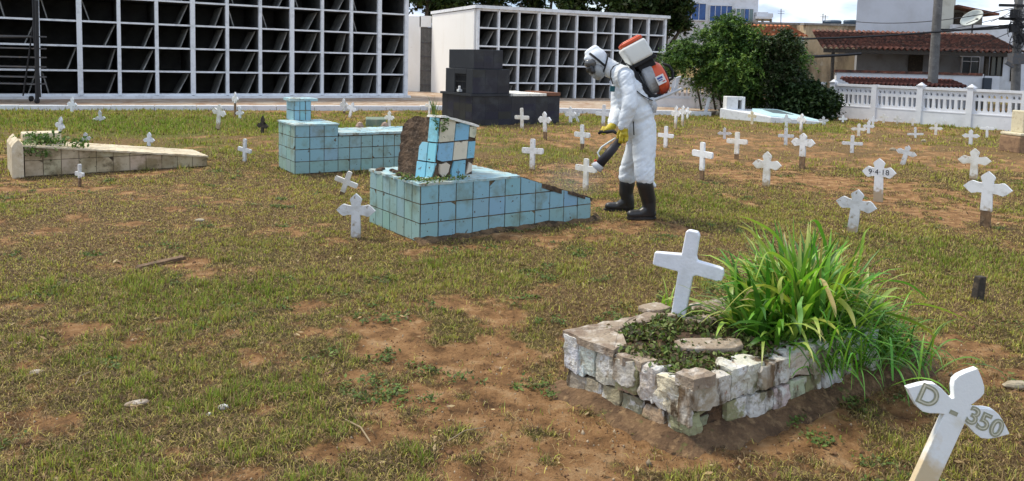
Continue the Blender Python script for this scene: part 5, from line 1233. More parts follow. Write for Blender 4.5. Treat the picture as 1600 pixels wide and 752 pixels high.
for px, y1 in ((1220, 14), (1285.5, 21), (1289, 24)):
    s = MB(); a = W(px, 38, 41); b = W(px + .5, y1, 41); s.tube([a, b], .02, 5); 
    for k in (.7, .85): q = a.lerp(b, k); s.tube([q - Vector((.18, 0, 0)), q + Vector((.18, 0, 0))], .01, 4)
    tag(s.build('antenna', M_iron), {1220: 'thin tall antenna in the middle of the sky gap', 1285.5: 'thin antenna standing just left of the water tanks', 1289: 'shorter antenna beside the left water tank'}[px], 'antenna', 'thin antennas on the roofs')
# plants pot at tan wall foot
# white building with blue windows
root = empty('office_building', W(1120, 30, 60), 'white building with tall blue glass windows above the bush', 'building'); og = root.location
s = MB(); block(s, 960, -120, 1181, 80, 60, 8, 970, 1176); s.build('wall', M_wallw, root, origin=og)
def wgroup(x0, y0, x1, y1, n, gl): return window(x0, y0, x1, y1, 59.85, root, og, n, gl=gl)
wgroup(1069, 4.5, 1103, 32, 3, M_blue); wgroup(1108, 8, 1144, 34, 4, M_blue); wgroup(1149, 13, 1177, 37, 4, M_green)
for i, x in enumerate((1035, 1000)): wgroup(x, 1, x + 30, 29, 3, M_blue)
s = MB(); px_box(s, 1164, 15, 1169, 37, 59.7, .1); s.build('shutter', M_blue, root, origin=og)
o_ = MB(); px_box(o_, 1000, 36, 1150, 90, 52, .4); o = o_.build('boundary_wall', mat('peeling_white_wall', (.60, .60, .60), .9, [((.30, .29, .27), 1.6, .5, .66), ((.16, .15, .14), 4, .62, .75)], (10, .4))); tag(o, 'peeling whitish wall below the building with blue windows', 'wall')
root = empty('roof_pavilion', W(1195, 30, 58), 'small open white pavilion on a far roof right of the blue windows', 'pavilion'); og = root.location
s = MB(); block(s, 1180, 26, 1206, 29.5, 57, 3, 1181, 1204); px_box(s, 1182, 19, 1200, 26, 59.5, 1); px_box(s, 1192, 21, 1208, 27, 60, 1); s.build('roof', M_wallw, root, origin=og)
for x in (1182, 1191, 1204): s = MB(); px_box(s, x, 29.5, x + 2, 42, 57.2, .3); s.build('post', M_conc, root, origin=og)
# far tower at the right edge
root = empty('tower_block', W(1590, 20, 70), 'white high-rise with rows of small dark windows at the top right edge', 'building'); og = root.location
s = MB(); block(s, 1578, -60, 1680, 90, 70, 8, 1579, 1680); s.build('wall', M_wallw, root, origin=og)
for j in range(7):
    for i in range(4): s = MB(); px_box(s, 1585 + i * 10, -32 + j * 10.5, 1588.5 + i * 10, -28.5 + j * 10.5, 69.9, .08); s.build('window', M_glass, root, origin=og)

# ------------------------------------------------------------------ poles and cables
M_pole = mat('concrete_pole', (.16, .155, .15), .9, [((.10, .095, .09), 3, .45, .65), ((.24, .23, .22), 8, .55, .72)], (25, .5))
b = W(1456, 150, 26.6); t = W(1470, -60, 26.6); b.z = 0
root = empty('utility_pole', b, 'thick grey concrete utility pole standing behind the balustrade wall', 'utility pole')
s = MB(); s.tube([b, t], [.17, .125], 16); s.build('pole', M_pole, root, origin=b)
b = W(1588, 150, 26.0); t = W(1594, -60, 26.0); b.z = 0
root = empty('utility_pole', b, 'dark utility pole tangled with cables and boxes at the right edge', 'utility pole')
s = MB(); s.tube([b, t], [.15, .11], 14); s.build('pole', M_pole, root, origin=b)
s = MB()
for i in range(46):
    q = W(1592 + rnd.uniform(-12, 8), rnd.uniform(18, 78), 25.8 + rnd.uniform(-.2, .3)); r_ = rnd.uniform(.1, .3); a0 = rnd.uniform(0, 6.28); n = 9
    s.tube([q + Vector((r_ * cos(a0 + k * .5) * .8, rnd.uniform(-.03, .03), r_ * sin(a0 + k * .5) * 1.2)) for k in range(n)], .012, 4)
for px, py in ((1586, 22), (1584, 44), (1596, 60)): q = W(px, py, 25.8); s.box(q, (.22, .2, .28))
for yy in (9, 30, 42): q = W(1592, yy, 25.9); s.box(q, (1.3, .08, .09))
s.build('cable_bundle', M_black, root, origin=b)
s = MB(); q = W(1590, 92, 25.6); s.box(q, (.5, .3, .35)); s.box(W(1577, 101, 25.5), (.3, .08, .1), Euler((0, .5, 0)).to_matrix()); s.build('lamp', M_iron, root, origin=b)
def cable(pa, Ya, pb, Yb, sag, r_, label):
    a = W(*pa, Ya); b_ = W(*pb, Yb); pts = [a.lerp(b_, k / 14) - UP * (sag * 4 * (k / 14) * (1 - k / 14)) for k in range(15)]
    s = MB(); s.tube(pts, r_, 5); tag(s.build('overhead_cable', M_black), label, 'cable', 'overhead cables by the houses')
cable((1180, 62), 27, (1592, 38), 26, .12, .035, 'thick dark cable bundle sweeping across the clay roof to the right pole')
cable((1180, 91), 25.5, (1345, 84), 26, .03, .05, 'thick dark cable crossing in front of the tan building')
cable((1336, 34), 35, (1592, 11), 26, .25, .016, 'thin cable crossing the tall grey house wall')
cable((1336, 55), 35, (1592, 20), 26, .3, .012, 'thin lower cable sagging past the satellite dish')
cable((1464, 46), 26.6, (1592, 42), 26, .05, .03, 'short dark cable between the two utility poles')
cable((1464, 82), 26.6, (1592, 44), 26, .15, .012, 'thin slanting cable across the clay roof')
cable((1548, 34), 26.3, (1578, 20), 26, .02, .012, 'short thin cable left of the tangled pole')

# ------------------------------------------------------------------ trees
M_bark = mat('bark', (.11, .085, .06), .95, [((.05, .04, .03), 12, .45, .65), ((.2, .18, .15), 22, .6, .75)], (30, .8, .02))
def crown(name, blobs, n, size, cols, parent, seed, m=None, flat=.55, shell=.35, elong=1.8, sprays=9, spray_len=.35, droop=.35, sub=0):
    """leaf clumps: sprays of leaves through the volume of several uneven blobs"""
    r = np.random.default_rng(seed)
    if sub:
        nb = []
        for b in blobs:
            for q in range(sub):
                d = r.normal(0, 1, 3); d /= np.linalg.norm(d); f_ = r.uniform(.55, 1.0); s_ = r.uniform(.26, .46)
                nb.append((b[0] + d[0] * b[3] * f_, b[1] + d[1] * b[4] * f_, b[2] + d[2] * b[5] * f_, b[3] * s_, b[4] * s_, b[5] * s_ * .8))
        blobs = nb
    vol = np.array([b[3] * b[4] * b[5] for b in blobs]) ** .75; pr = vol / vol.sum()
    ns = max(1, n // sprays); k = r.choice(len(blobs), ns, p=pr); B = np.array(blobs, float)[k]
    d = r.normal(0, 1, (ns, 3)); d /= np.linalg.norm(d, axis=1)[:, None]; rad = (1 - shell * r.random(ns) ** 1.6) * (1 + .22 * (r.random(ns) - .5))
    C_ = B[:, :3] + d * B[:, 3:6] * rad[:, None]
    out_ = d * np.array([1, 1, .35]) + r.normal(0, .35, (ns, 3)); out_[:, 2] += .15; out_ /= np.linalg.norm(out_, axis=1)[:, None]
    t = r.random((ns, sprays)); sl = spray_len * r.uniform(.6, 1.3, (ns, 1))
    P = C_[:, None, :] + out_[:, None, :] * (t * sl)[:, :, None]; P[:, :, 2] -= droop * sl * t ** 2
    P += r.normal(0, size * .55, P.shape); P = P.reshape(-1, 3); N_ = len(P)
    keep = P[:, 2] > .02; P = P[keep]; N_ = len(P)
    cidx = np.repeat(r.integers(0, len(cols), ns), sprays)[keep]; c = np.array(cols)[cidx] * r.uniform(.72, 1.28, (N_, 1))
    th = r.uniform(0, 2 * pi, N_); tl = r.normal(0, flat, N_) - .2; t2 = r.normal(0, flat, N_); sz = size * r.uniform(.55, 1.4, N_)
    u_ = np.stack([np.cos(th) * np.cos(tl), np.sin(th) * np.cos(tl), np.sin(tl)], -1); v0 = np.stack([-np.sin(th), np.cos(th), np.zeros(N_)], -1)
    wv = np.cross(u_, v0); v_ = v0 * np.cos(t2)[:, None] + wv * np.sin(t2)[:, None]; hw = (sz * .5)[:, None]; hl_ = hw * elong
    V = np.stack([P - u_ * hl_, P + v_ * hw, P + u_ * hl_, P - v_ * hw], 1).reshape(-1, 3)
    return np_mesh(name, V - np.array(parent.location), np.arange(4 * N_), np.full(N_, 4), m or M_treeleaf, col=np.repeat(c, 4, 0), parent=parent, origin=parent.location)
def trunk(base, limbs, r0, parent, m=M_bark, name='trunk'):
    s = MB()
    for pts in limbs: s.tube(pts[0], pts[1], 8)
    return s.build(name, m, parent, origin=parent.location, smooth=True)
TG = [(.03, .07, .018), (.05, .11, .023), (.075, .155, .03), (.12, .21, .04), (.05, .09, .03), (.17, .26, .055)]
# feathery bush
Yb = 24.6; base = W(1150, 178, Yb); base.z = 0
root = empty('feathery_tree', base, 'wide bushy feathery green tree spreading in front of the tan building', 'tree')
s26 = Yb / F_PX
def PB(px, py, rx, rz, dy=0, ry=None): c = W(px, py, Yb + dy); return (c.x, c.y, c.z, rx * s26, (ry or rx) * s26, rz * s26)
bl = [PB(1085, 92, 36, 22), PB(1120, 70, 40, 28, .3), PB(1150, 52, 30, 24, 0), PB(1160, 85, 46, 34, -.5), PB(1200, 86, 34, 24, .4), PB(1215, 105, 32, 34, .2), PB(1122, 112, 38, 22, -.3), PB(1165, 120, 46, 26, -.6), PB(1142, 140, 28, 16, .2), PB(1190, 142, 34, 18, 0), PB(1066, 80, 20, 14, 0), PB(1140, 38, 12, 9, 0), PB(1228, 92, 18, 18, .2)]
crown('crown', bl, 120000, .036, TG, root, 31, shell=1.0, spray_len=.50, elong=2.8, sprays=22, droop=.6, sub=9)
lm = []
for (px, py, r_) in ((1090, 100, .05), (1130, 70, .06), (1165, 70, .06), (1200, 90, .05), (1110, 120, .04), (1180, 120, .04), (1140, 50, .04)):
    tip = W(px, py, Yb + rnd.uniform(-.4, .4)); st = base + Vector((rnd.uniform(-.15, .15), rnd.uniform(-.1, .1), 0)); mid = st.lerp(tip, .45) + Vector((rnd.uniform(-.1, .1), 0, .1)); lm.append(([st, mid, tip], [r_ * 1.6, r_, r_ * .3]))
for px in (1096, 1118, 1128): lm.append(([W(px, 172, Yb) * 1, W(px - 4, 150, Yb), W(px - 10, 130, Yb)], [.035, .03, .02]))
trunk(base, lm, .1, root)
# slender dark tree
Yt = 23.6; base = W(1216, 186, Yt); base.z = 0; root = empty('slender_tree', base, 'slender dark tree with a pale thin trunk right of the feathery tree', 'tree')
Yb_, Yb, s26 = Yb, Yt, Yt / F_PX
bl = [PB(1222, 74, 22, 18), PB(1210, 82, 24, 20), PB(1232, 88, 20, 22), PB(1218, 112, 24, 22, .2), PB(1236, 122, 18, 20), PB(1205, 132, 16, 14), PB(1226, 56, 10, 8)]
crown('crown', bl, 24000, .055, [(.022, .045, .014), (.035, .06, .018), (.05, .08, .03), (.075, .085, .045)], root, 33, shell=.9, spray_len=.3, sub=7)
tip = W(1219, 70, Yt); trunk(base, [([base, W(1218, 150, Yt), W(1214, 110, Yt), tip], [.07, .055, .045, .015]), ([W(1217, 140, Yt), W(1230, 105, Yt)], [.035, .012]), ([W(1216, 125, Yt), W(1203, 90, Yt)], [.03, .01])], .1, root, mat('pale_bark', (.22, .2, .17), .9, [((.12, .1, .08), 10, .45, .65)], (30, .6)))
# dark palm-like shrub
Yp = 23.3; base = W(1262, 187, Yp); base.z = 0; root = empty('palm_shrub', base, 'dark dense shrub with arching fronds at the end of the balustrade wall', 'shrub')
Yb, s26 = Yp, Yp / F_PX
bl = [PB(1262, 160, 34, 22), PB(1240, 165, 20, 18), PB(1285, 162, 18, 22), PB(1255, 142, 22, 14)]
crown('foliage', bl, 17000, .07, [(.016, .034, .010), (.025, .05, .014), (.04, .07, .02)], root, 35, shell=.9, spray_len=.35)
s = MB()
for i in range(30):
    a0 = rnd.uniform(0, 2 * pi); st = base + Vector((rnd.uniform(-.3, .3), rnd.uniform(-.2, .2), rnd.uniform(.3, .8))); ln = rnd.uniform(.5, .85); d = Vector((cos(a0), sin(a0) * .6, 0)); pts = [st + d * (ln * t) + UP * (ln * (1.05 * t - .95 * t * t)) for t in np.linspace(0, 1, 7)]
    for k in range(6):
        p, q = pts[k], pts[k + 1]; ax = (q - p)
        for sg in (-1, 1):
            for e in (0, .5):
                r_ = p + ax * e; sdv = Vector((-d.y, d.x, 0)) * sg; tp = r_ + (sdv * .16 + d * .10 - UP * .07) * (1.1 - .12 * k); s.add([r_, r_ + ax * .12, tp], [(0, 1, 2)], jit((.09, .14, .03) if rnd.random() < .3 else (.04, .08, .02), .25))
s.build('frond', M_treeleaf, root, origin=base)
Yb, s26 = Yb_, Yb_ / F_PX
# dark trees behind the right niche block
TD = [(.018, .035, .010), (.028, .05, .014), (.04, .07, .018), (.06, .09, .02), (.045, .05, .02)]
for i, (px, Y_, w_, h_, lab) in enumerate([(660, 40, 6.0, 6.5, 'dark leafy tree filling the gap above the gate wall'), (750, 42, 5.5, 7.5, 'dark tree behind the left end of the right niche block'), (850, 41, 6, 8, 'dark tree behind the middle of the right niche block'), (950, 40, 5, 7.5, 'dark tree above the person and backpack'), (1035, 38, 3.6, 7.2, 'dark tree overhanging the right end of the right niche block')]):
    base = W(px, 120, Y_); base.z = 0; root = empty('background_tree', base, lab, 'tree', 'dark trees behind the right niche block')
    bl = []; r2 = random.Random(50 + i)
    for k in range(13): bl.append((base.x + r2.uniform(-.75, .75) * w_ * .6, Y_ + r2.uniform(-1.2, 1.2), 2.4 + r2.random() * (h_ - 2.0), r2.uniform(.9, 1.7), r2.uniform(.9, 1.5), r2.uniform(.7, 1.2)))
    if i == 4: bl = [(base.x + dx, Y_ + dy, z, rx, 1.0, rz) for dx, dy, z, rx, rz in ((-.6, 0, 5.5, 1.4, 1.2), (.5, 0, 5.0, .9, .9), (.75, .2, 4.2, .75, .6), (-.9, 0, 4.2, 1.3, 1.0), (.1, 0, 6.6, 1.5, 1.1), (.2, .1, 3.4, .7, .7), (-.3, .2, 2.2, .9, 1.2), (.1, 0, 1.3, .7, .9), (1.3, 0, 6.0, .7, .5))]
    crown('crown', bl, 15000, .15, TD, root, 60 + i, shell=.9, spray_len=.5, elong=1.7, sub=4)
    trunk(base, [([base, base + UP * 2.4, base + Vector((.3, 0, 4.8))], [.22, .17, .06]), ([base + UP * 2.2, base + Vector((-1.4, 0, 4.6))], [.12, .04]), ([base + UP * 2.0, base + Vector((1.5, 0, 4.4))], [.12, .04])], .2, root)
# debris beside the low white grave
s = MB(); a = W(1102, 178, 24.0); b = W(1108, 152, 24.0); s.box(((a.x + b.x) / 2, 24.0, (a.z + b.z) / 2), (.09, .09, (b - a).length), Euler((0, .2, 0)).to_matrix()); tag(s.build('leaning_post', M_white, bevel=.008), 'white post fragment leaning left of the low white grave', 'post')
for i, (px, py) in enumerate(((1112, 176), (1117, 178), (1108, 177))):
    mb = MB(); mb.ball((0, 0, 0), (.14, .1, .1), seg=7, rings=5); o = mb.build('stone', M_stone); p = at(px, py); o.location = (p.x, 23.6 + i * .15, .05); o.rotation_euler = (rnd.random(), rnd.random(), rnd.random()); tag(o, ('grey', 'rounded', 'smaller')[i] + ' rubble stone left of the low white grave', 'stone')
# ------------------------------------------------------------------ person in protective suit
YM = 7.66
M_suit = mat('white_coverall_fabric', (.76, .80, .84), .72, [((.66, .70, .75), 6, .45, .7), ((.60, .60, .58), 3.0, .62, .85)], (24, .35, .014))
M_glove = mat('yellow_rubber', (.56, .44, .04), .5, [((.34, .24, .03), 16, .5, .7), ((.70, .62, .12), 30, .58, .7)], (60, .4, .004))
M_boot = mat('black_rubber_boot', (.022, .022, .024), .38, [((.055, .045, .035), 9, .5, .75)], (20, .2), spec=.5)
p0 = Vector((W(985, 200, YM).x, YM, 0))
person = empty('person', p0, 'person in white hooded coverall, goggles, respirator, yellow gloves and black boots, bending forward', 'person')
J = lambda px, py, dy=0.0: W(px, py, YM + dy)
K = YM / F_PX                      # metres per photo pixel at the person
mb = MB()
C_ = lambda a, b, ra, rb: mb.capsule(a, b, ra * K, rb * K)
# torso
mb.capsule(J(975, 122, -.10), J(974, 121, .10), 19 * K, 19 * K); mb.capsule(J(984, 140, -.07), J(983, 140, .08), 23 * K, 22 * K)
mb.capsule(J(990, 158, -.06), J(990, 158, .07), 25.5 * K, 24 * K); mb.capsule(J(996, 178, -.06), J(996, 178, .07), 26.5 * K, 25 * K)
mb.capsule(J(1000, 200, -.07), J(1000, 200, .08), 24.5 * K, 24 * K)
C_(J(984, 128), J(998, 168), 20, 22); C_(J(960, 106), J(972, 116), 10.5, 14)
# shoulders
mb.capsule(J(974, 118, -.13), J(972, 117, .15), 13 * K, 13 * K)
# near arm
C_(J(976, 121, -.18), J(983, 146, -.24), 12.5, 12); C_(J(983, 146, -.24), J(984, 166, -.27), 12, 12.5); C_(J(984, 166, -.27), J(977, 186, -.26), 12, 10); C_(J(977, 184, -.26), J(974, 197, -.25), 10, 8.6)
# far arm
C_(J(970, 120, .18), J(965, 150, .24), 12, 11); C_(J(965, 150, .24), J(963, 172, .20), 11, 10); C_(J(963, 172, .20), J(957, 194, .02), 10, 8)
# near leg
C_(J(1004, 196, -.09), J(1007, 222, -.13), 21, 18.5); C_(J(1007, 222, -.13), J(1006, 250, -.17), 18.5, 17); C_(J(1006, 248, -.17), J(1007, 272, -.20), 17, 16); C_(J(1007, 266, -.20), J(1007.5, 277, -.21), 16, 15.5)
# far leg
C_(J(998, 198, .09), J(996, 226, .14), 21, 18); C_(J(996, 226, .14), J(989, 250, .20), 18, 16.5); C_(J(989, 248, .20), J(983, 266, .25), 16.5, 15.5); C_(J(983, 264, .25), J(981, 275, .26), 15.5, 15.5)
# hem flap behind the near boot
C_(J(1012, 280, -.20), J(1024, 292, -.19), 8, 3)
# hooded head
HR = Euler((0, radians(-28), 0)).to_matrix()
mb.ball(J(932, 91), (17 * K, 14 * K, 15.5 * K), rot=HR, seg=20, rings=14); mb.ball(J(938, 98), (15 * K, 13.5 * K, 17.5 * K), rot=HR, seg=20, rings=14); mb.capsule(J(919, 84), J(930, 77.5), 6 * K, 7 * K); mb.capsule(J(916, 92, -.03), J(918, 92, .03), 4 * K, 4 * K)
C_(J(944, 103), J(960, 110), 15, 14); mb.ball(J(930, 107), (10 * K, 10.5 * K, 13 * K), rot=HR, seg=16, rings=10)
def wrinkle(co, no):
    z = co[:, 2]; x = co[:, 0]; y = co[:, 1]
    n1 = fbm(x * 7 + y * 5 + 2.2 * z, z * 9 - x * 8, 3, 101) - .5; n2 = 1 - np.abs(fbm(x * 12 - y * 9 + z * 3, z * 11 + x * 7 + y * 4, 3, 102) - .5) * 4
    low = np.clip(1.15 - z, 0, 1); headm = np.clip((1.62 - z) / .1, .45, 1)
    n3 = fbm(x * 15 + y * 4, z * 1.8 + y * 13, 2, 105) - .5
    d = .007 * n1 + .016 * n3 * (.5 + .6 * low) + .0015 * n2 - .006 * np.clip(np.abs(fbm(x * 5 + y * 3, z * 16 - x * 12, 2, 104) - .5) * -12 + 1, 0, 1)
    return co + no * (d * headm)[:, None]
body = remesh(mb, 'body', .011, M_suit, person, 5, wrinkle, origin=p0)
# elasticated cuffs
for (a, b_, r_) in ((J(974.5, 195, -.25), J(974, 199.5, -.25), 8.6), (J(958, 192, .03), J(956.5, 196, .02), 7.8)):
    s = MB(); s.tube([a, a.lerp(b_, .5), b_], [r_ * K, r_ * K * 1.06, r_ * K * .92], 16); s.build('cuff', M_suit, person, smooth=True, origin=p0)
# face parts
M_mask = mat('grey_translucent_mask', (.30, .31, .31), .3, [((.42, .43, .43), 9, .5, .7)], spec=.6)
mb = MB(); mb.ball(J(936.5, 111, -.055), (9.5 * K, 7.5 * K, 12.5 * K), rot=Euler((0, radians(-14), 0)).to_matrix(), seg=14, rings=10); mb.capsule(J(932, 113, -.02), J(925, 113, -.01), 8 * K, 5.5 * K); mb.capsule(J(929, 119, -.03), J(934, 121, -.03), 4 * K, 4.5 * K)
remesh(mb, 'respirator', .007, M_mask, person, 3, origin=p0)
mb = MB(); mb.capsule(J(920, 99, -.055), J(919, 100, .07), 6.5 * K, 6.5 * K); mb.ball(J(925, 98.5, -.065), (7.5 * K, 5 * K, 6.5 * K), rot=HR); remesh(mb, 'goggles', .006, mat('dark_goggles', (.09, .09, .09), .2, [((.25, .25, .25), 14, .5, .7)], spec=.7), person, 2, origin=p0)
mb = MB(); mb.ball(J(920, 108, -.03), (5 * K, 6 * K, 6 * K)); mb.capsule(J(924, 106, -.075), J(926, 112, -.078), 4.2 * K, 4.4 * K); remesh(mb, 'filter', .006, M_boot, person, 2, origin=p0)
def band(name, cen, nrm, rx, ry, w_, th, mt, parent, org, a0=0, a1=2 * pi, n=30):
    """flat strap following an ellipse around cen in the plane with normal nrm"""
    nrm = Vector(nrm).normalized(); x = nrm.orthogonal().normalized() if abs(nrm.y) > .9 else nrm.cross(Vector((0, 1, 0))).normalized(); y = nrm.cross(x).normalized()
    s = MB(); vs = []; k = n + 1
    for i in range(k):
        t = a0 + (a1 - a0) * i / n; c = cos(t); s_ = sin(t)
        for (rr, hh) in ((1, -w_ / 2), (1, w_ / 2), (1 + th, w_ / 2), (1 + th, -w_ / 2)): vs.append(cen + x * (rx * rr * c) + y * (ry * rr * s_) + nrm * hh)
    fs = [(i * 4 + j, i * 4 + (j + 1) % 4, (i + 1) * 4 + (j + 1) % 4, (i + 1) * 4 + j) for i in range(n) for j in range(4)]
    s.add(vs, fs); return s.build(name, mt, parent, origin=org, smooth=False)
M_strap = mat('black_webbing', (.018, .018, .02), .8)
band('strap', J(935, 96), (.62, 0, .78), 20 * K, 16.6 * K, .022, .06, M_strap, person, p0)
band('strap', J(944, 103), (-.95, .0, .25), 18.5 * K, 15.8 * K, .016, .07, M_strap, person, p0)
s = MB(); q = J(957, 139, -.19); s.box(q, (.05, .012, .055), Euler((0, .1, .5)).to_matrix()); s.build('badge', mat('dark_teal_badge', (.02, .10, .12), .6), person, origin=p0)
# boots
def boot(top, mid, ank, heel, toe, sole_z):
    mb = MB(); mb.capsule(top, mid, .083, .074); mb.capsule(mid, ank, .074, .062); mb.capsule(ank, heel, .062, .05); mb.capsule(heel, toe, .05, .043); mb.capsule(ank.lerp(mid, .15), toe.lerp(heel, .45), .058, .046)
    b = remesh(mb, 'boot', .009, M_boot, person, 3, lambda co, no: np.column_stack([co[:, 0], co[:, 1], np.maximum(co[:, 2], sole_z + .012)]), origin=p0)
    s = MB(); d = toe - heel; d.z = 0; an = atan2(d.y, d.x); o = []
    for i in range(18):
        t = 2 * pi * i / 18; o.append(((d.length / 2 + .055) * cos(t), .047 * sin(t) * (1 + .12 * cos(t))))
    c = (heel + toe) / 2; c.z = sole_z; s.prism(o, (cos(an), sin(an), 0), (-sin(an), cos(an), 0), (0, 0, 1), c, .022); s.build('sole', M_boot, b, origin=p0)
g1 = at(1014, 344); g2 = at(977, 330.5)
def F3(p, dx, dy, z): return Vector((p.x + dx, p.y + dy, z))
gz1, gz2 = gz(g1.x, g1.y) + .005, gz(g2.x, g2.y) + .005
boot(J(1007, 286, -.21), F3(g1, -.01, 0, .20), F3(g1, .0, 0, .10), F3(g1, .02, 0, gz1 + .055), F3(g1, -.185, -.03, gz1 + .045), gz1)
boot(J(980, 285, .27), F3(g2, .0, 0, .20), F3(g2, .03, 0, .11), F3(g2, .045, .0, gz2 + .055), F3(g2, -.17, .03, gz2 + .045), gz2)
# gloves
def glove(wr, palm, fingers, thumb, cuff_r):
    mb = MB(); mb.capsule(wr, palm, cuff_r, .036); mb.capsule(palm + Vector((0, -.016, 0)), palm + Vector((0, .018, 0)), .032, .030)
    for pts, r_ in fingers + [thumb]:
        for i in range(len(pts) - 1): mb.capsule(pts[i], pts[i + 1], r_ * (1 - .08 * i), r_ * (1 - .08 * (i + 1)))
    return remesh(mb, 'glove', .0042, M_glove, person, 3, lambda co, no: co + no * (.003 * (fbm(co[:, 0] * 60 + co[:, 1] * 50, co[:, 2] * 60, 2, 7) - .5))[:, None], origin=p0)
# near hand: knuckles down, fingers closing round the tube end
wr = J(974, 199, -.25); pa = J(975.5, 209, -.245); fg = []
for i, (dx, ln) in enumerate(((-6.5, .9), (-2.2, 1.0), (2.2, .95), (6.0, .78))):
    k1 = J(975 + dx, 214, -.275 + .006 * i); k2 = J(974.5 + dx * .95, 214 + 7 * ln, -.268); k3 = J(973 + dx * .9, 214 + 10.5 * ln, -.235); k4 = J(972 + dx * .85, 214 + 9.5 * ln, -.205); fg.append(([J(975.5 + dx * .7, 208, -.262), k1, k2, k3, k4], .0115 if i < 3 else .0100))
glove(wr, pa, fg, ([J(969, 203, -.235), J(965.5, 209, -.225), J(965, 216, -.22)], .0125), .048)
# far hand: pushed forward holding the control grip
wr = J(957, 197, .0); pa = J(950.5, 201.5, -.03); fg = []
for i, ln in enumerate((.95, 1.0, .92, .75)):
    dy = .028 - i * .020; fg.append(([J(948, 200 + i * .8, dy - .02), J(948 - 6.2 * ln, 198.5 + i * 1.9, dy - .03), J(947 - 8.2 * ln, 204 + i * 1.6, dy - .03), J(946.5 - 4.2 * ln, 207.5 + i * 1.2, dy - .02)], .0112 if i < 3 else .0098))
glove(wr, pa, fg, ([J(951, 204, -.055), J(946, 208.5, -.062), J(940.5, 209, -.055)], .0125), .042)

# ------------------------------------------------------------------ backpack mist blower
M_tank = mat('white_plastic_tank', (.74, .74, .70), .45, [((.64, .64, .60), 4, .5, .75)], (20, .08))
M_orange = mat('orange_red_plastic', (.62, .085, .025), .38, [((.42, .06, .02), 8, .55, .75)], spec=.5)
M_grayp = mat('light_grey_casing', (.36, .37, .38), .5, [((.24, .24, .25), 12, .5, .7)], (25, .2))
M_silver = mat('silver_tube', (.55, .57, .60), .45, [((.4, .4, .42), 12, .5, .7)])
p1 = J(1022, 140); bp_ = empty('backpack_sprayer', p1, 'orange and white motorised backpack mist sprayer worn by the person', 'sprayer')
ex = Vector((W(100, 0, 1).x - W(0, 0, 1).x, 0, 0))
def pdir(dx, dy): v = _r * dx - _u * dy; return v.normalized()
# tank: rounded box seen with corners (970,76) (1001,60) (1017,79) (984,101)
tcx, tcy = 993, 81.5; tax = pdir(31, -16.5); tup = -pdir(15, 24); tn = tax.cross(tup).normalized()
def rbox(mb, cen, ax, up_, nrm, w_, h_, d_, tap=1.0):
    vs = []
    for c in (-1, 1):
        for b in (-1, 1):
            for a in (-1, 1):
                k = tap if c < 0 else 1; vs.append(cen + ax * (a * w_ / 2 * k) + nrm * (b * d_ / 2 * k) + up_ * (c * h_ / 2))
    mb.add(vs, [(0, 2, 3, 1), (4, 5, 7, 6), (0, 1, 5, 4), (2, 6, 7, 3), (0, 4, 6, 2), (1, 3, 7, 5)])
mb = MB(); rbox(mb, J(993.5, 82.5), tax, tup, tn, 39 * K, 30 * K, .31, .97); t_ = mb.build('tank', M_tank, bp_, origin=p1, bevel=.028, seg=4, smooth=True)
mb = MB(); rbox(mb, J(984.5, 66.5), tax, tup, tn, 34 * K, 6 * K, .26); rbox(mb, J(983.2, 64), tax, tup, tn, 29 * K, 4 * K, .22); mb.build('lid', M_orange, t_, origin=p1, bevel=.014, seg=3, smooth=True)
mb = MB(); rbox(mb, J(1003.5, 97), tax, tup, tn, 39 * K, 6 * K, .29); rbox(mb, J(1008, 104), tax, tup, tn, 27 * K, 14 * K, .2); mb.build('tank_bracket', M_strap, bp_, origin=p1, bevel=.012)
# fan housing: disc with its axle across the back
ax2 = pdir(30, 50); side = pdir(50, -30); dn = ax2.cross(side).normalized()
def disc(mb, cen, ax, thick, ra, rb, n=28, prof=((-1, .80), (-.9, .93), (-.6, 1), (.6, 1), (.9, .93), (1, .80))):
    ax = ax.normalized(); x = ax.orthogonal().normalized(); 
    x = (Vector((0, 1, 0)) - ax * ax.y).normalized(); y = ax.cross(x).normalized(); vs = []
    for (t, r_) in prof:
        for j in range(n): a = 2 * pi * j / n; vs.append(cen + ax * (t * thick / 2) + x * (rb * r_ * cos(a)) + y * (ra * r_ * sin(a)))
    fs = [(i * n + j, i * n + (j + 1) % n, (i + 1) * n + (j + 1) % n, (i + 1) * n + j) for i in range(len(prof) - 1) for j in range(n)] + [tuple(range(n))[::-1], tuple(range((len(prof) - 1) * n, len(prof) * n))]
    mb.add(vs, fs)
fc = J(1017, 122, 0); fax = pdir(27, -12)
mb = MB(); disc(mb, J(1014, 124), fax, 20 * K, 24.5 * K, .17); mb.build('fan_housing', M_grayp, bp_, origin=p1, smooth=False, bevel=.004)
mb = MB(); disc(mb, J(1029.5, 121.5), pdir(27, -12), 19 * K, 26.5 * K, .175, prof=((-1, .97), (-.85, 1), (0, 1.0), (.5, .94), (.85, .80), (1, .58))); eo = mb.build('engine_cover', M_orange, bp_, origin=p1, smooth=True)
mb = MB(); disc(mb, J(1037.5, 118), pdir(27, -12), 6 * K, 15 * K, .11); mb.build('starter_cover', M_strap, bp_, origin=p1, bevel=.004)
mb = MB(); mb.tube([J(1036, 100, -.03), J(1045, 103, -.04), J(1051, 112, -.04), J(1051, 122, -.03), J(1045, 126, -.02)], .014, 8); mb.build('handle', M_strap, bp_, origin=p1, smooth=True)
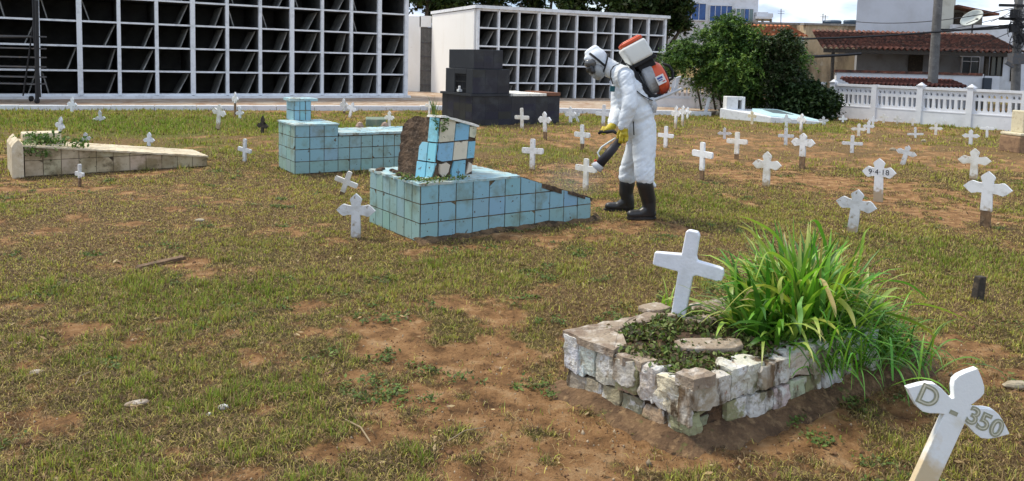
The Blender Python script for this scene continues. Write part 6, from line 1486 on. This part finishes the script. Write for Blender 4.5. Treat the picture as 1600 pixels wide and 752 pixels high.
# sticker on the orange cover, facing the viewer
stx = pdir(13, -6.5); sty = -pdir(6.5, 13); sn = stx.cross(sty)
lc = J(1032.5, 124.5, -.185)
mb = MB(); rbox(mb, lc, stx, sty, sn, 13.5 * K, 14 * K, .006); st = mb.build('sticker', mat('white_sticker', (.74, .74, .74), .5), eo, origin=p1)
mb = MB()
for (a, b, w_, h_) in ((-.4, 3.0, 8.6, 3.0), (-1.0, -.6, 6.8, 1.6)): rbox(mb, lc + stx * (a * K) + sty * (b * K) - Vector((0, .0045, 0)), stx, sty, sn, w_ * K, h_ * K, .003)
mb.build('sticker_print', mat('blue_print', (.06, .10, .32), .5), st, origin=p1)
mb = MB()
for (a, b) in ((3.2, -3.8),): rbox(mb, lc + stx * (a * K) + sty * (b * K) - Vector((0, .0045, 0)), stx, sty, sn, 4.4 * K, 1.5 * K, .003)
mb.build('sticker_print', mat('red_print', (.5, .03, .03), .5), st, origin=p1)
# frame: back plate and foot tubes
mb = MB()
for dy in (-.13, .13):
    mb.tube([J(986, 103, dy), J(995, 122, dy), J(1006, 141, dy), J(1019, 151, dy), J(1040, 150, dy)], [.022, .025, .028, .026, .016], 8)
for q in ((993, 116), (1006, 140)): mb.box(J(q[0], q[1]), (.03, .28, .05))
mb.box(J(1000, 129), (.022, .24, .24), Euler((0, radians(-30), 0)).to_matrix()); mb.build('back_frame', M_strap, bp_, origin=p1, bevel=.004)
mb = MB()
for dy in (-.16, .16): mb.tube([J(1014, 157, dy), J(1026, 155, dy), J(1044, 148, dy), J(1065, 138.5, dy)], [.014, .016, .016, .013], 8); mb.tube([J(1050, 146, dy), J(1056, 134, dy), J(1057, 122, dy), J(1064, 120, dy)], .010, 6)
mb.hexa([J(1047, 147, -.16), J(1056, 143, -.16), J(1056, 143, .16), J(1047, 147, .16)], [J(1052, 126, -.13), J(1062, 121, -.13), J(1062, 121, .13), J(1052, 126, .13)])
mb.hexa([J(1018, 159, -.17), J(1066, 139.5, -.17), J(1066, 139.5, .17), J(1018, 159, .17)], [J(1018, 156.5, -.17), J(1065, 137.5, -.17), J(1065, 137.5, .17), J(1018, 156.5, .17)])
mb.build('foot_frame', M_silver, bp_, origin=p1, smooth=False)
mb = MB(); mb.tube([J(1019, 158, -.15), J(1024, 166, -.15), J(1022, 176, -.14)], [.03, .022, .018], 10); mb.ball(J(1019, 158, -.14), (.04, .04, .04)); mb.build('elbow', M_silver, bp_, origin=p1, smooth=True)
# straps
def strap(pts, w_, name='strap'):
    mb = MB(); vs = []; P_ = [Vector(p) for p in pts]; n = len(P_)
    for i, p in enumerate(P_):
        d = (P_[min(i + 1, n - 1)] - P_[max(i - 1, 0)]).normalized(); a = Vector((0, 1, 0)); a = (a - d * a.dot(d)).normalized(); b = d.cross(a).normalized()
        for (u_, v_) in ((-1, 0), (1, 0), (1, 1), (-1, 1)): vs.append(p + a * (u_ * w_ / 2) + b * (v_ * .006))
    mb.add(vs, [(i * 4 + j, i * 4 + (j + 1) % 4, (i + 1) * 4 + (j + 1) % 4, (i + 1) * 4 + j) for i in range(n - 1) for j in range(4)]); return mb.build(name, M_strap, bp_, origin=p1)
strap([J(987, 104, -.15), J(978, 98.5, -.16), J(968, 99, -.17), J(959, 103, -.185), J(954, 110, -.20), J(953.5, 120, -.205), J(957, 132, -.215)], .045)
strap([J(987, 104, .13), J(976, 99, .14), J(964, 103, .15), J(955, 112, .16), J(952, 126, .15)], .045)
strap([J(995, 143, -.19), J(1003, 149, -.205), J(1011, 154, -.21), J(1018, 157, -.17)], .035)
strap([J(989, 190, -.255), J(989.5, 199, -.258), J(990, 211, -.255)], .035)
# flexible tube, blower tube, nozzle
mb = MB(); mb.tube([J(1016, 172, -.20), J(1004, 196, -.26), J(990, 212, -.28), J(976, 218, -.24)], .026, 10) if False else None
mb = MB(); a = J(974, 213, -.215); b_ = J(935, 259, -.20); mb.tube([a, a.lerp(b_, .33), a.lerp(b_, .34), b_], [.034, .036, .043, .046], 18); bt = mb.build('blower_tube', M_boot, bp_, origin=p1, smooth=True); bt.data.materials.clear(); bt.data.materials.append(mat('black_tube_plastic', (.028, .026, .032), .5))
mb = MB(); d = (b_ - a).normalized(); mb.tube([b_ - d * .02, b_ + d * .035, b_ + d * .04, b_ - d * .0], [.05, .064, .056, .036], 20, caps=False); mb.build('nozzle', M_silver, bp_, origin=p1, smooth=True)
mb = MB(); mb.box(b_ - d * .03 + Vector((-.045, 0, .02)), (.035, .03, .025), Euler((0, .7, 0)).to_matrix()); mb.build('valve', M_orange, bp_, origin=p1, bevel=.004)
mb = MB(); mb.tube([J(964, 209, -.2), J(958, 205, -.14), J(948, 206.5, -.06), J(938, 206.5, -.05), J(935, 209.5, -.05)], [.014, .017, .02, .019, .012], 10); mb.build('control_grip', M_strap, bp_, origin=p1, smooth=True)
mb = MB(); mb.tube([J(962, 216, -.2), J(952, 222, -.19), J(940, 230, -.18), J(934, 239, -.18), J(937, 246, -.19), J(944, 249, -.2)], .009, 8); mb.build('hose', mat('milky_hose', (.66, .70, .68), .4), bp_, origin=p1, smooth=True)

# ------------------------------------------------------------------ leafy clump on the grave
cb = Vector((1.50, 3.84, .2)); root = empty('leafy_clump', cb, 'dense clump of long strap-shaped green leaves growing over the brick grave end', 'plant')
M_strapleaf = mat('strap_leaf', (.1, .2, .03), .42, attr=True, trans=.30, spec=.45)
def ribbon(mb, pts, wd, col, fold=.25, tipc=None, twist=0.0, side=None):
    P_ = [Vector(p) for p in pts]; n = len(P_); b = len(mb.v); vs = []
    for i, p in enumerate(P_):
        t = i / (n - 1); d = (P_[min(i + 1, n - 1)] - P_[max(i - 1, 0)]).normalized()
        s_ = side if side is not None else d.cross(UP)
        s_ = (s_ - d * s_.dot(d)); s_ = s_.normalized() if s_.length > 1e-4 else Vector((1, 0, 0)); nn = s_.cross(d).normalized()
        a = twist * t; s2 = s_ * cos(a) + nn * sin(a); n2 = nn * cos(a) - s_ * sin(a)
        w_ = wd * min(1, .55 + t * 2.2) * (1 - max(0, (t - .55) / .45) ** 1.7) + .0008
        vs += [p - s2 * w_ + n2 * (w_ * fold), p, p + s2 * w_ + n2 * (w_ * fold)]
    for i in range(n - 1):
        c = col if tipc is None else mixc(col, tipc, max(0, (i / (n - 2)) ** 1.5))
        k = i * 3; mb.add([], [], c) ; 
    b0 = len(mb.v); mb.v += [tuple(v) for v in vs]
    for i in range(n - 1):
        c = col if tipc is None else mixc(col, tipc, (i / max(1, n - 2)) ** 1.6)
        for j in (0, 1): q = b0 + i * 3 + j; mb.f.append((q, q + 1, q + 4, q + 3)); mb.c.append(c); mb.m.append(0)
LC = [(.05, .14, .016), (.09, .23, .022), (.14, .32, .035), (.23, .43, .05), (.34, .50, .08), (.08, .20, .022)]
r3 = random.Random(5)
def gen_leaf(mb, base, ln, az, el, droop, wd, col, tipc=None, n=8):
    d = Vector((cos(az) * cos(el), sin(az) * cos(el), sin(el))); p = Vector(base); pts = [p.copy()]; st = ln / n; wob = r3.uniform(-.12, .12)
    for i in range(n):
        d = (d - UP * (droop * (i / n) ** 1.3) / n * 2.2 + Vector((-sin(az), cos(az), 0)) * wob / n).normalized(); p = p + d * st; pts.append(p.copy())
    ribbon(mb, pts, wd, col, tipc=tipc, twist=r3.uniform(-.6, .6))
mb = MB()
for i in range(700):
    t = r3.gauss(0, .42); t = max(-.85, min(.9, t)); off = LX * (t * .48) + SX * r3.gauss(0, .09); base = cb + off + Vector((0, 0, -.02 - .10 * max(0, t)))
    az = r3.uniform(0, 2 * pi) if r3.random() < .7 else r3.gauss(1.9, .9); outw = Vector((off.x, off.y, 0)); 
    if outw.length > .1 and r3.random() < .6: az = atan2(outw.y, outw.x) + r3.gauss(0, .7)
    el = r3.uniform(.95, 1.5) - .35 * abs(t); ln = r3.uniform(.30, .62) * (1 - .25 * abs(t)) * (1.05 if t < .3 else .9)
    gen_leaf(mb, base, ln, az, el, r3.uniform(.5, 2.6), r3.uniform(.0055, .0145) * (1.5 if r3.random() < .06 else 1), jit(r3.choice(LC), .2), tipc=(.38, .42, .10) if r3.random() < .25 else ((.5, .36, .16) if r3.random() < .08 else None))
for i in range(1500):   # finer grass low on the right-hand side and round the foot
    t = r3.uniform(-.6, 1.05); base = cb + LX * (t * .5) + SX * r3.gauss(-.10, .15) + Vector((0, 0, -.06 - .11 * max(0, t)))
    gen_leaf(mb, base, r3.uniform(.18, .42), r3.uniform(0, 2 * pi), r3.uniform(.5, 1.4), r3.uniform(1, 3), r3.uniform(.002, .005), jit(r3.choice(LC[:4]), .25))
mb.build('leaves', M_strapleaf, root, origin=cb, smooth=True)
def px_leaf(pix, Ys_, wpx, col, tipc=None, label=None, twist=0.0, sub=4):
    P_ = [W(x, y, Y_) for (x, y), Y_ in zip(pix, Ys_)]; out_ = []
    for i in range(len(P_) - 1):
        p0_, p1_, p2_, p3_ = P_[max(i - 1, 0)], P_[i], P_[i + 1], P_[min(i + 2, len(P_) - 1)]
        for k in range(sub):
            t = k / sub; out_.append(.5 * ((2 * p1_) + (p2_ - p0_) * t + (2 * p0_ - 5 * p1_ + 4 * p2_ - p3_) * t * t + (-p0_ + 3 * p1_ - 3 * p2_ + p3_) * t ** 3))
    out_.append(P_[-1]); m_ = MB(); ribbon(m_, out_, wpx * .36 * Ys_[0] / F_PX, col, fold=.35, tipc=tipc, twist=twist, side=Vector((.2, -.75, .6)))
    o = m_.build('leaf', M_strapleaf, root, origin=cb, smooth=True)
    if label: o['label'] = label
YG = (.34, .42, .07); PG = (.22, .44, .12); DRY = (.52, .40, .18)
px_leaf([(1262, 520), (1235, 472), (1200, 446), (1165, 452), (1126, 492)], [3.62, 3.55, 3.5, 3.45, 3.42], 12, YG, (.42, .40, .10), 'broad yellow-green leaf arching to the left')
px_leaf([(1270, 480), (1245, 430), (1225, 405), (1198, 394), (1184, 425), (1180, 440)], [3.7, 3.66, 3.6, 3.56, 3.52, 3.5], 10, (.24, .42, .06), YG, 'arching light green leaf with bent tip')
px_leaf([(1236, 440), (1222, 432), (1217, 445), (1221, 462), (1222, 476)], [3.6, 3.5, 3.47, 3.46, 3.46], 10, YG, (.5, .5, .15), 'hanging yellowish leaf', .8)
px_leaf([(1280, 436), (1288, 444), (1297, 465), (1303, 482), (1306, 496)], [3.6, 3.5, 3.45, 3.42, 3.4], 11, DRY, (.6, .46, .22), 'dry tan folded leaf', .5)
px_leaf([(1298, 462), (1312, 470), (1324, 482), (1332, 498), (1336, 511)], [3.55, 3.5, 3.45, 3.42, 3.4], 12, (.45, .50, .12), (.5, .48, .2), 'pale yellow drooping leaf', .4)
px_leaf([(1252, 464), (1247, 475), (1249, 492), (1248, 508), (1250, 523)], [3.5, 3.42, 3.4, 3.38, 3.38], 17, PG, (.3, .5, .2), 'broad pale green leaf hanging at the front', .2)
px_leaf([(1370, 520), (1400, 488), (1432, 476), (1470, 483), (1509, 499)], [3.8, 3.78, 3.76, 3.74, 3.72], 9, (.20, .36, .05), YG, 'long leaf reaching out to the right')
px_leaf([(1360, 490), (1390, 492), (1425, 503), (1445, 514), (1462, 528)], [3.8, 3.76, 3.72, 3.7, 3.7], 10, (.14, .30, .04), (.45, .42, .08), 'leaf with yellow tip on the right')
px_leaf([(1225, 460), (1205, 400), (1175, 362), (1152, 352)], [3.8, 3.75, 3.72, 3.7], 8, (.16, .34, .04), DRY, 'leaf with dry tip at upper left')
px_leaf([(1240, 420), (1215, 370), (1185, 348), (1155, 337)], [3.95, 3.92, 3.9, 3.88], 8, (.2, .4, .05), YG)
px_leaf([(1300, 440), (1290, 380), (1276, 345), (1262, 350)], [4.0, 3.98, 3.96, 3.95], 9, (.14, .34, .04))
px_leaf([(1330, 450), (1345, 400), (1352, 365), (1368, 350)], [4.0, 3.98, 3.96, 3.95], 8, (.16, .36, .05), YG)
px_leaf([(1180, 520), (1155, 470), (1150, 420), (1158, 392)], [3.6, 3.6, 3.6, 3.6], 9, (.16, .34, .05))
px_leaf([(1280, 530), (1230, 505), (1190, 505), (1150, 512)], [3.55, 3.5, 3.45, 3.42], 13, (.07, .17, .03))
px_leaf([(1350, 455), (1380, 440), (1420, 445), (1452, 470)], [3.9, 3.88, 3.86, 3.84], 8, (.12, .3, .04))
# small leaf sprig left of the big cross
mb = MB(); q = at(1045, 490, .2)
for i in range(14): gen_leaf(mb, q + Vector((rnd.gauss(0, .03), rnd.gauss(.1, .04), -.02)), rnd.uniform(.12, .24), rnd.uniform(0, 6.3), rnd.uniform(.8, 1.4), 1.5, .004, jit(LC[3], .2), tipc=(.4, .45, .1))
tag(mb.build('grass_tuft', M_strapleaf, smooth=True), 'small yellow-green tuft just left behind the big white cross', 'plant')

# ------------------------------------------------------------------ lawn blades
def lawn(n_try, dmin, dmax, pw, name, label, seed, lenr, wid, tuft=True, lie=0.0, half=.95, cols='mix', bare_lim=.62, seg=True):
    r = np.random.default_rng(seed); u = r.random(n_try)
    e = 2 - pw; D = (dmin ** e + (dmax ** e - dmin ** e) * u) ** (1 / e)
    x = (r.random(n_try) * 2 - 1) * (half * D + .5); y = D
    th0 = r.uniform(0, 2 * pi, n_try); inl = np.zeros(n_try)
    if tuft:                          # two thirds of the blades stand in small star-shaped tufts
        k_ = int(n_try * .68); c_ = (np.arange(k_) // 11) * 11; sp = .010 * (1 + D[c_] / 9); a_ = r.uniform(0, 2 * pi, k_); rr = np.abs(r.normal(0, 1, k_)) * sp
        x[:k_] = x[c_] + np.cos(a_) * rr; y[:k_] = D[c_] + np.sin(a_) * rr; th0[:k_] = a_ + r.normal(0, .5, k_); inl[:k_] = 1; D = y
    b, g = fields(x, y)
    keep = ~blocked(x, y)
    # beyond the kerb and outside the lawn
    kn = (KB2 - KB1); kn = Vector((kn.y, -kn.x, 0)).normalized()
    keep &= ((x - KB1.x) * kn.x + (y - KB1.y) * kn.y > .10) | (x > KB2.x)
    kn2 = (KB3 - KB2); kn2 = Vector((kn2.y, -kn2.x, 0)).normalized()
    keep &= ((x - KB2.x) * kn2.x + (y - KB2.y) * kn2.y > .10) | (x < KB2.x) | (x > KB3.x)
    wn = Vector((WB[0] - WA[0], WB[1] - WA[1], 0)); wn = Vector((wn.y, -wn.x, 0)).normalized(); keep &= ((x - WA[0]) * wn.x + (y - WA[1]) * wn.y > .1) | (y > 24.6) | (x < 8.2)
    keep &= y < 25.2
    tf = .6 * fbm(x * 13, y * 13, 2, 301) + .4 * fbm(x * 4, y * 4, 2, 302) if tuft else np.full(n_try, .5)
    dens = np.clip((bare_lim - b) / .40 + .08, .03, 1)
    if tuft: dens = dens * (.14 + .86 * sstep(.38, .58, .55 * fbm(x * 2.6, y * 2.6, 4, 310) + .45 * fbm(x * .8, y * .8, 3, 311) + .35 * (g - .45)))
    if tuft: dens = dens * sstep(.44, .60, tf + .20 * (.5 - b))
    keep &= r.random(n_try) < dens
    th = th0[keep]; inl = inl[keep]
    x, y, b, g, tf = x[keep], y[keep], b[keep], g[keep], tf[keep]; n = len(x); d = np.hypot(x, y)
    z = zfull(x, y) - .002
    L_ = r.uniform(lenr[0], lenr[1], n) * (1 + .5 * inl * (fbm(x * 6, y * 6, 2, 303) > .52)) * (.55 + .7 * np.clip(g, 0, 1)) * (1 + .02 * d)
    lean = np.clip(np.abs(r.normal(.45, .35, n)) + lie, 0, 1.5); W_ = wid * r.uniform(.7, 1.4, n) * np.maximum(1, d / 4.2)
    dx, dy = np.cos(th), np.sin(th); px_, py_ = -dy * W_ / 2, dx * W_ / 2
    s1 = np.sin(lean * .6); c1 = np.cos(lean * .6); s2 = np.sin(np.minimum(lean * 1.5, 1.9)); c2 = np.cos(np.minimum(lean * 1.5, 1.9))
    mx_, my_, mz_ = x + dx * L_ * .5 * s1, y + dy * L_ * .5 * s1, z + L_ * .5 * c1
    tx_, ty_, tz_ = mx_ + dx * L_ * .5 * s2, my_ + dy * L_ * .5 * s2, np.maximum(mz_ + L_ * .5 * c2, z + .002)
    V = np.stack([np.stack([x - px_, y - py_, z], -1), np.stack([x + px_, y + py_, z], -1), np.stack([mx_ + px_ * .8, my_ + py_ * .8, mz_], -1), np.stack([mx_ - px_ * .8, my_ - py_ * .8, mz_], -1), np.stack([tx_, ty_, tz_], -1)], 1).reshape(-1, 3)
    i0 = (np.arange(n) * 5)[:, None]; F_ = np.concatenate([i0 + np.array([0, 1, 2, 3]), i0 + np.array([3, 2, 4])], 1).ravel(); sz = np.tile([4, 3], n)
    gn = np.clip(g + .35 * (r.random(n) - .5) + .25 * (tf - .5), 0, 1)[:, None]
    cg = np.array([.19, .26, .036]); cy = np.array([.56, .49, .12]); cd = np.array([.44, .31, .15]); cb_ = np.array([.12, .076, .040])
    if cols == 'dry':
        t = r.random((n, 1)); c = np.where(t < .30, cd * .8, np.where(t < .86, cb_ * .85, cy * .8))
    else:
        t = r.random((n, 1)); c = cg * gn + cy * (1 - gn); c = np.where(t < .16 + .40 * (1 - gn), cd * (1 - .2 * gn), c); c = np.where(t > .90, np.array([.33, .34, .10]), c); c = np.where((t > .62) & (t < .72), cb_ * 1.2, c)
    c = c * r.uniform(.5, 1.55, (n, 1)); cc = np.repeat(c, 5, 0)
    o = np_mesh(name, V, F_, sz, M_grass, col=cc); tag(o, label, 'grass', kind='stuff'); return o
lawn(880000, 2.0, 9, 1.35, 'grass', 'short patchy green and yellow grass of the nearer lawn', 1, (.012, .038), .0036)
lawn(480000, 9, 25.5, 1.25, 'grass', 'short patchy green and yellow grass of the farther lawn', 2, (.02, .055), .0032)
lawn(860000, 2.0, 12, 1.4, 'dry_thatch', 'dry straw and dead clippings lying on the lawn soil', 3, (.015, .055), .0024, tuft=False, lie=1.0, cols='dry', bare_lim=.85)
# crumbs of soil
r = np.random.default_rng(9); n = 26000; D = (2.0 ** .7 + (8 ** .7 - 2.0 ** .7) * r.random(n)) ** (1 / .7); x = (r.random(n) * 2 - 1) * (.8 * D + .3); y = D; b, g = fields(x, y); k = (r.random(n) < np.clip(b - .15, 0, 1)) & ~blocked(x, y); x, y = x[k], y[k]; n = len(x)
z = zfull(x, y); s = r.uniform(.002, .008, n) * (1 + (r.random(n) < .04) * 1.5)
T4 = np.array([[1, 0, -.5], [-.5, .87, -.5], [-.5, -.87, -.5], [0, 0, .8]]); th = r.uniform(0, 6.28, n); T = np.repeat(T4[None], n, 0) * s[:, None, None] * r.uniform(.6, 1.4, (n, 4, 3)); X = T[:, :, 0] * np.cos(th)[:, None] - T[:, :, 1] * np.sin(th)[:, None]; Yy = T[:, :, 0] * np.sin(th)[:, None] + T[:, :, 1] * np.cos(th)[:, None]
V = np.stack([X + x[:, None], Yy + y[:, None], T[:, :, 2] + (z + s * .3)[:, None]], -1).reshape(-1, 3); i0 = (np.arange(n) * 4)[:, None]; F_ = (i0 + np.array([0, 1, 3, 1, 2, 3, 2, 0, 3, 0, 2, 1])).ravel()
cc = np.repeat(np.where(r.random((n, 1)) < .8, np.array([[.17, .09, .045]]), np.array([[.32, .25, .17]])) * r.uniform(.6, 1.4, (n, 1)), 4, 0)
o = np_mesh('soil_crumbs', V, F_, np.full(n * 4, 3), mat('soil_crumb', (.2, .1, .05), .95, attr=True), col=cc); tag(o, 'loose crumbs of reddish soil scattered over the bare patches', 'soil', kind='stuff')

# broad-leaved weeds and dead leaves
cs = []
r5 = random.Random(77)
for i in range(520):
    Dd = 2.2 + 9 * r5.random() ** 1.6; xx = r5.uniform(-.75, .75) * Dd
    if blocked(np.array([xx]), np.array([Dd]))[0]: continue
    if float(fbm(xx * 1.4, Dd * 1.4, 2, 400)) < .50: continue
    for k in range(r5.randrange(3, 9)): cs.append((xx + r5.gauss(0, .05), Dd + r5.gauss(0, .05), gz(xx, Dd) + .014))
o = leaf_cloud('lawn_weeds', cs, 16000, (.020, .020, .005), .015, [(.07, .12, .025), (.11, .17, .035), (.16, .21, .05), (.09, .10, .03)], seed=21, flat=.45); tag(o, 'low broad-leaved weeds scattered through the lawn', 'weeds', kind='stuff')
cs = [(r5.uniform(-.75, .75) * d_, d_, gz(0, d_) + .02) for d_ in [2.2 + 10 * r5.random() ** 1.4 for i in range(1500)]]
cs = [(a, b, gz(a, b) + .012) for a, b, c in cs if not blocked(np.array([a]), np.array([b]))[0]]
o = leaf_cloud('dead_leaves', cs, 1500, (.01, .01, .003), .017, [(.38, .26, .13), (.24, .14, .07), (.50, .38, .2), (.16, .09, .05)], seed=22, flat=.4, elong=2.2); tag(o, 'small dead brown leaves strewn over the lawn', 'leaves', kind='stuff')

# faint mist in front of the nozzle
mm = bpy.data.materials.new('spray_mist'); mm.use_nodes = True; t_ = mm.node_tree; t_.nodes.clear(); o_n = t_.nodes.new('ShaderNodeOutputMaterial'); pv = t_.nodes.new('ShaderNodeVolumePrincipled')
tcn = t_.nodes.new('ShaderNodeTexCoord'); gr = t_.nodes.new('ShaderNodeTexGradient'); gr.gradient_type = 'SPHERICAL'; nn = t_.nodes.new('ShaderNodeTexNoise'); nn.inputs['Scale'].default_value = 2.2; nn.inputs['Detail'].default_value = 2
m1 = t_.nodes.new('ShaderNodeMath'); m1.operation = 'MULTIPLY'; m2 = t_.nodes.new('ShaderNodeMath'); m2.operation = 'MULTIPLY'; m2.inputs[1].default_value = .9
t_.links.new(tcn.outputs['Object'], gr.inputs['Vector']); t_.links.new(tcn.outputs['Object'], nn.inputs['Vector']); t_.links.new(gr.outputs['Fac'], m1.inputs[0]); t_.links.new(nn.outputs['Fac'], m1.inputs[1]); t_.links.new(m1.outputs[0], m2.inputs[0]); t_.links.new(m2.outputs[0], pv.inputs['Density'])
pv.inputs['Color'].default_value = (.95, .96, 1, 1); t_.links.new(pv.outputs[0], o_n.inputs['Volume'])
mb = MB(); mb.ball((0, 0, 0), 1.0, seg=24, rings=16); o = mb.build('spray_mist', mm); o.location = J(893, 282, -.2); o.scale = (.42, .26, .24); tag(o, 'faint white mist drifting from the spray nozzle over the blue grave end', 'mist', kind='stuff')
